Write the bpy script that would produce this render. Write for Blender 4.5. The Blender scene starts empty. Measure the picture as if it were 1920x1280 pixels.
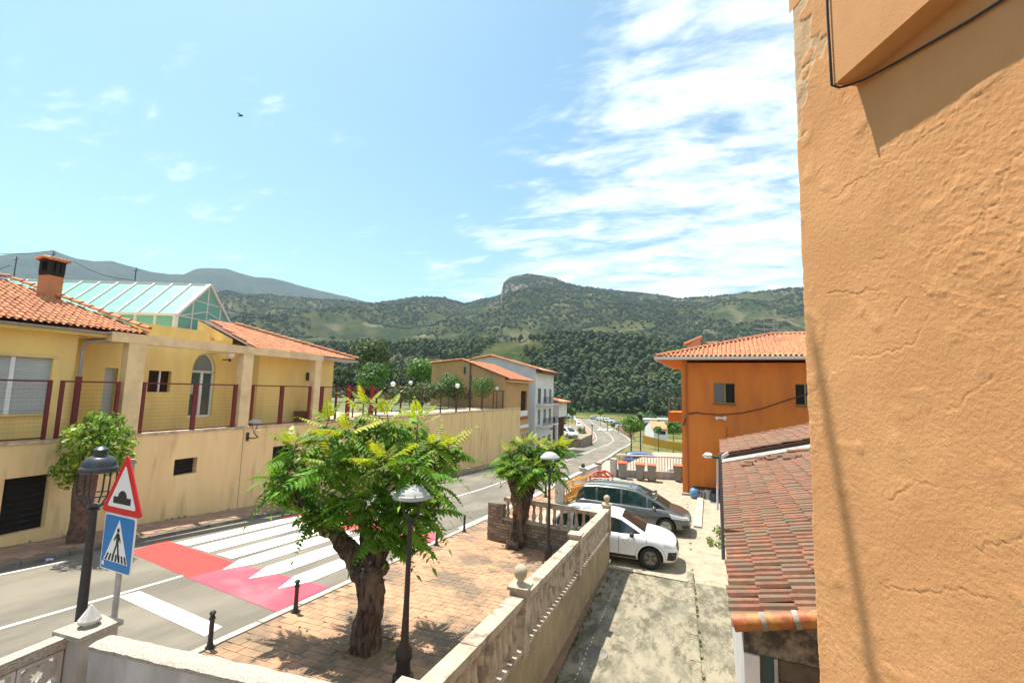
import bpy, bmesh, math, random
import numpy as np
from mathutils import Vector, Matrix, noise as mnoise
random.seed(7); NR = np.random.default_rng(7)
S = bpy.context.scene
C = S.collection
rad = math.radians

# ------------------------------------------------------------------ camera
FPX, CX, CY = 853.3, 960.0, 640.0
PITCH, ROLL, YAW = rad(6.1), 0.028, 0.35465639
FW = Vector((-math.sin(YAW)*math.cos(PITCH), math.cos(YAW)*math.cos(PITCH), math.sin(PITCH)))
_r0 = Vector((math.cos(YAW), math.sin(YAW), 0)); _u0 = _r0.cross(FW)
RT = _r0*math.cos(ROLL) + _u0*math.sin(ROLL)
UP = -_r0*math.sin(ROLL) + _u0*math.cos(ROLL)
cam_d = bpy.data.cameras.new('camera'); cam = bpy.data.objects.new('camera', cam_d); C.objects.link(cam)
cam_d.lens = 16.0; cam_d.sensor_width = 36.0; cam_d.clip_start = 0.05; cam_d.clip_end = 20000
m = Matrix.Identity(4)
for i in range(3):
    m[i][0] = RT[i]; m[i][1] = UP[i]; m[i][2] = -FW[i]
cam.matrix_world = m
S.camera = cam

# ------------------------------------------------------------------ world, sun
SUN_EL, SUN_AZ = rad(68.5), rad(71)          # azimuth measured to the left of +Y
sdir = Vector((-math.sin(SUN_AZ)*math.cos(SUN_EL), math.cos(SUN_AZ)*math.cos(SUN_EL), math.sin(SUN_EL)))
W = bpy.data.worlds.new('World'); S.world = W; W.use_nodes = True
nt = W.node_tree; nt.nodes.clear()
def wn(t, **k):
    n = nt.nodes.new(t)
    for a, b in k.items(): setattr(n, a, b)
    return n
out = wn('ShaderNodeOutputWorld'); bg = wn('ShaderNodeBackground')
sky = wn('ShaderNodeTexSky', sky_type='NISHITA', sun_disc=False)
sky.sun_elevation = SUN_EL; sky.sun_rotation = -SUN_AZ; sky.air_density = 1.0; sky.dust_density = 1.2; sky.ozone_density = 1.0
tc = wn('ShaderNodeTexCoord'); sep = wn('ShaderNodeSeparateXYZ'); nt.links.new(tc.outputs['Generated'], sep.inputs[0])
def wm(op, a, b=None, c=None):
    n = wn('ShaderNodeMath', operation=op)
    for i, v in enumerate((a, b, c)):
        if v is None: continue
        if isinstance(v, (int, float)): n.inputs[i].default_value = v
        else: nt.links.new(v, n.inputs[i])
    return n.outputs[0]
zc = wm('ADD', wm('MAXIMUM', sep.outputs[2], 0.0), 0.16)
px_ = wm('DIVIDE', sep.outputs[0], zc); py_ = wm('DIVIDE', sep.outputs[1], zc)
cmb = wn('ShaderNodeCombineXYZ'); nt.links.new(px_, cmb.inputs[0]); nt.links.new(py_, cmb.inputs[1])
mp = wn('ShaderNodeMapping'); nt.links.new(cmb.outputs[0], mp.inputs[0])
mp.inputs['Rotation'].default_value = (0, 0, rad(-24)); mp.inputs['Scale'].default_value = (1.2, 2.7, 1.0)
n1 = wn('ShaderNodeTexNoise'); n1.inputs['Scale'].default_value = 2.6; n1.inputs['Detail'].default_value = 9; n1.inputs['Roughness'].default_value = .62; n1.inputs['Distortion'].default_value = .35
nt.links.new(mp.outputs[0], n1.inputs['Vector'])
n2 = wn('ShaderNodeTexNoise'); n2.inputs['Scale'].default_value = .55; n2.inputs['Detail'].default_value = 3
nt.links.new(cmb.outputs[0], n2.inputs['Vector'])
# the bank of cloud lies towards the right of the street (+X side)
az = wm('SUBTRACT', wm('ARCTAN2', sep.outputs[0], sep.outputs[1]), wm('MULTIPLY', sep.outputs[2], .62))
bank = wn('ShaderNodeMapRange', interpolation_type='SMOOTHSTEP'); bank.inputs[1].default_value = -.86; bank.inputs[2].default_value = -.40
nt.links.new(az, bank.inputs[0])
fine = wn('ShaderNodeTexNoise'); fine.inputs['Scale'].default_value = 14; fine.inputs['Detail'].default_value = 5
nt.links.new(mp.outputs[0], fine.inputs['Vector'])
cl = wm('ADD', wm('ADD', n1.outputs[0], wm('MULTIPLY', wm('SUBTRACT', n2.outputs[0], .5), .55)), wm('MULTIPLY', bank.outputs[0], .29))
cl = wm('ADD', cl, wm('MULTIPLY', wm('SUBTRACT', fine.outputs[0], .5), .14))
cr = wn('ShaderNodeMapRange', interpolation_type='SMOOTHSTEP'); cr.inputs[1].default_value = .60; cr.inputs[2].default_value = .97
nt.links.new(cl, cr.inputs[0])
tint = wn('ShaderNodeMixRGB', blend_type='MULTIPLY'); tint.inputs[0].default_value = 1; tint.inputs[2].default_value = (.80, 1.08, 1.04, 1)
nt.links.new(sky.outputs[0], tint.inputs[1])
mx = wn('ShaderNodeMixRGB'); nt.links.new(wm('MULTIPLY', cr.outputs[0], .92), mx.inputs[0]); nt.links.new(tint.outputs[0], mx.inputs[1]); mx.inputs[2].default_value = (7.9, 8.2, 8.6, 1)
nt.links.new(mx.outputs[0], bg.inputs[0]); bg.inputs[1].default_value = 0.092
nt.links.new(bg.outputs[0], out.inputs[0])
sl = bpy.data.lights.new('sun', 'SUN'); sl.energy = 5.0; sl.angle = rad(.53); sl.color = (1, .94, .83)
so = bpy.data.objects.new('sun', sl); C.objects.link(so)
so.rotation_euler = sdir.to_track_quat('Z', 'Y').to_euler()
S.view_settings.view_transform = 'Standard'; S.view_settings.look = 'None'; S.view_settings.exposure = 1.02; S.view_settings.gamma = 1
S.view_settings.use_curve_mapping = False
S.render.engine = 'CYCLES'; S.cycles.max_bounces = 6; S.cycles.diffuse_bounces = 3; S.cycles.transparent_max_bounces = 8; S.cycles.volume_bounces = 0
S.cycles.use_denoising = True

# ------------------------------------------------------------------ site measurements
def ray(px, py): return FW + RT*((px-CX)/FPX) - UP*((py-CY)/FPX)
def atX(px, py, X): d = ray(px, py); return d*(X/d.x)
def atY(px, py, Y): d = ray(px, py); return d*(Y/d.y)
def atZ(px, py, Z): d = ray(px, py); return d*(Z/d.z)
def atD(px, py, D): return ray(px, py)*D
PR = [(-200, .4), (-45, -.41), (0, -4.1), (27, -6.31), (46, -7.5), (63, -8.6), (85, -9.5), (130, -10.3), (190, -10.9), (260, -11.4), (400, -13), (9000, -20)]
def prof(y):
    for (a, za), (b, zb) in zip(PR, PR[1:]):
        if y <= b: return za + (zb-za)*(y-a)/(b-a)
    return -20
def gp(px, py, dz=0):
    d = ray(px, py); lo = None
    t = 1.0
    while t < 900:
        p = d*t
        if p.z < prof(p.y)+dz:
            a, b = t/1.02-.05, t
            for _ in range(30):
                m_ = (a+b)/2; q = d*m_
                if q.z < prof(q.y)+dz: b = m_
                else: a = m_
            return d*b
        t = t*1.02+.05
    return d*900

# ------------------------------------------------------------------ helpers
MATW = {}
class MB:
    def __init__(s): s.v = []; s.f = []; s.m = []
    def add(s, vs, fs, mi=0):
        o = len(s.v); s.v += [tuple(v) for v in vs]; s.f += [tuple(i+o for i in f) for f in fs]; s.m += [mi]*len(fs); return s
    def quad(s, a, b, c, d, mi=0): return s.add([a, b, c, d], [(0, 1, 2, 3)], mi)
    def box(s, x0, x1, y0, y1, z0, z1, mi=0, M=None):
        vs = [Vector((x, y, z)) for z in (z0, z1) for y in (y0, y1) for x in (x0, x1)]
        if M: vs = [M @ v for v in vs]
        return s.add(vs, [(0, 2, 3, 1), (4, 5, 7, 6), (0, 1, 5, 4), (2, 6, 7, 3), (0, 4, 6, 2), (1, 3, 7, 5)], mi)
    def bar(s, p, q, w, h, up=(0, 0, 1), mi=0):
        p = Vector(p); q = Vector(q); d = (q-p).normalized(); u = Vector(up); x = d.cross(u)
        if x.length < 1e-4: x = d.cross(Vector((0, 1, 0)))
        x.normalize(); u = x.cross(d)
        vs = [a + x*(i*w/2) + u*(j*h/2) for a in (p, q) for i, j in ((-1, -1), (1, -1), (1, 1), (-1, 1))]
        return s.add(vs, [(0, 1, 2, 3), (7, 6, 5, 4), (0, 4, 5, 1), (1, 5, 6, 2), (2, 6, 7, 3), (3, 7, 4, 0)], mi)
    def cyl(s, p, q, r0, r1=None, n=12, cap=True, mi=0):
        return s.tube([p, q], [r0, r0 if r1 is None else r1], n, cap, mi)
    def tube(s, pts, rs, n=8, cap=True, mi=0):
        pts = [Vector(p) for p in pts]
        if isinstance(rs, (int, float)): rs = [rs]*len(pts)
        o = len(s.v); N = len(pts); x = None
        for i, p in enumerate(pts):
            d = (pts[min(i+1, N-1)]-pts[max(i-1, 0)]).normalized()
            if x is None:
                x = d.orthogonal().normalized()
            x = (x-d*x.dot(d)).normalized(); y = d.cross(x)
            for k in range(n):
                a = 2*math.pi*k/n; s.v.append(tuple(p+(x*math.cos(a)+y*math.sin(a))*rs[i]))
        for i in range(N-1):
            for k in range(n):
                a = o+i*n+k; b = o+i*n+(k+1) % n
                s.f.append((a, b, b+n, a+n)); s.m.append(mi)
        if cap:
            s.f.append(tuple(o+k for k in reversed(range(n)))); s.m.append(mi)
            s.f.append(tuple(o+(N-1)*n+k for k in range(n))); s.m.append(mi)
        return s
    def lathe(s, prof_, c=(0, 0, 0), n=16, mi=0, cap=True):
        o = len(s.v)
        for r, z in prof_:
            for k in range(n):
                a = 2*math.pi*k/n; s.v.append((c[0]+r*math.cos(a), c[1]+r*math.sin(a), c[2]+z))
        for i in range(len(prof_)-1):
            for k in range(n):
                a = o+i*n+k; b = o+i*n+(k+1) % n
                s.f.append((a, b, b+n, a+n)); s.m.append(mi)
        if not cap: return s
        s.f.append(tuple(o+k for k in reversed(range(n)))); s.m.append(mi)
        s.f.append(tuple(o+(len(prof_)-1)*n+k for k in range(n))); s.m.append(mi)
        return s
    def ball(s, c, r, n=12, sq=(1, 1, 1), mi=0):
        pr = [(max(1e-3, math.sin(math.pi*i/n))*r, -math.cos(math.pi*i/n)*r) for i in range(n+1)]
        o = len(s.v); s.lathe(pr, (0, 0, 0), n+4, mi)
        for i in range(o, len(s.v)):
            v = s.v[i]; s.v[i] = (c[0]+v[0]*sq[0], c[1]+v[1]*sq[1], c[2]+v[2]*sq[2])
        return s
    def prism(s, poly, n, t, mi=0):
        """poly: 3D points in a plane, extruded by vector n*t"""
        poly = [Vector(p) for p in poly]; e = Vector(n).normalized()*t; k = len(poly)
        return s.add(poly+[p+e for p in poly], [tuple(range(k)), tuple(reversed(range(k, 2*k)))]+[(i, i+k, (i+1) % k+k, (i+1) % k) for i in range(k)], mi)
    def build(s, name, mat, parent=None, world=True, smooth=None, **kw):
        me = bpy.data.meshes.new(name)
        vs = s.v
        if parent is not None and world:
            iv = MATW[parent.name].inverted(); vs = [tuple(iv @ Vector(v)) for v in vs]
        me.from_pydata(vs, [], s.f)
        for q in (mat if isinstance(mat, (list, tuple)) else [mat]): me.materials.append(q)
        if any(s.m): me.polygons.foreach_set('material_index', s.m)
        return link(name, me, parent, smooth, **kw)
def link(name, me, parent=None, smooth=None, fixn=True, **kw):
    if fixn:
        b = bmesh.new(); b.from_mesh(me); bmesh.ops.recalc_face_normals(b, faces=b.faces); b.to_mesh(me); b.free()
    if smooth is not None:
        me.shade_smooth(); me.set_sharp_from_angle(angle=smooth)
    o = bpy.data.objects.new(name, me); C.objects.link(o)
    if parent is not None:
        o.parent = parent; MATW[o.name] = MATW[parent.name]
    else: MATW[o.name] = Matrix.Identity(4)
    for k, v in kw.items(): o[k] = v
    return o
def thing(name, label, cat, loc=(0, 0, 0), rotz=0, group=None):
    o = bpy.data.objects.new(name, None); C.objects.link(o); o.empty_display_size = .2
    o.location = loc; o.rotation_euler = (0, 0, rotz); o['label'] = label; o['category'] = cat
    if group: o['group'] = group
    MATW[o.name] = Matrix.Translation(loc) @ Matrix.Rotation(rotz, 4, 'Z')
    return o
def tag(o, label, cat, group=None):
    o['label'] = label; o['category'] = cat
    if group: o['group'] = group
    return o
def kids(o): return [x for x in bpy.data.objects if x.parent == o]
_kid = {}
def dup(root, loc, rotz=0, label=None, scale=None):
    ks = _kid.setdefault(root.name, [(c, kids(c)) for c in kids(root)])
    r = root.copy(); C.objects.link(r); r.location = loc; r.rotation_euler = (0, 0, rotz)
    if scale: r.scale = (scale, scale, scale)
    if label: r['label'] = label
    MATW[r.name] = Matrix.Translation(loc) @ Matrix.Rotation(rotz, 4, 'Z')
    for c, gs in ks:
        k = c.copy(); C.objects.link(k); k.parent = r
        for g in gs:
            h = g.copy(); C.objects.link(h); h.parent = k
    return r
def np_mesh(name, V, F, mats, mi=None):
    """V (n,3) array, F (m,k) array of quads or tris"""
    me = bpy.data.meshes.new(name); V = np.asarray(V, np.float32); F = np.asarray(F, np.int32); k = F.shape[1]
    me.vertices.add(len(V)); me.vertices.foreach_set('co', V.ravel())
    me.loops.add(F.size); me.loops.foreach_set('vertex_index', F.ravel())
    me.polygons.add(len(F)); me.polygons.foreach_set('loop_start', np.arange(0, F.size, k, dtype=np.int32))
    if mi is not None: me.polygons.foreach_set('material_index', np.asarray(mi, np.int32))
    for q in mats: me.materials.append(q)
    me.update(calc_edges=True); me.validate(); me.shade_flat()
    return me

# ------------------------------------------------------------------ materials
def M(name, c1, c2=None, scale=4, lo=.35, hi=.65, rough=.85, bump=0, bscale=40, bdist=.01, metal=0, rand=0, isl=0, c3=None, s3=.6, m3=.5, lo3=.45, hi3=.62,
      stretch=None, spec=.5, coat=0, detail=6, trans=0, warp=0, nr_=.6):
    mt = bpy.data.materials.new(name); mt.use_nodes = True; t = mt.node_tree; N = t.nodes; L = t.links; N.clear()
    o = N.new('ShaderNodeOutputMaterial'); b = N.new('ShaderNodeBsdfPrincipled')
    b.inputs['Roughness'].default_value = rough; b.inputs['Metallic'].default_value = metal; b.inputs['Specular IOR Level'].default_value = spec
    b.inputs['Coat Weight'].default_value = coat
    if coat: b.inputs['Coat Roughness'].default_value = .05
    g = N.new('ShaderNodeNewGeometry')
    vec = g.outputs['Position']
    if stretch:
        mp = N.new('ShaderNodeMapping'); mp.inputs['Scale'].default_value = stretch; L.new(vec, mp.inputs[0]); vec = mp.outputs[0]
    def noise(sc, det=detail, v=None, r=nr_):
        n = N.new('ShaderNodeTexNoise'); n.inputs['Scale'].default_value = sc; n.inputs['Detail'].default_value = det; n.inputs['Roughness'].default_value = r
        n.inputs['Distortion'].default_value = warp
        L.new(v or vec, n.inputs['Vector']); return n.outputs[0]
    def mr(x, a, b_, smooth=True):
        n = N.new('ShaderNodeMapRange'); n.interpolation_type = 'SMOOTHSTEP' if smooth else 'LINEAR'
        n.inputs[1].default_value = a; n.inputs[2].default_value = b_; L.new(x, n.inputs[0]); return n.outputs[0]
    def mix(f, a, c, bt='MIX'):
        n = N.new('ShaderNodeMixRGB'); n.blend_type = bt
        for i, v in ((0, f), (1, a), (2, c)):
            if isinstance(v, tuple): n.inputs[i].default_value = (*v[:3], 1)
            elif isinstance(v, (int, float)): n.inputs[i].default_value = v
            else: L.new(v, n.inputs[i])
        return n.outputs[0]
    col = tuple(c1)
    if c2: col = mix(mr(noise(scale), lo, hi), tuple(c1), tuple(c2))
    if c3:
        f = mr(noise(s3, 7), lo3, hi3)
        mm = N.new('ShaderNodeMath'); mm.operation = 'MULTIPLY'; L.new(f, mm.inputs[0]); mm.inputs[1].default_value = m3
        col = mix(mm.outputs[0], col, tuple(c3))
    if rand or isl:
        if rand:
            oi = N.new('ShaderNodeObjectInfo'); rv = oi.outputs['Random']; amt = rand
        else: rv = g.outputs['Random Per Island']; amt = isl
        if rand and isl:
            ad = N.new('ShaderNodeMath'); ad.operation = 'ADD'; L.new(rv, ad.inputs[0]); L.new(g.outputs['Random Per Island'], ad.inputs[1])
            fr = N.new('ShaderNodeMath'); fr.operation = 'FRACT'; L.new(ad.outputs[0], fr.inputs[0]); rv = fr.outputs[0]; amt = max(rand, isl)
        v = N.new('ShaderNodeMapRange'); v.inputs[3].default_value = 1-amt; v.inputs[4].default_value = 1+amt; L.new(rv, v.inputs[0])
        hs = N.new('ShaderNodeHueSaturation'); L.new(v.outputs[0], hs.inputs['Value'])
        hm = N.new('ShaderNodeMapRange'); hm.inputs[3].default_value = .5+amt*.045; hm.inputs[4].default_value = .5-amt*.045
        mu = N.new('ShaderNodeMath'); mu.operation = 'MULTIPLY'; mu.inputs[1].default_value = 7.31; L.new(rv, mu.inputs[0])
        f2 = N.new('ShaderNodeMath'); f2.operation = 'FRACT'; L.new(mu.outputs[0], f2.inputs[0]); L.new(f2.outputs[0], hm.inputs[0]); L.new(hm.outputs[0], hs.inputs['Hue'])
        if isinstance(col, tuple): hs.inputs['Color'].default_value = (*col[:3], 1)
        else: L.new(col, hs.inputs['Color'])
        col = hs.outputs[0]
    if isinstance(col, tuple): b.inputs['Base Color'].default_value = (*col[:3], 1)
    else: L.new(col, b.inputs['Base Color'])
    if bump:
        bm_ = N.new('ShaderNodeBump'); bm_.inputs['Strength'].default_value = bump; bm_.inputs['Distance'].default_value = bdist
        L.new(noise(bscale, 5, g.outputs['Position']), bm_.inputs['Height']); L.new(bm_.outputs[0], b.inputs['Normal'])
    sh = b.outputs[0]
    if trans:
        tr = N.new('ShaderNodeBsdfTranslucent'); ms = N.new('ShaderNodeMixShader'); ms.inputs[0].default_value = trans
        if isinstance(col, tuple): tr.inputs[0].default_value = (*col[:3], 1)
        else:
            cc = mix(1.0, col, (1.25, 1.3, .55), 'MULTIPLY'); L.new(cc, tr.inputs[0])
        L.new(sh, ms.inputs[1]); L.new(tr.outputs[0], ms.inputs[2]); sh = ms.outputs[0]
    L.new(sh, o.inputs[0])
    return mt
def glass_mat(name, col, rough=.05, alpha=.35, metal=0):
    """tinted glass: partly see-through"""
    mt = bpy.data.materials.new(name); mt.use_nodes = True; t = mt.node_tree; N = t.nodes; L = t.links; N.clear()
    o = N.new('ShaderNodeOutputMaterial'); b = N.new('ShaderNodeBsdfPrincipled'); tr = N.new('ShaderNodeBsdfTransparent'); ms = N.new('ShaderNodeMixShader')
    b.inputs['Base Color'].default_value = (*col, 1); b.inputs['Roughness'].default_value = rough; b.inputs['Specular IOR Level'].default_value = .8
    tr.inputs[0].default_value = (min(1, col[0]*2+.3), min(1, col[1]*2+.3), min(1, col[2]*2+.3), 1)
    ms.inputs[0].default_value = alpha; L.new(b.outputs[0], ms.inputs[1]); L.new(tr.outputs[0], ms.inputs[2]); L.new(ms.outputs[0], o.inputs[0])
    return mt

asphalt = M('asphalt', (.155, .135, .105), (.20, .175, .135), scale=1.1, bump=.5, bscale=90, bdist=.008, stretch=(1, .35, 1), c3=(.095, .085, .068), s3=.6, m3=.6, rough=.9)
white_paint = M('road_paint_white', (.80, .79, .74), (.70, .68, .62), scale=7, rough=.6, c3=(.42, .40, .36), s3=2.6, m3=.35, lo3=.56, hi3=.72)
line_paint = M('worn_line_paint', (.62, .60, .55), (.50, .48, .43), scale=9, rough=.7)
red_paint = M('road_paint_red', (.66, .035, .028), (.55, .03, .028), scale=3, rough=.6, c3=(.30, .09, .07), s3=5, m3=.35, lo3=.55, hi3=.75)
pink_paint = M('road_paint_faded_red', (.64, .062, .10), (.55, .05, .085), scale=3, rough=.6, c3=(.68, .22, .22), s3=.8, m3=.3)
kerb_m = M('kerb_concrete', (.42, .40, .35), (.30, .28, .24), scale=2, bump=.2, bscale=60, rand=.12)
dark_kerb = M('dark_kerb_stone', (.13, .115, .10), (.20, .18, .15), scale=2, bump=.2, bscale=60, rand=.2)
paver_m = M('terracotta_paver', (.43, .24, .135), (.36, .20, .115), scale=3, rand=.07, isl=.07, bump=.25, bscale=70, bdist=.004, c3=(.15, .115, .075), s3=.8, m3=.85, lo3=.44, hi3=.60)
joint_m = M('paving_joint_sand', (.24, .15, .085), (.18, .115, .07), scale=5)
side_paver = M('sidewalk_paver', (.34, .22, .15), (.26, .17, .12), scale=3, isl=.12, rand=.12)
concrete = M('alley_concrete', (.265, .23, .16), (.15, .135, .095), scale=2.6, lo=.42, hi=.6, detail=9, stretch=(1, .4, 1), bump=.3, bscale=30, bdist=.008, c3=(.07, .062, .036), s3=3.2, m3=.8, lo3=.47, hi3=.60, warp=.2, nr_=.78)
lot_m = M('parking_concrete', (.37, .325, .24), (.26, .225, .165), scale=2.4, detail=10, nr_=.75, bump=.3, bscale=30, c3=(.17, .145, .09), s3=1.3, m3=.7, lo3=.52, hi3=.66)
plaster = M('orange_plaster', (.57, .295, .13), (.52, .262, .112), scale=4, bump=.8, bscale=170, bdist=.0022, c3=(.48, .24, .10), s3=1.5, m3=.5, rough=.95, spec=.2)
render_yel = M('yellow_render', (.80, .60, .22), (.76, .55, .195), scale=1.5, stretch=(1, 1, .3), rough=.95, spec=.2, c3=(.64, .46, .20), s3=1.1, m3=.5, bump=.15, bscale=40)
wall_beige = M('stained_beige_wall', (.78, .58, .30), (.72, .52, .26), scale=2, stretch=(1, 1, .16), rough=.95, spec=.2, c3=(.42, .30, .15), s3=2.4, m3=.7, lo3=.52, hi3=.72, bump=.15, bscale=30)
pillar_m = M('pillar_beige', (.74, .57, .33), (.68, .52, .29), scale=2, c3=(.45, .34, .2), s3=1.3, m3=.4, rough=.95, spec=.2)
cap_m = M('wall_cap_stone', (.58, .47, .33), (.45, .36, .24), scale=5, rough=.9, c3=(.2, .17, .12), s3=2.5, m3=.6)
bal_m = M('cast_stone_cream', (.47, .385, .28), (.36, .29, .21), scale=6, rough=.9, c3=(.14, .10, .07), s3=3.0, m3=.7, lo3=.5, hi3=.66, bump=.2, bscale=80)
balwall_m = M('roughcast_wall', (.42, .32, .18), (.33, .25, .14), scale=3, bump=1.0, bscale=22, bdist=.03, rough=.95, c3=(.2, .16, .11), s3=1.2, m3=.5)
brick_m = M('grey_stone_brick', (.27, .22, .165), (.20, .16, .12), scale=6, rand=.25, isl=.25, bump=.3, bscale=50)
mortar_m = M('mortar', (.20, .17, .13), (.15, .13, .1), scale=6)
white_wall = M('whitewashed_wall', (.55, .53, .50), (.40, .385, .36), scale=2.5, stretch=(1, 1, .35), rough=.92, bump=.3, bscale=35, c3=(.25, .24, .2), s3=2.2, m3=.5, lo3=.52, hi3=.72)
wall_top = M('speckled_wall_top', (.44, .395, .33), (.27, .235, .19), scale=45, lo=.35, hi=.65, rough=.95, bump=.5, bscale=50)
tile_m = M('roof_tile_terracotta', (.56, .24, .115), (.46, .18, .085), scale=8, rand=.2, isl=.2, rough=.85, bump=.2, bscale=60)
tile_old = M('weathered_roof_tile', (.27, .108, .060), (.18, .085, .055), scale=11, rand=.17, isl=.17, rough=.95, bump=.4, bscale=60, c3=(.155, .115, .075), s3=3.5, m3=.9, lo3=.42, hi3=.60)
tile_cap = M('glazed_ridge_tile', (.46, .12, .035), (.27, .07, .028), scale=14, rand=.15, rough=.6, c3=(.5, .28, .06), s3=6, m3=.5)
under_m = M('roof_underlay', (.10, .045, .03), (.14, .06, .04), scale=4)
mortar_grey = M('grey_mortar', (.32, .30, .27), (.22, .21, .19), scale=6, bump=.4, bscale=30)
red_metal = M('dark_red_metal', (.145, .014, .018), (.12, .014, .018), scale=4, rough=.45)
red_bright = M('red_gate_metal', (.27, .012, .018), (.22, .012, .016), scale=4, rough=.45)
black_metal = M('black_iron', (.018, .018, .02), (.03, .03, .03), scale=9, rough=.45, bump=.1, bscale=60)
grey_metal = M('grey_metal', (.30, .31, .32), (.25, .26, .27), scale=8, rough=.45, metal=.4)
dome_m = M('grey_lamp_dome', (.36, .36, .35), rough=.75)
galv = M('galvanised_post', (.42, .43, .42), (.34, .35, .34), scale=12, rough=.5, metal=.3)
globe_m = M('opal_globe', (.86, .85, .80), rough=.25)
white_m = M('white_paint', (.78, .78, .77), (.70, .70, .69), scale=4, rough=.6)
sign_white = M('sign_white', (.80, .80, .80), rough=.4); sign_red = M('sign_red', (.62, .005, .012), rough=.4); sign_blue = M('sign_blue', (.0, .17, .48), rough=.4); sign_black = M('sign_black', (.012, .012, .012), rough=.5)
sign_back = M('sign_back', (.35, .36, .36), rough=.5, metal=.5)
dark_glass = M('dark_window_glass', (.012, .014, .013), rough=.12, spec=.6)
dark_hole = M('dark_opening', (.014, .012, .011), rough=.9)
shutter_m = M('roller_shutter', (.44, .46, .45), (.40, .42, .41), scale=2, rough=.6)
pane_green = glass_mat('green_skylight_glass', (.17, .43, .34), .5, .10)
frame_w = M('white_skylight_frame', (.66, .62, .60), rough=.5)
orange_house = M('orange_house_render', (.68, .205, .040), (.62, .18, .034), scale=1.5, stretch=(1, 1, .3), rough=.95, spec=.2, c3=(.50, .145, .04), s3=1.2, m3=.6, bump=.2, bscale=30)
tan_wall = M('tan_render', (.52, .31, .135), (.46, .28, .13), scale=.8, rough=.95, spec=.2, c3=(.33, .23, .13), s3=.35, m3=.6)
grey_white_wall = M('greyish_white_render', (.70, .69, .68), (.62, .61, .60), scale=.6, rough=.95, spec=.2)
bark = M('tree_bark', (.115, .075, .052), (.035, .024, .018), scale=16, lo=.42, hi=.58, stretch=(1, 1, .28), bump=1.0, bscale=34, bdist=.03, rough=.95, c3=(.25, .175, .12), s3=5, m3=.7)
bark_l = M('light_bark', (.16, .10, .07), (.09, .055, .04), scale=8, bump=.8, bscale=20, bdist=.02, rough=.95)
leaf_g = M('frond_green', (.16, .30, .022), (.085, .20, .016), scale=3, rand=.4, rough=.62, spec=.3, trans=.38)
leaf_y = M('frond_young', (.38, .42, .025), (.26, .36, .022), scale=5, rand=.3, rough=.45, trans=.38, c3=(.34, .13, .03), s3=7, m3=.45)
leaf_red = M('red_seed_leaf', (.65, .06, .02), rough=.6)
leaf_b = M('bright_leaf', (.12, .23, .02), (.075, .17, .016), scale=2, isl=.4, rough=.5, trans=.35)
leaf_d = M('round_tree_leaf', (.075, .18, .02), (.035, .10, .012), scale=2, isl=.5, rough=.55, trans=.3)
leaf_o = M('olive_leaf', (.085, .12, .03), (.06, .095, .025), scale=1, isl=.4, rough=.7, trans=.2)
pine_leaf = M('pine_needles', (.020, .042, .012), (.060, .09, .020), scale=.03, isl=.3, rand=.3, rough=.85)
bush_m = M('hill_scrub', (.020, .040, .016), (.045, .062, .022), scale=.02, isl=.5, rough=.95)
trunk_m = M('pine_trunk', (.10, .07, .05), rough=.9)
paint_white = M('car_paint_white', (.80, .80, .81), rough=.3, coat=.8)
paint_grey = M('car_paint_grey', (.115, .115, .108), rough=.32, metal=.55, coat=.8)
paint_blue = M('car_paint_blue', (.10, .20, .42), rough=.32, metal=.4, coat=.8)
paint_dark = M('car_paint_dark', (.05, .055, .07), rough=.32, metal=.4, coat=.8)
paint_silver = M('car_paint_silver', (.48, .52, .56), rough=.32, metal=.4, coat=.8)
car_black = M('car_black_plastic', (.018, .018, .02), rough=.6)
tyre_m = M('tyre_rubber', (.016, .016, .016), rough=.8)
rim_m = M('dark_alloy', (.20, .20, .205), rough=.35, metal=.6)
rim_s = M('silver_alloy', (.4, .4, .4), rough=.35, metal=.7)
head_m = M('headlight_lens', (.55, .58, .58), rough=.12, spec=.8)
tail_m = M('tail_light', (.5, .01, .012), rough=.2)
car_glass = M('car_glass', (.012, .022, .022), rough=.04, spec=.9)
chrome = M('chrome_trim', (.75, .74, .72), rough=.25, metal=.6)
bin_m = M('bin_grey', (.22, .225, .21), (.19, .19, .18), scale=6, rough=.6)
lid_m = M('bin_lid_orange', (.75, .115, .035), rough=.5)
yellow_pl = M('yellow_plastic', (.75, .33, .02), (.65, .28, .02), scale=5, rough=.5)
orange_pl = M('orange_plastic', (.62, .085, .02), (.5, .06, .02), scale=5, rough=.5)
blue_m = M('blue_enamel', (.10, .24, .42), (.08, .2, .36), scale=5, rough=.5)
cable_m = M('black_cable', (.02, .02, .022), rough=.6)
wood_m = M('bleached_wood', (.52, .42, .33), (.42, .33, .25), scale=5, stretch=(1, .2, 1), rough=.9)
HAZE = .00010
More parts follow.
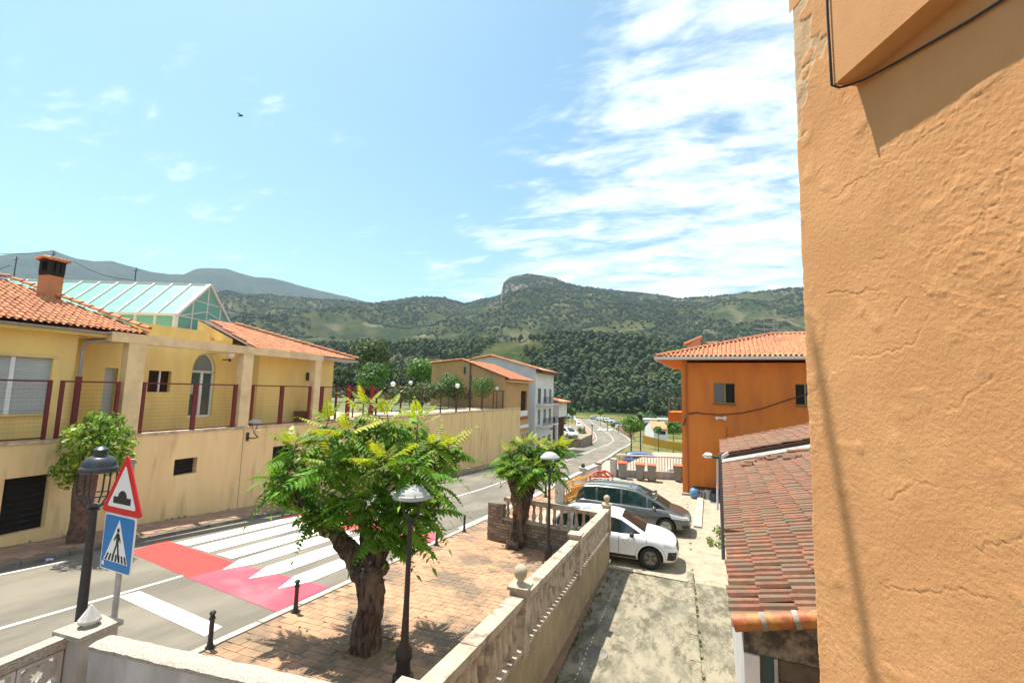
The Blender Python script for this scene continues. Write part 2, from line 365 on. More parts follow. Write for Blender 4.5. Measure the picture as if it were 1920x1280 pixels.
# ------------------------------------------------------------------ terrain
def azel(px, py):
    d = ray(px, py); return math.atan2(-d.x, d.y), d.z/math.hypot(d.x, d.y)      # azimuth to the left, tan(elevation)
def tab(pts):
    q = sorted(azel(*p) for p in pts)
    A = np.array([a for a, _ in q]); E_ = np.array([e for _, e in q])
    return lambda a: float(np.interp(a, A, E_))
ridge = tab([(-700, 560), (-200, 560), (200, 560), (330, 562), (430, 553), (520, 556), (560, 558), (640, 564), (700, 570), (740, 563), (770, 558), (800, 556), (830, 560), (870, 571), (900, 562), (930, 556), (941, 551), (944, 534), (955, 523),
              (975, 519), (990, 516), (1010, 519), (1040, 524), (1060, 531), (1100, 538), (1180, 548), (1230, 553), (1270, 560), (1330, 557), (1380, 553), (1440, 545), (1480, 541), (1530, 538), (1700, 530), (1900, 545), (2600, 500)])
near = tab([(-700, 700), (0, 690), (300, 690), (430, 660), (600, 656), (700, 650), (800, 650), (850, 652), (900, 645), (1000, 638), (1100, 640), (1180, 646), (1270, 662), (1350, 680), (1500, 690), (1900, 700), (2600, 700)])
far_r = tab([(-900, 520), (-200, 500), (0, 479), (40, 475), (75, 474), (100, 468), (112, 474), (140, 484), (175, 490), (210, 490), (240, 498), (285, 510), (320, 514), (345, 514), (368, 504), (395, 502), (425, 504), (445, 511), (480, 520), (512, 521), (560, 534), (610, 547), (650, 556), (700, 568),
             (760, 600), (1000, 640), (1300, 600), (1335, 560), (1352, 553), (1375, 551), (1400, 545), (1412, 548), (1440, 556), (1500, 560), (1700, 520), (1900, 500), (2600, 500)])
def sm(t): t = max(0, min(1, t)); return t*t*(3-2*t)
def terr(a, r):
    """height of the hills at azimuth a (left of +Y) and distance r"""
    y = r*math.cos(a); x = -r*math.sin(a)
    base = prof(y)-.10
    if x > 6: base -= min(3.0, (x-6)*.02)
    if r < 245: return base
    v = Vector((x, y, 0))
    n_ = mnoise.fractal(v*.006, 1.0, 2.1, 5)
    zn = near(a)*470
    if r <= 470: return base + (zn-base)*sm((r-245)/225)**1.1 + n_*5*sm((r-265)/60)*(1-sm((r-380)/90)*.6)
    zv = zn - 14 + n_*6
    if r <= 620: return zn + (zv-zn)*sm((r-470)/150) + n_*2
    zr = ridge(a)*1750
    if r <= 1750:
        t = (r-620)/1130
        rg = 1-abs(mnoise.fractal(v*.0026+Vector((3, 1, 5)), 1.0, 2.2, 5))*2
        amp = sm(t*3)*(1-sm((t-.72)/.28))
        return zv + (zr-zv)*(t**1.12) + rg*34*amp + mnoise.fractal(v*.011, 1.0, 2.0, 4)*9*sm(t*3)*(1-.75*sm((t-.8)/.2))
    return zr - (r-1750)*.35
RR = [0.5, 3, 8, 15, 25, 40, 60, 80, 100, 120, 140, 155] + list(np.linspace(165, 620, 42)) + list(np.linspace(640, 1750, 74)) + [1760, 1790, 1850, 2000, 2300]
AA = list(np.linspace(rad(-85), rad(-24), 60)) + list(np.linspace(rad(-23.8), rad(70), 430)) + list(np.linspace(rad(71), rad(125), 50))
V = np.array([(-r*math.sin(a), r*math.cos(a), terr(a, r)) for r in RR for a in AA])
nA = len(AA)
F = [(i*nA+j, i*nA+j+1, (i+1)*nA+j+1, (i+1)*nA+j) for i in range(len(RR)-1) for j in range(nA-1)]
def hill_mat():
    mt = bpy.data.materials.new('hillside'); mt.use_nodes = True; t = mt.node_tree; N = t.nodes; L = t.links
    b = N['Principled BSDF']; b.inputs['Roughness'].default_value = 1; b.inputs['Specular IOR Level'].default_value = 0
    g = N.new('ShaderNodeNewGeometry')
    def noise(s, d=8, v=None):
        n = N.new('ShaderNodeTexNoise'); n.inputs['Scale'].default_value = s; n.inputs['Detail'].default_value = d; n.inputs['Roughness'].default_value = .62; L.new(v or g.outputs['Position'], n.inputs[0]); return n.outputs[0]
    def mr(x, a, c):
        n = N.new('ShaderNodeMapRange'); n.interpolation_type = 'SMOOTHSTEP'; n.inputs[1].default_value = a; n.inputs[2].default_value = c; L.new(x, n.inputs[0]); return n.outputs[0]
    def mix(f, a, c):
        n = N.new('ShaderNodeMixRGB')
        for i, v in enumerate((f, a, c)):
            if isinstance(v, tuple): n.inputs[i].default_value = (*v, 1)
            else: L.new(v, n.inputs[i])
        return n.outputs[0]
    def mul(a, c):
        n = N.new('ShaderNodeMath'); n.operation = 'MULTIPLY'; L.new(a, n.inputs[0])
        if isinstance(c, (int, float)): n.inputs[1].default_value = c
        else: L.new(c, n.inputs[1])
        return n.outputs[0]
    c = mix(mr(noise(.012), .42, .62), (.034, .050, .018), (.075, .078, .034))
    c = mix(mul(mr(noise(.013), .54, .68), .7), c, (.20, .165, .10))           # dry grass clearings
    c = mix(mul(mr(noise(.03), .56, .7), .5), c, (.04, .062, .026))
    sp = N.new('ShaderNodeSeparateXYZ'); L.new(g.outputs['Position'], sp.inputs[0])
    nz = N.new('ShaderNodeSeparateXYZ'); L.new(g.outputs['Normal'], nz.inputs[0])
    steep = N.new('ShaderNodeMapRange'); steep.inputs[1].default_value = .86; steep.inputs[2].default_value = .68; L.new(nz.outputs[2], steep.inputs[0])
    high = mr(sp.outputs[2], 230, 330)
    rk = mul(steep.outputs[0], high)
    mp = N.new('ShaderNodeMapping'); mp.inputs['Scale'].default_value = (.05, .05, .012); L.new(g.outputs['Position'], mp.inputs[0])
    rock = mix(mr(noise(1, 8, mp.outputs[0]), .4, .62), (.10, .09, .075), (.22, .20, .165))
    c = mix(rk, c, rock)
    # dry meadow near the village
    yy = mr(sp.outputs[1], 255, 235); 
    f2 = mix(mr(noise(.08), .42, .58), (.20, .17, .08), (.08, .11, .03))
    c = mix(yy, c, f2)
    L.new(c, b.inputs['Base Color'])
    bm_ = N.new('ShaderNodeBump'); bm_.inputs['Strength'].default_value = .9; bm_.inputs['Distance'].default_value = 6; L.new(noise(.05), bm_.inputs['Height']); L.new(bm_.outputs[0], b.inputs['Normal'])
    return mt
hm = hill_mat()
hills = link('hills', np_mesh('hills', V, F, [hm]), fixn=False, kind='structure'); hills.data.shade_smooth()
# cliff crown on the central peak
def crag(name, px0, px1, r, top_of, base_dz, seed):
    A0, A1 = azel(px0, 560)[0], azel(px1, 560)[0]
    nU, nV = 90, 26; vs = []
    for j in range(nV):
        t = j/(nV-1)
        for i in range(nU):
            s = i/(nU-1); a = A0+(A1-A0)*s
            zt = top_of(a)*r; env = min(1, s*12)*min(1, (1-s)*2.2)
            h = base_dz*env
            z = zt+6 - h*(1-t) ; k = mnoise.fractal(Vector((a*r*.03, t*2.5, seed)), 1, 2.1, 5)
            rr = r-22*(1-t)**.8*env - 8 + k*16
            vs.append((-rr*math.sin(a), rr*math.cos(a), z + (k*5 if j else 0) - (14 if env < .1 else 0)))
    fs = [(j*nU+i, j*nU+i+1, (j+1)*nU+i+1, (j+1)*nU+i) for j in range(nV-1) for i in range(nU-1)]
    top = len(vs)
    for i in range(nU):
        x, y, z = vs[(nV-1)*nU+i]; vs.append((x*1.06, y*1.06, z-45))
    fs += [((nV-1)*nU+i, (nV-1)*nU+i+1, top+i+1, top+i) for i in range(nU-1)]
    return np_mesh(name, np.array(vs), fs, [cliff_m])
cliff_m = M('grey_cliff', (.10, .095, .085), (.20, .185, .16), scale=.03, lo=.4, hi=.6, stretch=(1, 1, .3), bump=1, bscale=.05, bdist=8, rough=1, spec=0, c3=(.035, .05, .02), s3=.02, m3=.9)
cr_o = link('cliff', crag('cliff', 938, 1052, 1745, ridge, 46, 3.3), kind='structure')
# far bluish mountains
RF = list(np.linspace(2600, 3600, 34)) + [3620, 3700, 4000]
AF = list(np.linspace(rad(-60), rad(-8), 110)) + list(np.linspace(rad(-7.8), rad(70), 330)) + list(np.linspace(rad(71), rad(120), 40))
def tfar(a, r):
    v = Vector((-r*math.sin(a), r*math.cos(a), 0))
    zr = far_r(a)*3600
    if r > 3600: return zr-(r-3600)*.5
    t = (r-2600)/1000
    return -20+(zr+20)*t**1.1 + (1-abs(mnoise.fractal(v*.0018, 1.0, 2.2, 6))*2)*85*sm(t*3)*(1-sm((t-.75)/.25)) + mnoise.fractal(v*.008, 1.0, 2.0, 4)*26*(1-.8*sm((t-.85)/.15))
V = np.array([(-r*math.sin(a), r*math.cos(a), tfar(a, r)) for r in RF for a in AF]); nA2 = len(AF)
F = [(i*nA2+j, i*nA2+j+1, (i+1)*nA2+j+1, (i+1)*nA2+j) for i in range(len(RF)-1) for j in range(nA2-1)]
far_m = M('far_mountain', (.016, .030, .018), (.032, .044, .024), scale=.006, detail=9, rough=1, spec=0, c3=(.075, .085, .07), s3=.008, m3=.5, lo3=.56, hi3=.72, bump=1, bscale=.02, bdist=20)
fo = link('distant_mountains', np_mesh('distant_mountains', V, F, [far_m]), fixn=False, kind='structure'); fo.data.shade_smooth()
# broad valley floor under everything, out to the horizon
gm = MB(); gm.quad((-9000, -3000, -23), (9000, -3000, -23), (9000, 9000, -23), (-9000, 9000, -23))
gm.build('valley_floor', hm, kind='structure')

# ------------------------------------------------------------------ street
def cx_(y): return -11.62-.022*(y-10)
cl_pts = [(cx_(y), y) for y in list(range(-20, 80, 4))]
for p in ((1151, 828), (1149, 822), (1143, 814), (1134, 808), (1122, 800), (1112, 793), (1106, 788), (1101, 785)):
    q = gp(*p); cl_pts.append((q.x, q.y))
def smoothline(P, n=3):
    P = [Vector((a, b, 0)) for a, b in P]
    for _ in range(n):
        Q = [P[0]]
        for a, b in zip(P, P[1:]): Q += [a*.75+b*.25, a*.25+b*.75]
        P = Q+[P[-1]]
    R = [P[0]]
    for p in P[1:]:
        if (p-R[-1]).length > .8: R.append(p)
    return R
CLN = smoothline(cl_pts)
NRM = []
for i, p in enumerate(CLN):
    d = (CLN[min(i+1, len(CLN)-1)]-CLN[max(i-1, 0)]).normalized(); NRM.append(Vector((d.y, -d.x, 0)))     # to the right of travel
def ribbon(a, b, dz, y0=-99, y1=9999, mat=None, name='x', n=1, dash=None, parent=None):
    V = []; F = []; k = 0
    for i, (p, q) in enumerate(zip(CLN, NRM)):
        if not (y0 <= p.y <= y1): continue
        for j in range(n+1):
            o = a+(b-a)*j/n; w = p+q*o; V.append((w.x, w.y, prof(w.y)+dz))
        k += 1
    F = [(r*(n+1)+j, r*(n+1)+j+1, (r+1)*(n+1)+j+1, (r+1)*(n+1)+j) for r in range(k-1) for j in range(n)]
    return link(name, np_mesh(name, np.array(V), F, [mat]), parent, fixn=False)
HW = 3.82
street = ribbon(-HW, HW, 0.0, mat=asphalt, name='street', n=8); street['kind'] = 'structure'
markings = ribbon(-.055, .055, .006, -20, 8.75, line_paint, 'road_markings'); markings['kind'] = 'structure'
ribbon(-.055, .055, .006, 15.6, 78, line_paint, 'centre_line', parent=markings)
ribbon(-.05, .06, .006, 78, 400, line_paint, 'centre_line', parent=markings)
ribbon(-HW+.32, -HW+.44, .006, -20, 8.2, line_paint, 'edge_line', parent=markings)
ribbon(-HW+.32, -HW+.44, .006, 15.8, 400, line_paint, 'edge_line', parent=markings)
ribbon(HW-.36, HW-.22, .006, 15.8, 400, line_paint, 'edge_line', parent=markings)
ribbon(HW-.36, HW-.20, .006, -20, 5.9, line_paint, 'edge_line', parent=markings)
def gpoly(pts, dz, mat, name, parent=None):
    """flat paint polygon draped on the street: pts in (x,y)"""
    bm_ = bmesh.new(); vs = [bm_.verts.new((x, y, prof(y)+dz)) for x, y in pts]; bm_.faces.new(vs)
    bmesh.ops.triangulate(bm_, faces=bm_.faces); me = bpy.data.meshes.new(name); bm_.to_mesh(me); bm_.free(); me.materials.append(mat)
    for p in me.polygons:
        if p.normal.z < 0: p.flip()
    return link(name, me, parent, fixn=False)
G2 = lambda px, py: (lambda q: (q.x, q.y))(gp(px, py))
# transverse white bar before the crossing
gpoly([G2(222, 1118), G2(262, 1108), G2(417, 1175), G2(384, 1193)], .008, white_paint, 'transverse_bar', markings)
# red ramps of the raised crossing
rA, rB, rC, rD = G2(241, 1034), G2(312, 1013), G2(617, 1100), G2(518, 1147); rM1, rM2 = G2(352, 1083), G2(452, 1058)
gpoly([rA, rM1, rM2, rB], .008, red_paint, 'red_ramp', markings); gpoly([rM1, rD, rC, rM2], .008, pink_paint, 'red_ramp', markings)
xr, xl = rC[0], rB[0]
FY = 14.2
gpoly([(xl+.1, FY+.2), (-11.6, FY+.05), (-11.6, FY+1.6), (xl+.05, FY+1.7)], .008, red_paint, 'red_ramp', markings)
gpoly([(-11.6, FY+.05), (xr-.1, FY-.2), (xr-.1, FY+1.4), (-11.6, FY+1.6)], .008, pink_paint, 'red_ramp', markings)
def edge_y(x): t = (x-xl)/(xr-xl); return rB[1]+(rC[1]-rB[1])*t
# white stripes: right lane with arrow tips, left lane square ended
tips = [G2(417, 1068), G2(466, 1085), G2(521, 1104)]
ends = [(G2(449, 1049), G2(480, 1057)), (G2(500, 1062), G2(530, 1074)), (G2(552, 1080), G2(585, 1090))]
for tp, (e0, e1) in zip(tips, ends):
    gpoly([tp, e1, (e1[0]-.12, FY-.1), (e0[0]-.12, FY-.1), e0], .013, white_paint, 'stripe', markings)
for a, b in ((328, 350), (360, 391), (405, 434)):
    p, q = [G2(x, 1013+(x-312)*.285) for x in (a, b)]
    gpoly([p, q, (q[0]-.12, FY+.1), (p[0]-.12, FY+.1)], .013, white_paint, 'stripe', markings)
for k in range(3):      # far ramp arrow tips pointing back
    x = -14.6+k*1.02; gpoly([(x, FY+.1), (x+.5, FY+.1), (x+.1, FY+1.3)], .014, white_paint, 'stripe_tip', markings)
gq = gp(1133, 806); 
for k in range(3): gpoly([(gq.x-2.2+k*1.5, gq.y), (gq.x-1.4+k*1.5, gq.y), (gq.x-1.4+k*1.5, gq.y+5), (gq.x-2.2+k*1.5, gq.y+5)], .02, white_paint, 'stripe', markings)

# kerbs
def kerb(off, y0, y1, mat, name, w=.16, h=.11, L_=1.0):
    root = None; k = 0; n = 0
    y = y0
    while y < y1:
        i = min(range(len(CLN)), key=lambda i: abs(CLN[i].y-y)); j = min(range(len(CLN)), key=lambda i: abs(CLN[i].y-(y+L_)))
        def at(yy):
            i = next((k_ for k_ in range(len(CLN)-1) if CLN[k_+1].y >= yy), len(CLN)-2)
            t = (yy-CLN[i].y)/max(1e-6, CLN[i+1].y-CLN[i].y); p = CLN[i].lerp(CLN[i+1], t)+NRM[i]*off; return Vector((p.x, p.y, prof(p.y)))
        a, b = at(y+.012), at(y+L_-.012)
        jit = random.uniform(-.006, .006)
        mb = MB().bar(a+Vector((0, 0, h/2-.12)), b+Vector((0, 0, h/2-.12)), w, h+.24)
        if root is None: root = mb.build(name, mat, kind='structure')
        else: mb.build('kerb_stone', mat, root)
        y += L_
    return root
kerb(HW+.08, -4, 78, kerb_m, 'right_kerb')
kerb(-HW-.08, -6, 48, dark_kerb, 'left_kerb')
ribbon(HW+.165, HW+5.8, .085, -8, 40, joint_m, 'plaza', 6)['kind'] = 'structure'
plaza = bpy.data.objects['plaza']
ls = ribbon(-HW-3.0, -HW-.165, .09, -15, 52, joint_m, 'left_sidewalk', 3); ls['kind'] = 'structure'
# pavers
def pavers(x0, x1, y0, y1, du, dv, mat, parent, n_ind, cond=lambda x, y: True, dz=.10, name='paver'):
    cells = []
    r = 0; y = y0
    while y < y1:
        x = x0 + (du/2 if r % 2 else 0)
        while x < x1:
            if cond(x, y): cells.append((x+cx_(y)-cx_(10), y))
            x += du
        y += dv; r += 1
    g = .005
    base = np.array([(-du/2+g, -dv/2+g, 0), (du/2-g, -dv/2+g, 0), (du/2-g, dv/2-g, 0), (-du/2+g, dv/2-g, 0)])
    lowr = base*np.array([1.02, 1.02, 1]) + np.array([0, 0, -.03])
    BV = np.vstack([lowr, base]); BF = np.array([(4, 5, 6, 7), (0, 1, 5, 4), (1, 2, 6, 5), (2, 3, 7, 6), (3, 0, 4, 7)])
    cells.sort(key=lambda c: (c[0])**2+(c[1])**2)
    me = np_mesh(name, BV, BF, [mat]); 
    for x, y in cells[:n_ind]:
        o = bpy.data.objects.new(name, me); C.objects.link(o); o.parent = parent
        sl_ = (prof(y+.1)-prof(y-.1))/.2
        o.location = (x, y, prof(y)+dz+random.uniform(-.003, .003)); o.rotation_euler = (math.atan(sl_)+random.uniform(-.008, .008), random.uniform(-.01, .01), 0)
    VV = []; FF = []
    for k, (x, y) in enumerate(cells[n_ind:]):
        sl_ = (prof(y+.1)-prof(y-.1))/.2
        v = BV.copy(); v[:, 2] += sl_*v[:, 1] + random.uniform(-.01, .01)*v[:, 0]; v += (x, y, prof(y)+dz+random.uniform(-.003, .003)); VV.append(v); FF.append(BF+8*k)
    if VV: link(name+'_field', np_mesh(name+'_field', np.vstack(VV), np.vstack(FF), [mat]), parent, fixn=False, kind='stuff')
T1 = Vector((-5.18, 7.17)); T2 = Vector((-5.24, 15.4))
def pl_ok(x, y):
    if (Vector((x, y))-T1).length < .52: return False
    if y > 15.3 and x > -5.9: return False
    return True
pavers(-7.45, -2.4, 3.6, 33, .32, .20, paver_m, plaza, 300, pl_ok)
pavers(-17.15, -15.85, 0, 40, .40, .3, side_paver, ls, 0, lambda x, y: True, .105)
# alley and parking lot
am = MB()
ys = np.linspace(-3, 14.6, 18)
V = []; F = []
for y in ys:
    for x in (-2.15, -.9, 0.1, .26, 1.0, 3.2): V.append((x, y, prof(y)+.004+(.02 if x == .1 else 0)))
F = [(i*6+j, i*6+j+1, (i+1)*6+j+1, (i+1)*6+j) for i in range(17) for j in range(5)]
alley = link('alley', np_mesh('alley', np.array(V), F, [concrete]), fixn=False, kind='structure')
ch = MB(); 
for y in np.arange(0, 14.5, 1.2): ch.bar((.22, y+.01, prof(y)+.0), (.22, y+1.19, prof(y+1.2)+.0), .17, .07)
ch.build('drain_kerb', concrete, alley)
mb = MB().bar((-2.1, 14.75, -5.33), (.15, 14.55, -5.32), .18, .16); mb.build('step_edge', bal_m, alley)
mb = MB()
mc = gp(1115, 1225)
mb.lathe([(.24, -.02), (.24, .012), (.20, .014), (.20, .008), (.001, .008)], (mc.x, mc.y, prof(mc.y)+.01), 24)
mb.build('manhole_cover', dark_kerb, alley)
def zl(x, y): return -5.42-.004*(y-15)
LV = [(-5.9, 14.7), (-2.0, 14.7), (3.5, 14.65), (12, 14.6), (12, 50), (-2.4, 47), (-4.6, 34.6), (-5.9, 27)]
lm = MB(); k = len(LV)
lm.add([(x, y, zl(x, y)) for x, y in LV]+[(x, y, -9.5) for x, y in LV], [tuple(range(k))]+[(i, i+k, (i+1) % k+k, (i+1) % k) for i in range(k)])
lm.build('parking_lot', lot_m, kind='structure')
ps = MB().add([(-5.9, 15.6, -5.40), (-2.2, 15.4, -5.40), (-2.2, 15.1, -5.40), (-5.9, 15.3, -5.40)], [(0, 1, 2, 3)])
# litter
q = gp(92, 1050)
bmn = MB()
for i in range(9):
    a = random.uniform(0, 6.28); c = Vector((q.x+random.uniform(-.14, .14), q.y+random.uniform(-.1, .1), prof(q.y)+.03+random.uniform(0, .05)))
    p = [c+Vector((random.uniform(-.09, .09), random.uniform(-.09, .09), random.uniform(-.03, .05))) for _ in range(4)]; bmn.quad(*p)
tag(bmn.build('plastic_bag', M('blue_white_plastic', (.45, .5, .85), (.75, .75, .9), scale=12, rough=.4)), 'crumpled blue and white plastic litter lying in the left gutter', 'litter')
# ------------------------------------------------------------------ roof tiles
def tile_geo(du, dv, seg=5, chan=True, t=.012):
    """one cover barrel (and the channel beside it); x along eave, y up slope, z out"""
    r = du*.30; vs = []; fs = []
    L = dv*1.13
    def arc(cx0, r0, r1, z0, z1, sgn):
        o = len(vs)
        for (yy, r_, zz) in ((0, r0, z0), (L, r1, z1)):
            for k in range(seg+1):
                a = math.pi*k/seg; vs.append((cx0-math.cos(a)*r_, yy, zz+sgn*math.sin(a)*r_))
        for k in range(seg): fs.append((o+k, o+k+1, o+seg+2+k, o+seg+1+k))
    arc(0, r*1.05, r*.86, .022, .006, 1)
    o = len(vs)       # front lip
    for k in range(seg+1):
        a = math.pi*k/seg; vs.append((-math.cos(a)*(r*1.05-t), 0, .022+math.sin(a)*(r*1.05-t)))
    for k in range(seg): fs.append((k, o+k, o+k+1, k+1))
    if chan: arc(du/2, du*.24, du*.24, .02, .004, -.55)
    return np.array(vs), fs
def tile_roof(parent, O, u, v, nu, nv, du, dv, mat, inside=lambda s, t: True, n_ind=0, jit=.01, name='roof_tile', seg=5):
    u = Vector(u).normalized(); v = Vector(v).normalized(); n = u.cross(v).normalized(); O = Vector(O)
    if n.z < 0: n = -n
    BV, BF = tile_geo(du, dv, seg); BF = np.array(BF)
    cells = [(i, j) for i in range(nu) for j in range(nv) if inside((i+.5)*du, (j+.5)*dv)]
    cells.sort(key=lambda c: (O+u*(c[0]*du)+v*(c[1]*dv)).length)
    B = np.array([tuple(u), tuple(v), tuple(n)])
    me = np_mesh(name, BV, BF, [mat]) if n_ind else None
    iv = MATW[parent.name].inverted()
    VV = []; FF = []; k = 0
    for q, (i, j) in enumerate(cells):
        p = O+u*((i+.5)*du+random.uniform(-jit, jit))+v*(j*dv+random.uniform(-jit, jit)*1.6)+n*random.uniform(0, jit*.8)
        if q < n_ind:
            o = bpy.data.objects.new(name, me); C.objects.link(o); o.parent = parent
            M3 = Matrix((u, v, n)).transposed().to_4x4(); M3 = Matrix.Translation(p) @ M3 @ Matrix.Rotation(random.uniform(-.03, .03)*jit*60, 4, 'Z')
            o.matrix_local = iv @ M3
        else:
            VV.append(BV @ B + np.array(p)); FF.append(BF+len(BV)*k); k += 1
    if VV:
        A = np.vstack(VV); ivn = np.array(iv); A = A @ ivn[:3, :3].T + ivn[:3, 3]
        link(name+'_rows', np_mesh(name+'_rows', A, np.vstack(FF), [mat]), parent, fixn=False, kind='stuff')
def ridge_caps(parent, a, b, r, mat, step=.36, name='ridge_tile', lift=.02):
    a = Vector(a); b = Vector(b); d = (b-a); n = max(1, int(d.length/step)); d.normalize()
    x = d.cross(Vector((0, 0, 1))).normalized(); z = x.cross(d)
    for i in range(n):
        p = a+d*(i*step); q = p+d*(step*1.12); vs = []
        for (c, rr, e) in ((p, r, .03), (q, r*.85, .0)):
            for k in range(7):
                an = math.pi*k/6; vs.append(c-x*math.cos(an)*rr+z*(math.sin(an)*rr+lift+e))
        fs = [(k, k+1, 8+k, 7+k) for k in range(6)]
        MB().add(vs, fs).build(name, mat, parent)
def wall_holes(P0, U, Vv, Wd, Hh, holes, depth, mb, mi=0, mi_r=None):
    """sheet wall with rectangular openings and reveals.  holes: (u0,u1,v0,v1)"""
    P0 = Vector(P0); U = Vector(U).normalized(); Vv = Vector(Vv).normalized(); N_ = U.cross(Vv).normalized()
    us = sorted({0, Wd}|{h[0] for h in holes}|{h[1] for h in holes}); vs = sorted({0, Hh}|{h[2] for h in holes}|{h[3] for h in holes})
    for a, b in zip(us, us[1:]):
        for c, d in zip(vs, vs[1:]):
            if any(h[0]-1e-6 <= a and b <= h[1]+1e-6 and h[2]-1e-6 <= c and d <= h[3]+1e-6 for h in holes): continue
            mb.quad(P0+U*a+Vv*c, P0+U*b+Vv*c, P0+U*b+Vv*d, P0+U*a+Vv*d, mi)
    for (a, b, c, d) in holes:
        q = [P0+U*x+Vv*y for x, y in ((a, c), (b, c), (b, d), (a, d))]; e = [p-N_*depth for p in q]
        for i in range(4): mb.quad(q[i], q[(i+1) % 4], e[(i+1) % 4], e[i], mi if mi_r is None else mi_r)
    return mb
# ------------------------------------------------------------------ near orange house (right edge of the picture)
HW_A = YAW + math.atan2(35, FPX)
hd = Vector((-math.sin(HW_A), math.cos(HW_A), 0)); nr = Vector((math.cos(HW_A), math.sin(HW_A), 0)); DW = 1.3; S_END = 1.855
house = thing('plastered_house', 'orange plastered house wall rising close beside the viewer at the right edge', 'house', tuple(nr*(DW+1)+hd*0+Vector((0, 0, -4.2))))
def wp(px, py):        # pixel -> (s, z) on the wall plane
    d = ray(px, py); t = DW/(d.dot(nr)); p = d*t; return p.dot(hd), p.z
cracks = []
for pl in ([(1520, 158), (1545, 140), (1560, 108)], [(1556, 378), (1590, 350), (1640, 322), (1700, 282), (1740, 250), (1800, 205), (1870, 150)],
           [(1920, 278), (1880, 330), (1870, 380), (1800, 440), (1755, 470), (1735, 500), (1725, 520)], [(1728, 540), (1745, 560), (1740, 590), (1715, 640), (1690, 655), (1640, 665), (1600, 668)],
           [(1550, 552), (1575, 545), (1605, 555), (1625, 540), (1645, 548)], [(1635, 490), (1660, 480)], [(1845, 360), (1850, 410), (1845, 440)], [(1665, 940), (1700, 915), (1720, 905), (1780, 915)],
           [(1700, 560), (1680, 590)], [(1830, 1030), (1880, 1020), (1919, 1000)], [(1650, 1095), (1700, 1110), (1790, 1105), (1860, 1120)], [(1860, 700), (1800, 760), (1770, 770)], [(1530, 330), (1545, 310)]):
    cracks.append([wp(*p) for p in pl])
su = list(np.linspace(.92, S_END-.03, 235)) + [S_END-.022, S_END-.015, S_END-.008, S_END-.002, S_END]
zv = list(np.linspace(-1.35, 1.75, 760))
US = np.array(su); ZS = np.array(zv)
SS, ZZ = np.meshgrid(US, ZS)
Hh = np.zeros_like(SS)
for i in range(SS.shape[0]):
    for j in range(0, SS.shape[1]):
        pass
# vectorised value noise
def vnoise(x, y, sc, seed=0):
    x = x*sc; y = y*sc; xi = np.floor(x).astype(int); yi = np.floor(y).astype(int); xf = x-xi; yf = y-yi
    def h(a, b):
        k = (a*374761393 + b*668265263 + seed*974634) & 0xffffffff; k = ((k ^ (k >> 13))*1274126177) & 0xffffffff; return ((k ^ (k >> 16)) & 0xffff)/65535.
    u = xf*xf*(3-2*xf); w = yf*yf*(3-2*yf)
    return (h(xi, yi)*(1-u)+h(xi+1, yi)*u)*(1-w) + (h(xi, yi+1)*(1-u)+h(xi+1, yi+1)*u)*w - .5
def fbm(x, y, sc, o=4, seed=0, g=.5):
    r = 0; a = 1
    for k in range(o): r = r+vnoise(x, y, sc*2**k, seed+k*17)*a; a *= g
    return r
wx = SS+fbm(SS, ZZ, 6, 3, 5)*.05; wz = ZZ+fbm(SS, ZZ, 6, 3, 9)*.05
Hh += fbm(wx, wz, 3, 3, 1)*.0035
rough_mask = np.clip(.25+fbm(SS, ZZ, 2.2, 3, 33)*1.6 + (1.5-SS)*.5, .1, 1)
Hh += fbm(wx*1.0+wz*.35, wz*1.5-wx*.5, 46, 5, 2, .64)*.0012*rough_mask
blob = np.maximum(0, vnoise(wx, wz*1.1, 80, 77)-.24)+np.maximum(0, vnoise(wx, wz, 150, 78)-.22)*.6
Hh += blob*.0075*rough_mask
Hh += fbm(SS, ZZ, 150, 2, 71)*.0012
Hh += np.maximum(0, fbm(wx, wz, 12, 2, 55)-.18)*.007
for ci, cpl in enumerate(cracks):
    pts = []
    for (a, b) in zip(cpl, cpl[1:]):
        for t in np.linspace(0, 1, 7)[:-1]: pts.append((a[0]+(b[0]-a[0])*t+random.uniform(-.008, .008), a[1]+(b[1]-a[1])*t+random.uniform(-.008, .008)))
    pts.append(cpl[-1])
    D = np.full(SS.shape, 9.); SG = np.zeros(SS.shape)
    for a, b in zip(pts, pts[1:]):
        x0, x1 = min(a[0], b[0])-.03, max(a[0], b[0])+.03; z0, z1 = min(a[1], b[1])-.03, max(a[1], b[1])+.03
        j0, j1 = np.searchsorted(US, x0), np.searchsorted(US, x1); i0, i1 = np.searchsorted(ZS, z0), np.searchsorted(ZS, z1)
        if i1 <= i0 or j1 <= j0: continue
        X = SS[i0:i1, j0:j1]; Z = ZZ[i0:i1, j0:j1]; dx, dz = b[0]-a[0], b[1]-a[1]; L2 = dx*dx+dz*dz+1e-9
        t = np.clip(((X-a[0])*dx+(Z-a[1])*dz)/L2, 0, 1); cxx = X-a[0]-t*dx; czz = Z-a[1]-t*dz; dd = np.sqrt(cxx**2+czz**2)
        sub = D[i0:i1, j0:j1]; msk = dd < sub; sub[msk] = dd[msk]; SG[i0:i1, j0:j1][msk] = np.sign(cxx*dz-czz*dx)[msk]
    wk = .7+.9*vnoise(SS, ZZ, 14, ci+200)
    Hh -= np.exp(-(D/.0021)**2)*.0026*np.clip(wk, .1, 1)
    Hh += np.exp(-(D/.012)**2)*np.where(SG > 0, .0008, 0)*np.clip(wk, 0, 1)
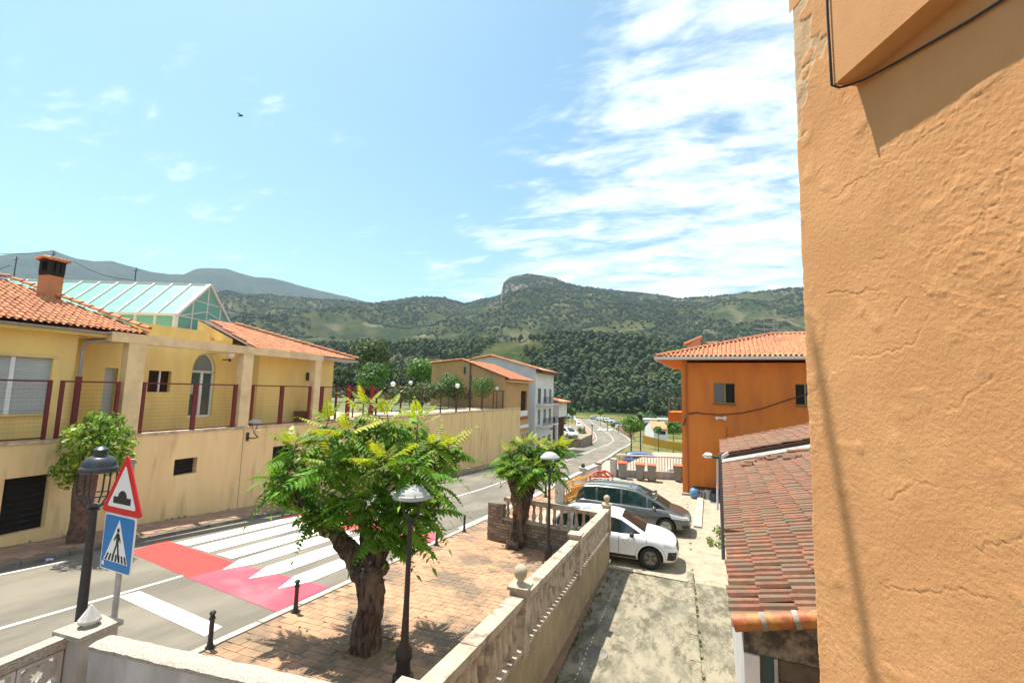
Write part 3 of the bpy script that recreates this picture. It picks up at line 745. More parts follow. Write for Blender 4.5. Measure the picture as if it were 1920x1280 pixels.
# bare patch near the top left corner: render missing, dug in
pa = (ZZ > .98-.0) & (SS > 1.72)
patch = np.clip((fbm(SS, ZZ, 9, 4, 91)*1.6 + (ZZ-1.22)*1.3 + (SS-1.77)*6), 0, .25)*4
patch *= (ZZ > 1.12)
Hh -= patch*.004
edge = np.clip((SS-(S_END-.03))/.03, 0, 1)
Hh -= edge**2*.022
Hh += (fbm(SS*0+1.3, ZZ, 24, 4, 12)*.010)*edge
Pos = np.zeros(SS.shape+(3,))
hdn, nrn = np.array(hd), np.array(nr)
Pos += SS[..., None]*hdn + (DW-Hh)[..., None]*nrn; Pos[..., 2] = ZZ
nz_, ns_ = SS.shape; VA = Pos.reshape(-1, 3)
idx = np.arange(nz_*ns_).reshape(nz_, ns_)
FQ = np.stack([idx[:-1, :-1], idx[:-1, 1:], idx[1:, 1:], idx[1:, :-1]], -1).reshape(-1, 4)
fc = (patch[:-1, :-1]+patch[1:, 1:]).reshape(-1)/2
plaster_old = M('bare_weathered_plaster', (.50, .34, .19), (.42, .26, .13), scale=14, bump=.8, bscale=60, bdist=.004, rough=.95)
VA = VA - np.array(house.location)
wall = link('wall', np_mesh('wall', VA, FQ, [plaster, plaster_old], (fc > .45).astype(int)), house, fixn=False); wall.data.shade_smooth()
mb = MB()
def wq(s0, s1, z0, z1, off=0.0): 
    a = [nr*(DW+off)+hd*s+Vector((0, 0, z)) for s, z in ((s0, z0), (s1, z0), (s1, z1), (s0, z1))]; mb.quad(*a)
wq(-4, .925, -4.6, 4.2); wq(.92, S_END, -5.0, -1.345, .003); wq(.92, S_END, 1.745, 4.2, .003)
c0 = nr*(DW+.025)+hd*S_END; c1 = nr*(DW+5)+hd*S_END; d0 = nr*(DW+5)+hd*-4; e0 = nr*DW+hd*-4
for a, b in ((c0, c1), (c1, d0), (d0, e0)): mb.quad(a+Vector((0, 0, -5)), b+Vector((0, 0, -5)), b+Vector((0, 0, 4.2)), a+Vector((0, 0, 4.2)))
z4 = Vector((0, 0, 4.2)); mb.quad(c0+z4, c1+z4, d0+z4, e0+z4)
mb.build('wall', plaster, house)
# projecting ledge block with its soffit
s1, z1 = wp(1606, 162); LP = .085
def W3(s, z, o=0): return nr*(DW-o)+hd*s+Vector((0, 0, z))
mb = MB(); a = [W3(-1.5, z1, LP), W3(s1, z1, LP), W3(s1, z1, -.03), W3(-1.5, z1, -.03)]; b = [p+Vector((0, 0, .62)) for p in a]
# top left end of the block leans like in the picture
mb.add(a+b, [(0, 1, 2, 3), (7, 6, 5, 4), (0, 4, 5, 1), (1, 5, 6, 2), (2, 6, 7, 3), (3, 7, 4, 0)])
led = mb.build('ledge', plaster, house)
mb = MB(); pts = [W3(s1-.0, z1+.62, LP+.006), W3(s1+.004, z1+.28, LP+.008), W3(s1+.003, z1+.0, LP+.006), W3(s1-.004, z1-.012, LP*.8)]
def onp(px, py, o):
    d = ray(px, py); p = d*((DW-o)/d.dot(nr)); return p
for px_, py_, o in ((1592, 160, .04), (1620, 150, .022), (1680, 118, .012), (1750, 78, .01), (1820, 38, .01), (1880, 0, .01), (1960, -48, .01), (2100, -140, .01)): pts.append(onp(px_, py_, o))
sp_ = []
for a, b in zip(pts, pts[1:]):
    for t in (0, .5): sp_.append(a.lerp(b, t))
tag(MB().tube(sp_, .0045, 6).build('cable', cable_m, smooth=1), 'black cable slung under the ledge of the orange plastered wall', 'cable')
# ------------------------------------------------------------------ foreground garden wall with pillar
zt = -2.6
fence = thing('garden_wall', 'whitewashed garden wall with speckled rough top and corner pillar in the foreground', 'wall', (-4, 3.2, -4.4))
P0 = atZ(211, 1187, zt); P1 = atZ(600, 1271, zt); ux = (Vector((P1.x, P1.y, 0))-Vector((P0.x, P0.y, 0))).normalized(); vy = Vector((ux.y, -ux.x, 0))   # towards camera
A0 = Vector((P0.x, P0.y, 0)); Lw = 3.35
def strip_wall(A, d, nrm, L_, th, z0, z1, mat_w, mat_t, parent, topth=.03, over=.015, seg=60):
    mb = MB(); tp = []
    for side in (0, 1):
        off = nrm*(th*side)
        mb.quad(A+off+Vector((0, 0, z0)), A+off+d*L_+Vector((0, 0, z0)), A+off+d*L_+Vector((0, 0, z1)), A+off+Vector((0, 0, z1)))
    for e in (0, L_): mb.quad(A+d*e+Vector((0, 0, z0)), A+d*e+nrm*th+Vector((0, 0, z0)), A+d*e+nrm*th+Vector((0, 0, z1)), A+d*e+Vector((0, 0, z1)))
    mb.build('wall', mat_w, parent)
    mb = MB(); rows = 8; vs = []
    for i in range(seg+1):
        for j in range(rows+1):
            t = j/rows; o = -over+(th+2*over)*t
            h = z1+topth*(1-(2*t-1)**4*.7)+mnoise.noise(Vector((i*.45, j*.8, A.x)))*.012
            p = A+d*(L_*i/seg)+nrm*(o+mnoise.noise(Vector((i*.6, 5, j*.1)))*.008); vs.append((p.x, p.y, h))
    fs = [(i*(rows+1)+j, i*(rows+1)+j+1, (i+1)*(rows+1)+j+1, (i+1)*(rows+1)+j) for i in range(seg) for j in range(rows)]
    n0 = len(vs)
    for i in range(seg+1):
        for j in (0, rows): x, y, z = vs[i*(rows+1)+j]; vs.append((x, y, z1-.02))
    for i in range(seg):
        fs.append((i*(rows+1), (i+1)*(rows+1), n0+(i+1)*2, n0+i*2)); fs.append((i*(rows+1)+rows, n0+i*2+1, n0+(i+1)*2+1, (i+1)*(rows+1)+rows))
    fs.append(tuple([j for j in range(rows+1)]+[n0+1, n0])) 
    mb.add(vs, fs).build('wall_top', mat_t, parent, smooth=.9)
strip_wall(A0, ux, vy, Lw, .20, -4.9, zt-.03, white_wall, wall_top, fence)
pc = atZ(166, 1181, zt); d2 = Vector((.06, -1, 0)).normalized(); n2_ = Vector((-1, -.06, 0))
mb = MB(); pw = .17
PM = Matrix.Translation(Vector((pc.x, pc.y, 0))) @ Matrix.Rotation(rad(3), 4, 'Z')
mb.box(-pw, pw, -pw, pw, -4.9, zt+.0, 0, PM); mb.build('pillar', white_wall, fence)
mb = MB(); mb.box(-pw-.03, pw+.03, -pw-.03, pw+.03, zt+.002, zt+.05, 0, PM); mb.build('pillar_cap', wall_top, fence)
mb = MB(); mb.lathe([(.055, .05), (.055, .075), (.10, .09), (.10, .115), (.085, .135), (.012, .25), (.002, .255)], (pc.x, pc.y, zt), 8); mb.build('finial', white_wall, fence)
# lattice part, running along the street towards the viewer's left
lt = MB(); tA = Vector((pc.x-.06, pc.y-pw, 0)); LL = 2.6; z0, z1 = zt-.75, zt-.08
strip = thing('lattice_fence', 'whitewashed lattice block fence running left from the foreground pillar', 'fence', (-5.6, 1.8, -4.4))
mb = MB(); mb.bar(tA+Vector((0, 0, z1+.05)), tA+d2*LL+Vector((0, 0, z1+.05)), .14, .10); mb.build('coping', wall_top, strip)
mb = MB(); mb.bar(tA+Vector((0, 0, -3.85)), tA+d2*LL+Vector((0, 0, -3.85)), .12, 1.1); mb.build('base_wall', white_wall, strip)
for i in range(7):
    for j in range(2):
        a = tA+d2*(.02+i*.36); zc_ = z0-.0+.16+j*.33; mb = MB()
        R = .155
        for k in range(4):       # block with a four-petal opening: frame, ring arcs
            an = k*math.pi/2
        pts = [(0, 0), (.345, 0), (.345, .32), (0, .32)]
        for (p_, q_) in (((0, .012), (.345, .012)), ((0, .308), (.345, .308)), ((.012, 0), (.012, .32)), ((.333, 0), (.333, .32))):
            mb.bar(a+d2*p_[0]+Vector((0, 0, zc_-.16+p_[1])), a+d2*q_[0]+Vector((0, 0, zc_-.16+q_[1])), .10, .03)
        for sx in (0, 1):
            for sz in (0, 1):
                c = a+d2*(.345*sx)+Vector((0, 0, zc_-.16+.32*sz)); prev = None
                for k in range(5):
                    an = math.pi/2*k/4; p = c+d2*(math.cos(an)*.16*(1 if sx == 0 else -1))+Vector((0, 0, math.sin(an)*.15*(1 if sz == 0 else -1)))
                    if prev is not None: mb.bar(prev, p, .09, .028, up=(1, 0, 0))
                    prev = p
        mb.build('lattice_block', white_wall, strip)
# ------------------------------------------------------------------ balustrade between plaza and alley
def railz(y): return -2.66 if y < 3.9 else -2.36-.0815*y     # top of the handrail
def baluster_mesh(h, r):
    pr = [(r*.9, 0), (r*.9, .05*h), (r*.5, .09*h), (r*.75, .16*h), (r*1.0, .27*h), (r*.92, .36*h), (r*.66, .55*h), (r*.58, .68*h), (r*.62, .8*h), (r*.72, .84*h), (r*.5, .88*h), (r*.9, .93*h), (r*.9, h)]
    me = MB().lathe(pr, (0, 0, 0), 10); m_ = bpy.data.meshes.new('baluster'); m_.from_pydata(me.v, [], me.f); m_.materials.append(bal_m); m_.shade_smooth(); m_.set_sharp_from_angle(angle=.7); return m_
BM = baluster_mesh(.565, .078)
def balustrade(root, A, B, zA, zB, base_mat, gz, posts=(), skip_wall=False, th=.16, sp=.185):
    A = Vector(A); B = Vector(B); L_ = (B-A).length; d = (B-A)/L_; nm = Vector((-d.y, d.x, 0)); iv = MATW[root.name].inverted()
    Z = lambda t: zA+(zB-zA)*t
    mb = MB(); p, q = A+Vector((0, 0, zA-.06)), B+Vector((0, 0, zB-.06)); 
    n = max(1, int(L_/1.25))
    for i in range(n):       # coping stones
        a = p.lerp(q, i/n)+d*.006; b = p.lerp(q, (i+1)/n)-d*.006
        MB().bar(a+Vector((0, 0, .015)), b+Vector((0, 0, .015)), th+.05, .07).bar(a-Vector((0, 0, .045)), b-Vector((0, 0, .045)), th+.02, .05).build('coping_stone', bal_m, root)
    MB().bar(A+Vector((0, 0, zA-.72)), B+Vector((0, 0, zB-.72)), th+.05, .06).build('plinth', bal_m, root)
    mb = MB(); h0, h1 = zA-.75, zB-.75
    for s_ in (-1, 1):
        o = nm*(s_*th/2); mb.quad(A+o+Vector((0, 0, gz-.6)), B+o+Vector((0, 0, gz-.9)), B+o+Vector((0, 0, h1)), A+o+Vector((0, 0, h0)))
    for e, h in ((A, h0), (B, h1)): mb.quad(e-nm*th/2+Vector((0, 0, gz-.9)), e+nm*th/2+Vector((0, 0, gz-.9)), e+nm*th/2+Vector((0, 0, h)), e-nm*th/2+Vector((0, 0, h)))
    mb.build('wall', base_mat, root)
    n = int(L_/sp); pp = [t for t in posts]
    for i in range(n):
        t = (i+.5)/n
        if any(abs(t*L_-x) < .17 for x in pp): continue
        o = bpy.data.objects.new('baluster', BM); C.objects.link(o); o.parent = root
        w = A+d*(t*L_)+Vector((0, 0, Z(t)-.69)); o.location = iv @ w
    return Z
br = thing('balustrade', 'long cream balustrade on a roughcast wall sloping between the paved plaza and the alley', 'balustrade', (-2.19, 9, prof(9)))
BX = -2.19; ya, yb = 3.55, 14.95
posts = [0.05, 3.0, 6.75, 11.3]
Zf = balustrade(br, (BX, ya, 0), (BX, yb, 0), railz(ya)+.0 if False else -2.36-.0815*ya, -2.36-.0815*yb, balwall_m, -5.3, posts)
for k, y in enumerate((3.6, 6.55, 10.3, 14.87)):
    z = -2.36-.0815*y; mb = MB(); mb.box(BX-.12, BX+.12, y-.12, y+.12, z-.80, z+.07); mb.box(BX-.15, BX+.15, y-.15, y+.15, z+.072, z+.115); mb.build('post', bal_m, br)
    if k in (1, 3):
        MB().lathe([(.10, 0), (.05, .03), (.045, .06), (.085, .11), (.10, .17), (.085, .23), (.03, .27), (.002, .275)], (BX, y, z+.117), 14).build('finial', bal_m, br, smooth=.7)
    else:
        pass
# the cross wall: stone brick base with balusters on top
cw = thing('stone_balustrade', 'short balustrade on a grey stone brick wall behind the second tree', 'balustrade', (-4.2, 15.3, -5.37))
ca, cb = Vector((-6.25, 15.55, 0)), Vector((BX-.13, 14.95, 0)); zc0 = -3.74
balustrade(cw, ca+Vector((.42, -.06, 0)), cb, zc0, zc0, mortar_m, -5.3, sp=.25)
mb = MB(); mb.box(-.20, .42, -.1, .1, -6, zc0-.25, 0, Matrix.Translation(ca) @ Matrix.Rotation(-.147, 4, 'Z')); mb.build('end_pier', mortar_m, cw)
dd = (cb-ca).normalized(); nn = Vector((dd.y, -dd.x, 0))
bk = MB().box(0, .235, -.012, .02, 0, .085); bm1 = bpy.data.meshes.new('brick'); bm1.from_pydata(bk.v, [], bk.f); bm1.materials.append(brick_m)
ivc = MATW[cw.name].inverted(); nb = 0
for r in range(22):
    z = -5.5+r*.1
    x = -.2 + (.12 if r % 2 else 0)
    while x < (cb-ca).length-.2:
        if z < zc0-.86 or x < .2:
            if x > -.215 and z < zc0-.34 and not (z > zc0-.86 and x+.23 > .44):
                o = bpy.data.objects.new('brick', bm1); C.objects.link(o); o.parent = cw; nb += 1
                w = ca+dd*x+nn*(.105+random.uniform(0, .012))+Vector((0, 0, z)); o.matrix_local = ivc @ (Matrix.Translation(w) @ Matrix.Rotation(math.atan2(dd.y, dd.x), 4, 'Z'))
        x += .25
# ------------------------------------------------------------------ retaining wall of the school terrace
TX = -17.3
tz = lambda y: -1.76-.0055*y
rw = thing('retaining_wall', 'tall stained beige retaining wall with dark openings along the left pavement', 'wall', (TX, 15, prof(15)))
mb = MB(); Y0, Y1 = -10, 50.2; H0 = -12.0
holes = [(7.22-Y0, 8.22-Y0, -4.33-H0, -2.80-H0), (11.7-Y0, 12.55-Y0, -3.45-H0, -2.86-H0), (16.0-Y0, 17.2-Y0, -4.5-H0, -2.85-H0)]
wall_holes((TX, Y0, H0), (0, 1, 0), (0, 0, 1), Y1-Y0, -1.92-H0, holes, .28, mb)
mb.quad((TX, Y0, -1.92), (TX, 28, -1.92), (TX, 28, -1.90), (TX, Y0, tz(Y0)-.03))
mb.quad((TX, Y1, H0), (TX-30, Y1, H0), (TX-30, Y1, -2.04), (TX, Y1, -2.04)); mb.quad((TX-30, Y0, -9), (TX, Y0, -9), (TX, Y0, -2), (TX-30, Y0, -2))
mb.build('wall', wall_beige, rw)
MB().box(-25, TX-.02, Y0, Y1, -2.5, -1.99).build('terrace_floor', M('terrace_floor', (.46, .38, .28), (.4, .33, .24), scale=2), rw)
for i in range(40):
    y = Y0+i*1.5; 
    if y < Y1: MB().bar((TX-.11, y+.004, tz(y)-.045+random.uniform(-.006, .006)), (TX-.11, min(y+1.496, Y1), tz(y+1.5)-.045), .30, .09).build('coping_stone', cap_m, rw)
for y in (14.42, 22.0, 29.5, 37, 44.2): MB().box(TX+.001, TX+.004, y, y+.025, -11, -1.95).build('joint', M('dark_wall_joint', (.2, .15, .09), rough=1) if y < 15 else bpy.data.materials['dark_wall_joint'], rw)  # vertical wall joints as thin dark strips
for n_, (a, b, c, d) in enumerate(holes):
    w = MB().box(TX-.26, TX-.24, a+Y0, b+Y0, c+H0, d+H0); o = w.build('window', dark_hole, rw)
    k = 9 if n_ != 1 else 4
    for i in range(k):
        z = c+H0+(d-c)*(i+.5)/k; MB().bar((TX-.20, a+Y0+.02, z), (TX-.20, b+Y0-.02, z), .05, .012, up=(.6, 0, 1)).build('slat', black_metal, o)
# weeds at its foot
# ------------------------------------------------------------------ railings
def railing(y0, y1, posts, mat, label, zt=-.11, wide=.10, dark=False, wires=True):
    r = thing('railing', label, 'railing', (TX+.02, (y0+y1)/2, tz((y0+y1)/2)), group='dark red mesh railings on the terrace wall')
    x = TX-.06; zb = tz(y0)+.06
    MB().bar((x, y0, zt), (x, y1, zt), .05, .05).build('top_rail', mat, r)
    MB().bar((x, y0, tz(y0)+.05), (x, y1, tz(y1)+.05), .04, .04).build('bottom_rail', mat, r)
    for y, w in posts: MB().box(x-.035, x+.035, y-w/2, y+w/2, tz(y)-.02, zt+.03).build('post', mat, r)
    if wires:
        m_ = MB()
        for k in range(1, 13): z = tz(y0)+.05+(zt-tz(y0)-.05)*k/13; m_.bar((x, y0, z), (x, y1, z), .0035, .0035)
        n = int((y1-y0)/.10)
        for k in range(1, n): y = y0+(y1-y0)*k/n; m_.bar((x, y, tz(y)+.05), (x, y, zt), .0012, .0012, up=(1, 0, 0))
        m_.build('wire_mesh', mat, r, kind='stuff')
    return r
railing(-6, 7.98, [(y, .09) for y in (-4, -1, 2, 5, 7.93)], red_metal, 'dark red mesh railing in front of the white shuttered window')
railing(8.18, 9.72, [(8.22, .09), (9.68, .09)], red_metal, 'short dark red mesh railing between the shuttered window and the first pillar')
railing(10.42, 13.98, [(10.46, .09), (12.25, .16), (13.92, .16)], red_metal, 'dark red mesh railing in front of the arched glass door')
railing(14.72, 18.05, [(14.76, .09), (16.3, .2), (18.0, .14)], red_metal, 'dark red mesh railing between the second and third pillar')
railing(18.75, 20.65, [(18.82, .22), (19.9, .1)], red_metal, 'dark red mesh railing just right of the last pillar')
g = thing('gate', 'bright dark-red metal gate in the terrace railing by the round trees', 'gate', (TX, 21.9, tz(22)))
x = TX-.06
for y, w in ((20.85, .26), (22.95, .30)): MB().box(x-.05, x+.05, y-w/2, y+w/2, tz(y), .02).build('gate_post', red_bright, g)
for z in (-.10, tz(22)+.10, -1.0): MB().bar((x, 20.98, z), (x, 22.8, z), .04, .05).build('rail', red_bright, g)
for y in (21.3, 22.2): MB().box(x-.02, x+.02, y-.04, y+.04, tz(y)+.1, -.1).build('stile', red_bright, g)
MB().bar((x, 23.1, -.12), (x-.1, 25.6, -1.0), .05, .08).build('brace', red_bright, g)
railing(23.3, 50, [(y, .11) for y in (23.4, 26, 28.7, 31.4, 34, 36.7, 39.4, 42, 44.6, 47.3, 49.9)], M('brown_railing', (.07, .022, .018), rough=.6), 'long brownish railing along the far end of the terrace wall')
MB().cyl((TX-.06, 36.7, tz(37)), (TX-.06, 36.7, 1.2), .06).build('tall_post', black_metal, bpy.data.objects[[o.name for o in C.objects if o.name.startswith('railing')][-1]])
# ------------------------------------------------------------------ the yellow building on the terrace
sc = thing('yellow_building', 'low yellow rendered building with porch pillars and terracotta roofs on the terrace', 'building', (-20, 12, -1.86))
XA = -17.95
def roofpt(px, py, X): return atX(px, py, X)
# block A: shuttered window
mb = MB(); yA0, yA1 = -8, 8.75; h = [(9.1+0-0, 0, 0, 0)]
sh0, sh1 = roofpt(-60, 668, XA).y, roofpt(101, 672, XA).y; szt = roofpt(60, 670, XA).z; szb = roofpt(60, 775, XA).z
wall_holes((XA, yA0, -1.99), (0, 1, 0), (0, 0, 1), yA1-yA0, 3.35, [(sh0-yA0, sh1-yA0, szb+1.99, szt+1.99)], .16, mb)
mb.quad((XA, yA1, -1.99), (XA-1.6, yA1, -1.99), (XA-1.6, yA1, 1.36), (XA, yA1, 1.36))
mb.build('wall', render_yel, sc)
MB().bar((XA+.02, sh0-.1, szt+.05), (XA+.02, sh1+.1, szt+.05), .05, .06).build('lintel', pillar_m, sc)
MB().bar((XA+.03, sh0-.08, szb-.03), (XA+.03, sh1+.08, szb-.03), .12, .05).build('sill', pillar_m, sc)
w = MB().box(XA-.15, XA-.13, sh0, sh1, szb, szt).build('window', dark_glass, sc)
ym = sh1-(sh1-sh0)*.5
half = roofpt(28, 670, XA).y
for a, b in ((sh0, half-.05), (half+.05, sh1)):
    sm_ = MB(); k = 34
    for i in range(k):
        z = szb+(szt-szb)*i/k; dz = (szt-szb)/k; sm_.add([(XA-.10, a, z), (XA-.10, b, z), (XA-.085, b, z+dz*.5), (XA-.085, a, z+dz*.5), (XA-.10, b, z+dz), (XA-.10, a, z+dz)], [(0, 1, 2, 3), (3, 2, 4, 5)])
    sm_.build('shutter', shutter_m, sc, kind='stuff')
MB().box(XA-.12, XA-.06, half-.05, half+.05, szb, szt).build('window_frame', white_m, sc)
# recess wall (behind pillar one), block B with small window and arched door
XB = -19.5
p_sw0, p_sw1 = roofpt(280, 694, XB), roofpt(318, 735, XB); dr0, dr1 = roofpt(360, 700, XB), roofpt(404, 700, XB); dzb, dzs, dza = roofpt(375, 782, XB).z, roofpt(383, 697, XB).z, roofpt(383, 662, XB).z
gd0, gd1 = roofpt(199, 680, XB), roofpt(224, 680, XB)
p_sw0.z = min(p_sw0.z, dzs-.02); gd0.z = min(gd0.z, dzs-.02); mb = MB(); yB0, yB1 = 8.0, 16.2
wall_holes((XB, yB0, -1.99), (0, 1, 0), (0, 0, 1), yB1-yB0, dzs+1.99, [(p_sw0.y-yB0, p_sw1.y-yB0, p_sw1.z+1.99, p_sw0.z+1.99), (dr0.y-yB0, dr1.y-yB0, dzb+1.99, dzs+1.99), (gd0.y-yB0, gd1.y-yB0, .1, gd0.z+1.99)] , .22, mb)
# the arch above the door
ac = (dr0.y+dr1.y)/2; ar = (dr1.y-dr0.y)/2; hz = dza-dzs
arc = [(ac+ar*math.cos(t), dzs+hz*math.sin(t)) for t in np.linspace(0, math.pi, 15)]
topz = 1.75
def fan(y0, y1, edge): pass
N_ = len(arc)
for (a, b) in zip(arc, arc[1:]):
    mb.quad((XB, a[0], a[1]), (XB, b[0], b[1]), (XB, b[0], topz), (XB, a[0], topz)); mb.quad((XB, a[0], a[1]), (XB, b[0], b[1]), (XB-.22, b[0], b[1]), (XB-.22, a[0], a[1]))
mb.quad((XB, yB0, dzs), (XB, dr0.y, dzs), (XB, dr0.y, topz), (XB, yB0, topz)); mb.quad((XB, dr1.y, dzs), (XB, yB1, dzs), (XB, yB1, topz), (XB, dr1.y, topz))
XC = -18.45; yC1 = roofpt(625, 700, XC).y
mb.quad((XB, 15.9, -1.99), (XC, 15.9, -1.99), (XC, 15.9, 1.75), (XB, 15.9, 1.75)); mb.quad((XC, 15.9, -1.99), (XC, yC1, -1.99), (XC, yC1, 1.6), (XC, 15.9, 1.6))
mb.quad((XC, yC1, -1.99), (XC-9, yC1, -1.99), (XC-9, yC1, 1.6), (XC, yC1, 1.6))
mb.build('wall', render_yel, sc)
# glazing
d_ = MB().box(XB-.2, XB-.18, dr0.y, dr1.y, dzb, dzs).build('door', glass_mat('door_glass', (.06, .14, .12), .06, .2), sc)
for y0_, y1_ in ((dr0.y, dr0.y+.07), (ac-.05, ac+.05), (dr1.y-.07, dr1.y)): MB().box(XB-.17, XB-.11, y0_, y1_, dzb, dzs).build('door_frame', white_m, d_)
for z in (dzb+.04, dzs): MB().box(XB-.168, XB-.112, dr0.y, dr1.y, z-.05, z+.05).build('door_frame', white_m, d_)
fa = MB(); fa.add([(XB-.19, y, z) for y, z in arc], [tuple(range(N_))]); fa.build('fanlight', glass_mat('fan_glass', (.20, .26, .26), .1, .15), sc)
ft = MB(); ft.tube([(XB-.14, ac+(ar-.03)*math.cos(t), dzs+(hz-.03)*math.sin(t)) for t in np.linspace(0, math.pi, 15)], .035, 6)
ft.build('fanlight_frame', white_m, sc)
MB().box(XB-.21, XB-.195, dr0.y-.2, dr1.y+.2, dzb, dza).build('interior', dark_hole, sc) if False else None
pst = MB().box(XB-.176, XB-.172, dr0.y+.12, ac-.1, -.55, -.15).build('notice', M('notice_paper', (.5, .6, .35), (.3, .45, .4), scale=20), d_)
w = MB().box(XB-.2, XB-.18, p_sw0.y, p_sw1.y, p_sw1.z, p_sw0.z).build('window', dark_glass, sc)
for a, b, c, d in ((p_sw0.y, p_sw0.y+.05, p_sw1.z, p_sw0.z), (p_sw0.y+.45, p_sw0.y+.5, p_sw1.z, p_sw0.z)): MB().box(XB-.16, XB-.1, a, b, c, d).build('window_frame', white_m, w)
w = MB().box(XB-.2, XB-.18, gd0.y, gd1.y, -1.9, gd0.z).build('door', shutter_m, sc)
# porch pillars and beams
def pillar(y0, y1, x0=TX-.32, x1=TX-.0, zt_=1.3):
    MB().box(x0, x1, y0, y1, -1.86, zt_).build('pillar', pillar_m, sc)
pillar(9.82, 10.36); pillar(14.12, 14.60); pillar(18.2, 18.62)
MB().box(TX-.34, TX+.02, 9.30, 18.70, 1.22, 1.54).build('beam', pillar_m, sc)
for y in (9.82, 14.15, 18.3): MB().box(XB, TX-.345, y, y+.36, 1.25, 1.56).build('cross_beam', pillar_m, sc)
MB().box(XB-.0, TX-.36, 9.3, 18.68, 1.605, 1.64).build('porch_slab', M('pergola_slab', (.55, .43, .26)), sc) if False else None
# small parapet and tile edge behind the beam
a, b = roofpt(260, 604, -20.2), roofpt(340, 618, -20.2)
MB().box(-20.6, -20.2, a.y, b.y+1.3, 1.5, a.z).build('parapet', render_yel, sc)
# roof A
e0 = Vector((-17.45, -7.9, 1.60)); eR = Vector((-17.45, 10.45, 1.66)); hp = Vector((-22.0, 8.54, 3.34))
pitch = math.atan2(1.68, 4.55); vdir = Vector((-math.cos(pitch), 0, math.sin(pitch)))
def insA(s, t):
    y = e0.y+s; return y < eR.y-t*.40+.08 and t < 4.8
tile_roof(sc, e0, (0, 1, 0), vdir, 108, 16, .172, .32, tile_m, insA, n_ind=150)
mb = MB(); mb.quad(e0+Vector((0, 0, -.02)), eR+Vector((0, 0, -.08)), hp+Vector((0, 0, -.05)), Vector((-22.0, -7.9, 3.2))); mb.build('roof_deck', under_m, sc)
mb = MB(); mb.quad((-17.5, -7.9, 1.36), (-17.5, 9.5, 1.36), (-19.5, 9.5, 1.36), (-19.5, -7.9, 1.36)); mb.box(-17.56, -17.50, -7.9, 9.5, 1.34, 1.48); mb.build('eaves', render_yel, sc)
mb = MB()
gt = [(-17.42, -7.9, 1.45), (-17.42, 9.62, 1.45)]
for k in range(8):
    a0, a1 = math.pi+math.pi*k/8, math.pi+math.pi*(k+1)/8; f_ = lambda an: (-17.40+math.cos(an)*.075, 1.50+math.sin(an)*.075)
    (xa, za), (xb, zb) = f_(a0), f_(a1); mb.quad((xa, -7.9, za), (xa, 9.62, za), (xb, 9.62, zb), (xb, -7.9, zb))
mb.build('gutter', grey_metal, sc)
MB().tube([(-17.42, 9.55, 1.42), (-17.45, 9.55, 1.3), (XA+.08, 8.9, 1.15), (XA+.08, 8.85, .85), (XA+.08, 8.85, .05)], .045, 8).build('downpipe', grey_metal, sc)
MB().tube([(XA+.08, 8.85, .05), (XA+.08, 8.85, -1.85)], .085, 10).build('downpipe_guard', red_metal, sc)
ridge_caps(sc, eR+Vector((0, 0, .05)), hp+Vector((0, 0, .05)), .11, tile_m)
ridge_caps(sc, hp+Vector((0, 0, .05)), Vector((-22, -7.9, 3.25)), .11, tile_m)
mb = MB(); mb.quad(hp, Vector((-22, -7.9, 3.2)), Vector((-27, -7.9, 1.6)), Vector((-27, 8.3, 1.6))); mb.quad(eR-Vector((0, 0, .1)), hp-Vector((0, 0, .06)), Vector((-27, 8.3, 1.5)), Vector((-22, 11.5, 1.5))); mb.build('roof_back', under_m, sc)
# chimney
cc_ = Vector((-20.3, 9.1, 0)); CM = Matrix.Translation(Vector((-20.4, 9.12, 0))) @ Matrix.Rotation(rad(12), 4, 'Z')
CM = Matrix.Translation(Vector((-20.6, 9.05, 0))) @ Matrix.Rotation(rad(8), 4, 'Z')
ch_ = MB().box(-.24, .24, -.22, .22, 2.2, 3.62, 0, CM).build('chimney', M('chimney_terracotta', (.50, .22, .10), (.42, .19, .09), scale=3, rough=.95), sc)
sb = M('soot_black', (.02, .018, .016), rough=1)
for x, y in ((-.19, -.17), (.19, -.17), (-.19, .17), (.19, .17), (.20, 0), (-.20, 0)): MB().box(x-.06, x+.06, y-.06, y+.06, 3.6, 4.02, 0, CM).build('vent_pier', sb, ch_)
MB().box(-.242, .242, -.222, .222, 3.5, 3.66, 0, CM).build('soot_band', sb, ch_)
MB().box(-.27, .27, -.26, .26, 4.0, 4.06, 0, CM).build('cap_slab', sb, ch_)
for i in range(6): 
    y = -.27+i*.107; MB().tube([CM @ Vector((-.0, y, 4.15)), CM @ Vector((.34, y, 4.07))], [.05, .06], 8).build('cap_tile', tile_m, ch_); MB().tube([CM @ Vector((.0, y, 4.15)), CM @ Vector((-.34, y, 4.07))], [.05, .06], 8).build('cap_tile', tile_m, ch_)
# roof C on the right block
C0 = Vector((-17.9, 15.2, 1.50)); CE = Vector((-17.9, 22.1, 1.52)); CP = Vector((-22, 17.1, 3.02))
pc_ = math.atan2(1.5, 4.1); vC = Vector((-math.cos(pc_), 0, math.sin(pc_)))
tile_roof(sc, C0, (0, 1, 0), vC, 42, 15, .172, .32, tile_m, lambda s, t: C0.y+s < CE.y-t*1.13 and C0.y+s > 15.3+t*.15 and t < 4.5, n_ind=60)
mb = MB(); mb.quad(C0-Vector((0, 0, .03)), CE-Vector((0, 0, .04)), CP-Vector((0, 0, .05)), Vector((-22, 15.4, 3.0))); mb.quad(CE-Vector((0, 0, .04)), CP-Vector((0, 0, .05)), Vector((-27, 17.1, 3.0)), Vector((-27, 22.1, 1.5))); mb.build('roof_deck', under_m, sc)
ridge_caps(sc, CE+Vector((0, 0, .04)), CP+Vector((0, 0, .04)), .11, tile_m)
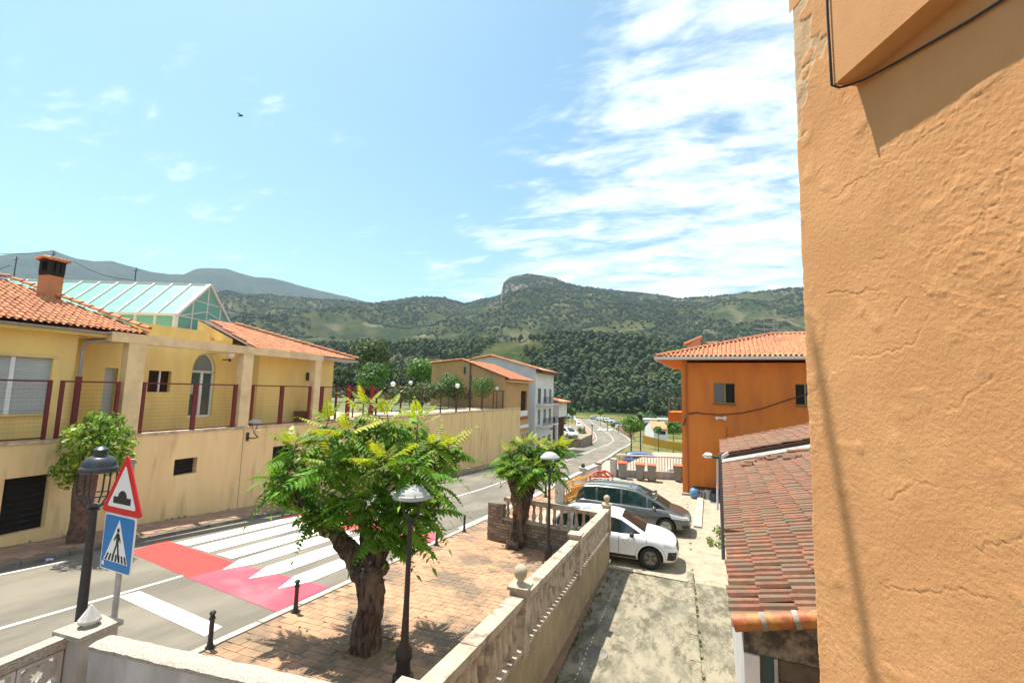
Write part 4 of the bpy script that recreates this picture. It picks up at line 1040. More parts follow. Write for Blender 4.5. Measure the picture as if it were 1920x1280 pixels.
mb = MB().box(-18.44, -17.95, 15.9, 21.9, 1.34, 1.44); mb.build('eaves', render_yel, sc)
MB().tube([(-17.86, 15.9, 1.40), (-17.86, 22.1, 1.40)], .06, 8).build('gutter', grey_metal, sc)
mb = MB(); mb.add([(XB-.05, 15.3, 1.5), (-22, 15.3, 1.5), (-22, 15.3, 2.95), (XB-.05, 15.3, 2.0)], [(0, 1, 2, 3)]); mb.build('gable_wall', render_yel, sc)
# porch roof strip with a tile edge, back roofs
tile_roof(sc, (-20.8, 12.4, 1.95), (0, 1, 0), Vector((-.97, 0, .24)), 14, 2, .23, .4, tile_m, n_ind=0)
mb = MB(); mb.box(-24, -20.3, 10.5, 16.3, 1.2, 1.9); mb.build('upper_wall', render_yel, sc)
MB().box(-27, -19.80, -7.9, 15.3, -1.9, 1.3).build('core', render_yel, sc)
# ------------------------------------------------------------------ glazed skylight
gl = thing('skylight', 'white framed pitched skylight of pale green glass behind the yellow roof', 'skylight', (-26, 20, 1.3))
fH = Vector((-math.sin(YAW), math.cos(YAW), 0)); rH = Vector((math.cos(YAW), math.sin(YAW), 0))
def CF(L_, d, z): return fH*d - rH*L_ + Vector((0, 0, z))
def ptz(px, py, d): return atD(px, py, d)
def fd(v): return v.x*fH.x+v.y*fH.y
def pxd(px, py, dep):
    r = ray(px, py); return r*(dep/(r.x*fH.x+r.y*fH.y))
eN, apx, eFar = pxd(330, 590, 21.6), pxd(392, 534, 23.7), pxd(432, 624, 25.9)
Lr = -rH*11.5
bN = Vector((eN.x, eN.y, 1.6)); eF2 = Vector((eFar.x, eFar.y, eN.z)); bF = Vector((eFar.x, eFar.y, 1.6))
apx.x, apx.y = ((eN+eF2)/2).x, ((eN+eF2)/2).y
ngl = 12
for i in range(ngl):
    a, b = eN+Lr*(i/ngl), eN+Lr*((i+1)/ngl); c, d = apx+Lr*((i+1)/ngl), apx+Lr*(i/ngl)
    MB().quad(a, b, c, d).build('roof_pane', pane_green, gl); a2, b2 = eF2+Lr*(i/ngl), eF2+Lr*((i+1)/ngl)
    MB().quad(a2, b2, c, d).build('roof_pane', pane_green, gl)
    MB().quad(Vector((a.x, a.y, 1.6)), Vector((b.x, b.y, 1.6)), b, a).build('side_pane', pane_green, gl)
    for p, q in ((eN+Lr*(i/ngl), apx+Lr*(i/ngl)), (eF2+Lr*(i/ngl), apx+Lr*(i/ngl)), (Vector((a.x, a.y, 1.6)), a)):
        MB().bar(p, q, .10 if i else .20, .12).build('glazing_bar', frame_w, gl)
for p, q, w in ((eN, eN+Lr, .12), (eF2, eF2+Lr, .12), (apx, apx+Lr, .12), (bN, eN, .16), (bF, eF2, .16), (bN, bF, .12), (eN, eF2, .07)): MB().bar(p, q, w, w).build('frame', frame_w, gl)
apb = Vector((apx.x, apx.y, 1.6))
for i in range(1, 4):
    t = i/4; p = bN.lerp(bF, t); zt_ = eN.z+(apx.z-eN.z)*(1-abs(2*t-1)); MB().bar(p, Vector((p.x, p.y, zt_)), .06, .06).build('glazing_bar', frame_w, gl)
zm = eN.z+(apx.z-eN.z)*.48; MB().bar(Vector((eN.lerp(eF2, .24)).xy.to_3d())+Vector((0, 0, zm)), Vector((eN.lerp(eF2, .76)).xy.to_3d())+Vector((0, 0, zm)), .05, .05).build('glazing_bar', frame_w, gl)
MB().add([bN, bF, eF2, apx, eN], [(0, 1, 2, 3, 4)]).build('gable_pane', pane_green, gl)
for i in range(0, ngl, 2):
    a = eN+Lr*(i/ngl); b = eF2+Lr*(i/ngl); MB().bar(a-Vector((0, 0, .05)), (a+b)/2+Vector((0, 0, .5)), .06, .06).bar(b-Vector((0, 0, .05)), (a+b)/2+Vector((0, 0, .5)), .06, .06).build('truss', frame_w, gl)
# ------------------------------------------------------------------ lamps on the terrace
def bracket_globe():
    p = atX(432, 665, -18.9)
    t = thing('globe_wall_lamp', 'white globe lamp on a dark bracket between the arched door and the second pillar', 'lamp', (p.x, p.y, p.z))
    MB().ball(p, .19, 12).build('globe', globe_m, t, smooth=1); MB().bar(p+Vector((0, -.02, -.22)), p+Vector((-.55, .1, -.22)), .04, .05).cyl(p+Vector((0, 0, -.30)), p+Vector((0, 0, -.17)), .05).build('bracket', black_metal, t)
bracket_globe()
for px_, py_2, X, lb in ((858, 723, -18.2, 'white globe lamp on a post between the two clipped round trees'), (932, 728, -18.2, 'white globe lamp on a post just right of the clipped round trees'),
                    (737, 720, -21.5, 'white globe lamp on a post right beside the large glossy tree'), (770, 718, -25, 'smallest white globe lamp, beyond the railing and left of the tan house')):
    p = atX(px_, py_2, X); s_ = .20
    t = thing('globe_lamp', lb, 'lamp', (p.x, p.y, tz(20)), group='white globe lamps on the terrace')
    MB().ball(p, s_, 12).build('globe', globe_m, t, smooth=1); MB().cyl((p.x, p.y, -2.0), p-Vector((0, 0, .17)), .04, .03).build('post', black_metal, t)
p = atX(478, 792, TX+.75); b0 = Vector((TX+.02, 14.6, -2.28))
t = thing('wall_street_lamp', 'small grey domed street lamp on a curved bracket fixed to the beige wall', 'lamp', tuple(b0))
MB().box(TX+.001, TX+.05, b0.y-.05, b0.y+.07, -2.45, -2.1).tube([b0+Vector((0, 0, -.05)), b0+Vector((.3, .05, -.05)), b0+Vector((.5, .1, 0)), Vector((p.x, p.y, p.z-.42))], .025, 6).tube([(p.x, p.y, p.z-.42), (p.x-.12, p.y, p.z-.2), (p.x-.16, p.y, p.z)], .014, 5).tube([(p.x, p.y, p.z-.42), (p.x+.12, p.y, p.z-.2), (p.x+.16, p.y, p.z)], .014, 5).build('bracket', black_metal, t)
MB().lathe([(.27, 0), (.25, .05), (.16, .11), (.05, .14), (.005, .145)], p, 16).build('shade', dome_m, t, smooth=1)
p = atX(608, 782, TX+.3); t = thing('wall_lamp', 'tiny dark lamp on top of the beige wall right of the third pillar', 'lamp', tuple(p))
MB().lathe([(.14, 0), (.10, .08), (.03, .12), (.004, .2)], p, 10).build('shade', black_metal, t); MB().cyl(p, (TX, p.y, p.z-.3), .02).build('bracket', black_metal, t)
# bench on the porch, crate
q = atX(565, 782, -18.1); tag(MB().box(-.3, .3, -.3, .3, 0, .45, 0, Matrix.Translation((q.x+.1, q.y, -1.86))).box(-.32, .32, -.32, .32, .45, .5, 0, Matrix.Translation((q.x+.1, q.y, -1.86))).build('planter', M('brown_planter', (.12, .07, .04), (.18, .11, .06), scale=12)), 'brown wooden planter box on the porch beside the third pillar', 'planter')
# wall lamp dark fixture on block C
MB().box(XC+.001, XC+.1, roofpt(576, 700, XC).y-.06, roofpt(576, 700, XC).y+.06, .2, .62).build('lantern', black_metal, sc)
# ------------------------------------------------------------------ masts and wires behind the left roof
for px_, py0, py1, lb in ((20, 478, 560, 'thin utility mast rising over the roof at the far left edge'), (89, 468, 560, 'thin mast just behind the terracotta chimney'), (249, 500, 560, 'short aerial mast beyond the green skylight')):
    a, b = atD(px_, py1, 32), atD(px_, py0, 32); tag(MB().cyl((a.x, a.y, -1.9), (a.x, a.y, b.z), .05, .03).bar((a.x-.3, a.y, b.z-.25), (a.x+.3, a.y, b.z-.2), .03, .03).build('mast', M('rusty_mast', (.10, .06, .05)) if px_ == 20 else bpy.data.materials['rusty_mast']), lb, 'mast')
for (x0, y0_, x1, y1_) in ((-60, 466, 89, 471), (-60, 505, 20, 497), (138, 490, 249, 525)):
    a, b = atD(x0, y0_, 32), atD(x1, y1_, 32); c = (a+b)/2-Vector((0, 0, .3)); tag(MB().tube([a, a.lerp(c, .5)-Vector((0, 0, .07)), c, c.lerp(b, .5)-Vector((0, 0, .07)), b], .018, 5).build('wire', cable_m), {-60: 'overhead wire crossing behind the chimney at far left', 138: 'overhead wire sagging right of the chimney'}.get(x0, '') if y0_ != 505 else 'lower overhead wire at the far left edge', 'wire')
# ------------------------------------------------------------------ houses further down the street (left side)
def plain_wall(parent, pts, mat, name='wall'): return MB().add(pts, [tuple(range(len(pts)))]).build(name, mat, parent)
def box_window(parent, c, u, w, h, frame=frame_w, glassm=dark_glass, depth=.08, mull=1):
    c = Vector(c); u = Vector(u).normalized(); n = u.cross(Vector((0, 0, 1))).normalized(); z = Vector((0, 0, 1))
    if n.dot(-c) < 0: n = -n
    a = [c-u*w/2-z*h/2, c+u*w/2-z*h/2, c+u*w/2+z*h/2, c-u*w/2+z*h/2]
    wv = MB().add([p+n*.012 for p in a], [(0, 1, 2, 3)]).build('window', glassm, parent)
    fr = MB()
    for i in range(4): fr.bar(a[i]+n*.03, a[(i+1) % 4]+n*.03, .06, .06, up=n)
    for k in range(mull): x = -w/2+w*(k+1)/(mull+1); fr.bar(c+u*x-z*h/2+n*.03, c+u*x+z*h/2+n*.03, .05, .05, up=n)
    fr.build('frame', frame, wv); return wv
th = thing('tan_house', 'tan gabled house with orange tiles at the far end of the terrace', 'house', (-19, 48, -8))
TXX = -17.32; gy = 45.0
L0, AP, R0 = atY(810, 682, gy), atY(868, 675, gy), atY(942, 708, gy)
R1 = atX(992, 712, TXX)
plain_wall(th, [(L0.x, gy, -9), (TXX, gy, -9), (TXX, gy, R0.z-.02), (AP.x, gy, AP.z), (L0.x, gy, L0.z)], tan_wall)
# street side
mb = MB(); wall_holes((TXX, gy, -9), (0, 1, 0), (0, 0, 1), R1.y-gy, R1.z+9, [(5.25-.0, 7.6, 6.05, 8.95)], .3, mb); mb.build('wall', tan_wall, th)
mb = MB(); mb.box(TXX-.3, TXX-.25, gy+5.25, gy+7.6, -2.95, -.05); wv = mb.build('window', dark_glass, th)
for k in range(5): MB().box(TXX-.24, TXX-.18, gy+5.25+k*.55, gy+5.33+k*.55, -2.2, -.05).build('frame', M('brown_frame', (.10, .04, .02)) if k == 0 else bpy.data.materials['brown_frame'], wv)
MB().box(TXX-.05, TXX+.04, gy+5.2, gy+7.7, -2.95, -2.35).build('balcony_panel', white_m, th); MB().box(TXX-.05, TXX+.08, gy+5.1, gy+7.8, -3.35, -3.1).build('balcony_slab', M('brick_red', (.25, .08, .05)), th)
MB().box(TXX-.0, TXX+.10, gy+5.0, R1.y, -4.35, -4.0).build('string_course', white_m, th)
for k in range(2): box_window(th, (TXX, gy+6.0+k*1.7, -6.0), (0, 1, 0), .9, 2.2, white_m)
dv_ = Vector((R0.x-AP.x, 0, R0.z-AP.z))
slope = Vector((AP.x-TXX-.5, 0, AP.z-R0.z+.15)); e_ = Vector((TXX+.55, gy-.25, R0.z-.12))
nn_ = slope.normalized(); ln = slope.length
tile_roof(th, e_, (0, 1, 0), nn_, 38, int(ln/.42), .24, .42, tile_m, seg=3)
sl2 = (Vector((L0.x-.3, 0, L0.z))-Vector((AP.x, 0, AP.z)))
MB().quad(Vector((AP.x, gy-.25, AP.z+.06)), Vector((L0.x-.3, gy-.25, L0.z+.06)), Vector((L0.x-.3, gy+9, L0.z+.06)), Vector((AP.x, gy+9, AP.z+.06))).quad(e_-Vector((0, 0, .04)), e_+Vector((0, 9, -.04)), Vector((AP.x, gy+9, AP.z)), Vector((AP.x, gy-.25, AP.z))).build('roof_deck', tile_m, th)
for (p, q) in ((Vector((AP.x, gy-.2, AP.z+.05)), Vector((TXX+.5, gy-.2, R0.z-.05))), (Vector((AP.x, gy-.2, AP.z+.05)), Vector((L0.x-.3, gy-.2, L0.z+.05)))): ridge_caps(th, p, q, .13, tile_m)
MB().box(TXX, TXX+.5, gy, R1.y+.3, R0.z-.42, R0.z-.22).build('eaves', M('tan_eaves', (.5, .33, .17)), th)
for x, z, w, h in ((AP.x-1.9, 1.2, .35, .9), (AP.x+.3, 2.0, .3, .8)): box_window(th, (x, gy, z), (1, 0, 0), w, h, M('grey_frame', (.25, .25, .27)) if z > 1.5 else white_m, dark_glass, mull=0)
MB().cyl((AP.x+1.0, gy-.1, -4), (AP.x+1.0, gy-.1, AP.z-.3), .06).build('downpipe', black_metal, th)
MB().cyl((AP.x+1.0, gy-.1, AP.z-.3), (AP.x+1.0, gy-.1, AP.z+2.2), .03).build('aerial', black_metal, th)
# white gabled house
wh = thing('white_house', 'tall greyish white gabled house with balconies behind the tan house', 'house', (-19, 60, -9))
gy2 = 57.; WX = -17.2
A1, AP1, B1 = atY(885, 676, gy2), atY(922, 668, gy2), atY(1005, 691, gy2); WX = B1.x
plain_wall(wh, [(A1.x-3, gy2, -10), (WX, gy2, -10), (WX, gy2, B1.z), (AP1.x, gy2, AP1.z), (A1.x-3, gy2, A1.z-.4)], grey_white_wall)
yE = 66.
plain_wall(wh, [(WX, gy2, -10), (WX, yE, -10), (WX, yE, B1.z), (WX, gy2, B1.z)], grey_white_wall)
MB().quad((AP1.x, gy2-.4, AP1.z+.1), (AP1.x, yE, AP1.z+.1), (WX+.9, yE, B1.z-.15), (WX+.9, gy2-.4, B1.z-.15)).quad((AP1.x, gy2-.4, AP1.z+.1), (AP1.x, yE, AP1.z+.1), (A1.x-3.3, yE, A1.z-.6), (A1.x-3.3, gy2-.4, A1.z-.6)).build('roof_deck', tile_m, wh)
ridge_caps(wh, (AP1.x, gy2-.35, AP1.z+.08), (WX+.8, gy2-.35, B1.z-.1), .16, tile_m, step=.5); ridge_caps(wh, (AP1.x, gy2-.35, AP1.z+.08), (A1.x-3, gy2-.35, A1.z-.5), .16, tile_m, step=.5)
MB().box(WX+.01, WX+.9, gy2, yE, B1.z-.5, B1.z-.2).build('eaves', under_m, wh)
for zf in (-1.9, -4.7):
    b_ = MB().box(WX, WX+1.0, gy2+.3, yE-.5, zf, zf+.16).build('balcony', grey_white_wall, wh)
    rb = MB(); rb.bar((WX+.98, gy2+.35, zf+1.1), (WX+.98, yE-.5, zf+1.1), .05, .05)
    for k in range(30): rb.bar((WX+.98, gy2+.35+k*.27, zf+.16), (WX+.98, gy2+.35+k*.27, zf+1.1), .025, .025, up=(1, 0, 0))
    rb.build('balcony_railing', black_metal, b_)
    for k in range(3): box_window(wh, (WX, gy2+1.7+k*2.7, zf+1.25), (0, 1, 0), 1.2, 2.0, M('green_shutter', (.35, .38, .33)) if k == 0 and zf > -3 else white_m)
for k in range(3): box_window(wh, (WX, gy2+1.6+k*2.7, -7.3), (0, 1, 0), 1.3, 2.2, black_metal)
# white bay with small tiled roof
bh = thing('white_annex', 'small white upper-floor annex with an orange tiled lean-to roof above a porch', 'building', (-17, 69, -9))
by = 67.
a, b, c, d = atY(1028, 752, by), atY(1048, 757, by), atY(1048, 782, by), atY(1028, 780, by)
x0, x1 = a.x-.6, c.x; MB().box(x0, x1, by, by+5, c.z, a.z-.0).build('wall', grey_white_wall, bh)
e0_, e1_ = atY(1018, 748, by-.4), atY(1055, 756, by-.4)
MB().prism([(e0_.x, by-.5, e0_.z), (e1_.x, by-.5, e1_.z), (e1_.x, by-.5, e1_.z+.25), (e0_.x, by-.5, e0_.z+.25)], (0, 1, 0), 5.8).build('roof', tile_m, bh)
for x in (x0+.4, x1-.4): MB().box(x-.2, x+.2, by, by+.4, -10, c.z).build('pillar', white_m, bh)
MB().prism([(x0-2.2, by-2.5, c.z-.3), (x1-.6, by-2.5, c.z-1.7), (x1-.6, by-2.5, c.z-1.5), (x0-2.2, by-2.5, c.z-.1)], (0, 1, 0), 3).build('porch_roof', M('dark_brown_roof', (.16, .05, .035)), bh)
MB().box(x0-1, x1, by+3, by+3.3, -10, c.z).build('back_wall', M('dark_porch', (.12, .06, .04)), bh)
# yard wall with bushes, rough stone bank, parked cars behind; sidewalk along the left of the bend
bank = MB(); pts = []
for p in ((1046, 824), (1060, 829), (1075, 833), (1088, 831), (1096, 822), (1099, 812)): q = gp(*p); pts.append(q)
vs = []; nb_ = 7
for i, q in enumerate(pts):
    for j in range(nb_): vs.append((q.x-.5*j/nb_+random.uniform(-.15, .15), q.y+.3*j/nb_+random.uniform(-.15, .15), q.z-.3+2.1*j/(nb_-1)+random.uniform(-.08, .08)))
for i, q in enumerate(pts): vs.append((q.x-6, q.y+4, q.z+1.8))
n0 = len(pts)*nb_
fs = [(i*nb_+j, (i+1)*nb_+j, (i+1)*nb_+j+1, i*nb_+j+1) for i in range(len(pts)-1) for j in range(nb_-1)]+[(i*nb_+nb_-1, (i+1)*nb_+nb_-1, n0+i+1, n0+i) for i in range(len(pts)-1)]
tag(MB().add(vs, fs).build('stone_bank', M('rubble_stone', (.30, .23, .15), (.12, .095, .065), scale=1.8, bump=1, bscale=3, bdist=.15, rough=1)), 'rough tan rubble stone bank on the inside of the road bend', 'wall')
wl = [gp(1098, 812), gp(1093, 800), gp(1086, 790), gp(1078, 782)]
mbw = MB()
for a, b in zip(wl, wl[1:]): mbw.bar(a+Vector((-.8, 0, .25)), b+Vector((-.8, 0, .25)), .3, .7)
tag(mbw.build('low_white_wall', white_m), 'low white wall following the left side of the road bend', 'wall')
sw = ribbon(-HW-1.6, -HW-.02, .1, 84, 200, side_paver, 'bend_sidewalk', 2); sw['kind'] = 'structure'
# ------------------------------------------------------------------ orange house right of the street
oh = thing('orange_house', 'bright orange rendered two-storey house with terracotta hip roof', 'house', (4, 28, -5.45))
oc = Vector((.08, 27.8, 0)); rot = rad(-5); ou = Vector((math.cos(rot), math.sin(rot), 0)); ov = Vector((-math.sin(rot), math.cos(rot), 0))
# camera facing wall runs along ou from oc
def OP(u, v, z): return oc+ou*u+ov*v+Vector((0, 0, z))
def on_face(px, py):
    d = ray(px, py); t = (oc.dot(ov))/d.dot(ov); p = d*t; return (p-oc).dot(ou), p.z
u1 = 12.; zs = on_face(1279, 680)[1]
w1 = [on_face(1337, 717), on_face(1378, 757)]; w2 = [on_face(1491, 719), on_face(1534, 761)]
mb = MB(); holes = [(a[0], b[0], b[1]+6.2, a[1]+6.2) for a, b in (w1, w2)]
wall_holes(OP(0, 0, -6.2), ou, (0, 0, 1), u1, zs+6.2, holes, .14, mb)
mb.quad(OP(0, 0, -6.2), OP(0, 9, -6.2), OP(0, 9, zs), OP(0, 0, zs)); mb.quad(OP(u1, 0, -6.2), OP(u1, 9, -6.2), OP(u1, 9, zs), OP(u1, 0, zs)); mb.quad(OP(0, 9, -6.2), OP(u1, 9, -6.2), OP(u1, 9, zs), OP(0, 9, zs))
mb.build('wall', orange_house, oh)
olive_fr = M('olive_window_frame', (.30, .22, .07), rough=.5)
for k, (a, b) in enumerate((w1, w2)):
    w = b[0]-a[0]; zm_ = (a[1]+b[1])/2; g_ = MB(); g_.add([OP(a[0], .12, b[1]), OP(b[0], .12, b[1]), OP(b[0], .12, a[1]), OP(a[0], .12, a[1])], [(0, 1, 2, 3)]); wv = g_.build('window', dark_hole, oh)
    h0, h1 = (a[0]+.02, a[0]+w*.55) if k == 0 else (a[0]+w*.45, b[0]-.02)
    MB().add([OP(h0, .09, b[1]), OP(h1, .09, b[1]), OP(h1, .09, a[1]), OP(h0, .09, a[1])], [(0, 1, 2, 3)]).build('pane', M('reflecting_pane', (.14, .12, .12) if k == 0 else (.05, .05, .04), rough=.15), wv)
    f_ = MB()
    for p, q in (((h0, b[1]), (h0, a[1])), ((h1, b[1]), (h1, a[1])), ((a[0], b[1]+.02), (b[0], b[1]+.02)), ((a[0], a[1]-.02), (b[0], a[1]-.02))): f_.bar(OP(p[0], .07, p[1]), OP(q[0], .07, q[1]), .06, .05, up=ov)
    f_.build('frame', olive_fr, wv)
    MB().bar(OP(a[0]-.04, -.03, b[1]-.03), OP(b[0]+.04, -.03, b[1]-.03), .12, .05).build('sill', M('dark_sill', (.14, .08, .03)), oh)
# soffit and fascia
ovh = 1.35; so_ = .75; ze = on_face(1279, 676)[1]
fasc = []; ol, of_ = -ovh, -.55
zE = ze+.02
mb = MB(); mb.quad(OP(ol, of_, zE), OP(u1+1, of_, zE), OP(u1+1, 10, zE), OP(ol, 10, zE)); mb.build('soffit', orange_house, oh)
mb = MB(); mb.bar(OP(ol-.06, of_-.03, zE+.09), OP(u1+1, of_-.03, zE+.09), .10, .16); mb.bar(OP(ol-.03, of_, zE+.09), OP(ol-.03, 10, zE+.09), .08, .16); mb.build('gutter', M('cream_gutter', (.66, .60, .50), rough=.5), oh)
MB().tube([OP(.28, -.48, zE+.02), OP(.28, -.2, zE-.25), OP(.28, -.06, zE-.4), OP(.28, -.06, -5.4)], .05, 8).build('downpipe', M('orange_pipe', (.36, .11, .03)), oh)
apO = pxd(1447, 626, fd(OP(4.5, 4.5, 0))); hz_ = apO.z
# hip roof: near face + left face
cL = OP(ol, of_, zE+.18); cR = OP(u1+1, of_, zE+.18)
pk = OP((apO-oc).dot(ou) if False else 4.9, 4.6, 0); pk.z = (ray(1447, 627)*(pk.dot(fH)/(ray(1447, 627).dot(fH)))).z
dvn = OP(0, 4.6, 0)-OP(0, of_, 0); run = dvn.length; rise = pk.z-cL.z; vN = (Vector((ov.x*run, ov.y*run, rise))).normalized(); lenN = math.hypot(run, rise)
uL = 4.9-ol
tile_roof(oh, cL, ou, vN, int((u1+1-ol)/.235), int(lenN/.4)+1, .235, .40, tile_m, lambda s, t: s > uL*t/lenN and t < lenN, n_ind=0, seg=5)
fL = (Vector((ou.x*uL, ou.y*uL, rise))).normalized(); lenL = math.hypot(uL, rise)
tile_roof(oh, OP(ol, 10, zE+.18), -ov, fL, int(10.5/.235), int(lenL/.4)+1, .235, .40, tile_m, lambda s, t: (10.55-s) > (4.6+.55)*t/lenL, n_ind=0, seg=4)
mb = MB(); dn = Vector((0, 0, -.04)); mb.add([cL+dn, cR+dn, OP(u1+1, 4.6, pk.z)+dn, pk+dn], [(0, 1, 2, 3)]); mb.add([cL+dn, pk+dn, OP(ol, 10, zE+.18)+dn], [(0, 1, 2)]); mb.add([pk+dn, OP(u1+1, 4.6, pk.z)+dn, OP(u1+1, 10, zE)+dn, OP(ol, 10, zE)+dn], [(0, 1, 2, 3)]); mb.build('roof_deck', under_m, oh)
ridge_caps(oh, cL, pk, .12, tile_m); ridge_caps(oh, pk, OP(u1+1, 4.6, pk.z), .12, tile_m)
# chimneys with sloping tiled caps
def pt_u(px, py, v):
    d = ray(px, py); q = oc+ov*v; t = q.dot(ov)/d.dot(ov); return d*t
for (xa, xb, yt0, yt1, yb, v, lb) in ((1283, 1316, 645, 631, 660, 3.6, 0), (1324, 1346, 643, 642, 655, 4.6, 1)):
    a, b, c = pt_u(xa, yt0, v), pt_u(xb, yt1, v), pt_u(xa, yb, v)
    k = [a+Vector((.15, 0, 0)), b-Vector((.12, 0, 0))]
    o = MB().prism([Vector((k[0].x, k[0].y, c.z-1)), Vector((k[1].x, k[1].y, c.z-1)), k[1]-Vector((0, 0, .1)), k[0]-Vector((0, 0, .1))], ov, .7).build('chimney', M('chimney_orange', (.50, .25, .12)) if lb == 0 else tan_wall, oh)
    for j in range(4): MB().tube([a+ov*(.05+j*.2), b+ov*(.05+j*.2)], [.09, .09], 8).build('cap_tile', tile_m, o)
# balcony on the left side
bA, bB = atY(1252, 760, 31.), atY(1252, 790, 31.)
zb_ = bB.z; zt2 = atY(1252, 772, 31.).z
v0 = 3.2; bl = (bA-OP(0, v0, bA.z)).dot(ou)
o = MB().add([OP(bl, v0, zb_), OP(0, v0, zb_), OP(0, v0+3, zb_), OP(bl, v0+3, zb_), OP(bl, v0, zt2), OP(0, v0, zt2), OP(0, v0+3, zt2), OP(bl, v0+3, zt2)], [(0, 1, 2, 3), (4, 5, 6, 7), (0, 1, 5, 4), (0, 3, 7, 4), (2, 3, 7, 6)]).build('balcony', orange_house, oh)
zr_ = atY(1252, 746, 31.).z
rb = MB(); rb.bar(OP(bl+.05, v0+.05, zr_), OP(0, v0+.05, zr_), .05, .05); rb.bar(OP(bl+.05, v0+.05, zt2), OP(bl+.05, v0+.05, zr_), .05, .05, up=ov); rb.bar(OP(bl+.05, v0+.05, zr_), OP(bl+.05, v0+3, zr_), .05, .05)
for k in range(5): rb.bar(OP(bl*(k+.5)/5, v0+.05, zt2), OP(bl*(k+.5)/5, v0+.05, zr_), .02, .02, up=ov)
rb.build('balcony_railing', M('pinkish_railing', (.4, .3, .28)), o)
# aerial on its roof
ab = OP(5.0, 3.2, 0); az0 = pk.z-.4; za_ = pxd(1450, 592, ab.dot(fH)); an = thing('tv_aerial', 'thin many-armed television aerial on the orange house roof', 'aerial', (za_.x, za_.y, az0))
al = M('aerial_metal', (.35, .33, .33), rough=.5, metal=.5)
MB().cyl((za_.x, za_.y, az0-.3), (za_.x, za_.y, za_.z), .025).build('mast', al, an)
for k, z in enumerate((-.18, -.5, -.82, -1.25)): MB().cyl(Vector((za_.x, za_.y, za_.z+z))-rH*1.25, Vector((za_.x, za_.y, za_.z+z))+rH*(.3 if k % 2 else 1.25), .014).build('arm', al, an)
MB().bar(Vector((za_.x, za_.y, za_.z-.5))-rH*.3, Vector((za_.x, za_.y, za_.z-.5))+rH*.3, .06, .06).cyl(Vector((za_.x-.5, za_.y, az0)), Vector((za_.x-.5, za_.y, za_.z-.2)), .015).build('boom', al, an)
# cable across its front
pts = [on_face(*p) for p in ((1281, 797), (1285, 788), (1288, 776), (1306, 773))]
tb = [OP(u, -.05, z) for u, z in pts]
f2 = [(1320, 775), (1350, 777), (1390, 774), (1430, 765), (1480, 748), (1530, 733)]
tb2 = [OP(on_face(*p)[0], -.25, on_face(*p)[1]) for p in f2]
tag(MB().tube(tb+tb2, .035, 6).build('cable', M('brown_cable', (.09, .035, .018))), 'dark sagging cable crossing the orange house front', 'cable')
pts = [OP(on_face(*p)[0], -.3, on_face(*p)[1]) for p in ((1360, 785), (1380, 795), (1410, 803), (1445, 806))]
tag(MB().tube(pts, .02, 6).build('cable', M('pale_cable', (.35, .2, .14))), 'pale thin cable drooping from the white junction on the orange house', 'cable')
a = OP(on_face(1352, 783)[0], -.15, on_face(1352, 783)[1])
tag(MB().bar(a-rH*.30, a+rH*.30, .1, .08).bar(a+rH*.2+Vector((0, 0, -.12)), a+rH*.2+Vector((0, 0, .1)), .12, .14).bar(a-rH*.25+Vector((0, 0, -.1)), a-rH*.2+Vector((0, 0, .06)), .05, .05).build('junction_bracket', white_m), 'white cable bracket fixed to the orange house front', 'bracket')
# seam on the wall
MB().bar(OP(on_face(1363, 800)[0], -.012, on_face(1363, 800)[1]), OP(on_face(1363, 800)[0], -.012, on_face(1363, 850)[1]), .03, .03, up=ov).build('conduit', bpy.data.materials['orange_pipe'], oh)
# things standing at the foot of that house
zf = -5.47
for px_, py_, nm_, lb, mt_ in ((1302, 930, 'gas_bottle', 'round blue gas bottle at the foot of the orange house', blue_m), (1318, 930, 'bucket', 'grey bucket right of the blue gas bottle', grey_metal), (1328, 932, 'tin', 'pale metal tin among the pots by the orange house', galv), (1340, 935, 'flower_pot', 'dark blue-grey flower pot nearest the tiled shed', M('slate_pot', (.1, .13, .16)))):
    q = atZ(px_, py_+4, zf); q = Vector((q.x, q.y, zf)); q = OP((q-oc).dot(ou), min((q-oc).dot(ov), -.35), zf)
    t = thing(nm_, lb, nm_.replace('_', ' '), tuple(q))
    if nm_ == 'gas_bottle': MB().lathe([(.14, 0), (.15, .03), (.20, .08), (.23, .2), (.23, .38), (.18, .5), (.07, .56), (.06, .6)], q, 18).build('body', mt_, t, smooth=.8); MB().lathe([(.10, .58), (.11, .66), (.09, .66)], q, 12).build('collar', black_metal, t)
    else:
        h_ = {'bucket': .36, 'tin': .45, 'flower_pot': .34}[nm_]; MB().lathe([(.11, 0), (.15, h_), (.165, h_), (.165, h_+.03), (.14, h_+.03), (.10, h_*.6)], q, 14).build('body', mt_, t, smooth=.8); MB().tube([q+Vector((-.15, 0, h_)), q+Vector((0, -.05, h_+.1)), q+Vector((.15, 0, h_))], .008, 5).build('handle', black_metal, t)
MB().box(-.02, 5.5, -.30, -.02, -6, -5.36, 0, Matrix.Translation(Vector((oc.x, oc.y, 0))) @ Matrix.Rotation(rot, 4, 'Z')).build('plinth', lot_m, oh)
MB().box(.55, 5.5, -.012, -.003, -5.4, -4.95, 0, Matrix.Translation(Vector((oc.x, oc.y, 0))) @ Matrix.Rotation(rot, 4, 'Z')).build('dark_foot_band', M('dark_foot_band', (.06, .035, .02), (.25, .08, .02), scale=2.5)  , oh)  # mottled darker band along the foot of the front wall
a, b = atZ(1313, 934, -5.4), atZ(1308, 987, -5.4)
tag(MB().bar((a.x, a.y, -5.40), (b.x, b.y, -5.40), .30, .06).build('plank', wood_m), 'long bleached wooden plank lying on the parking ground beside the grey minivan', 'plank')
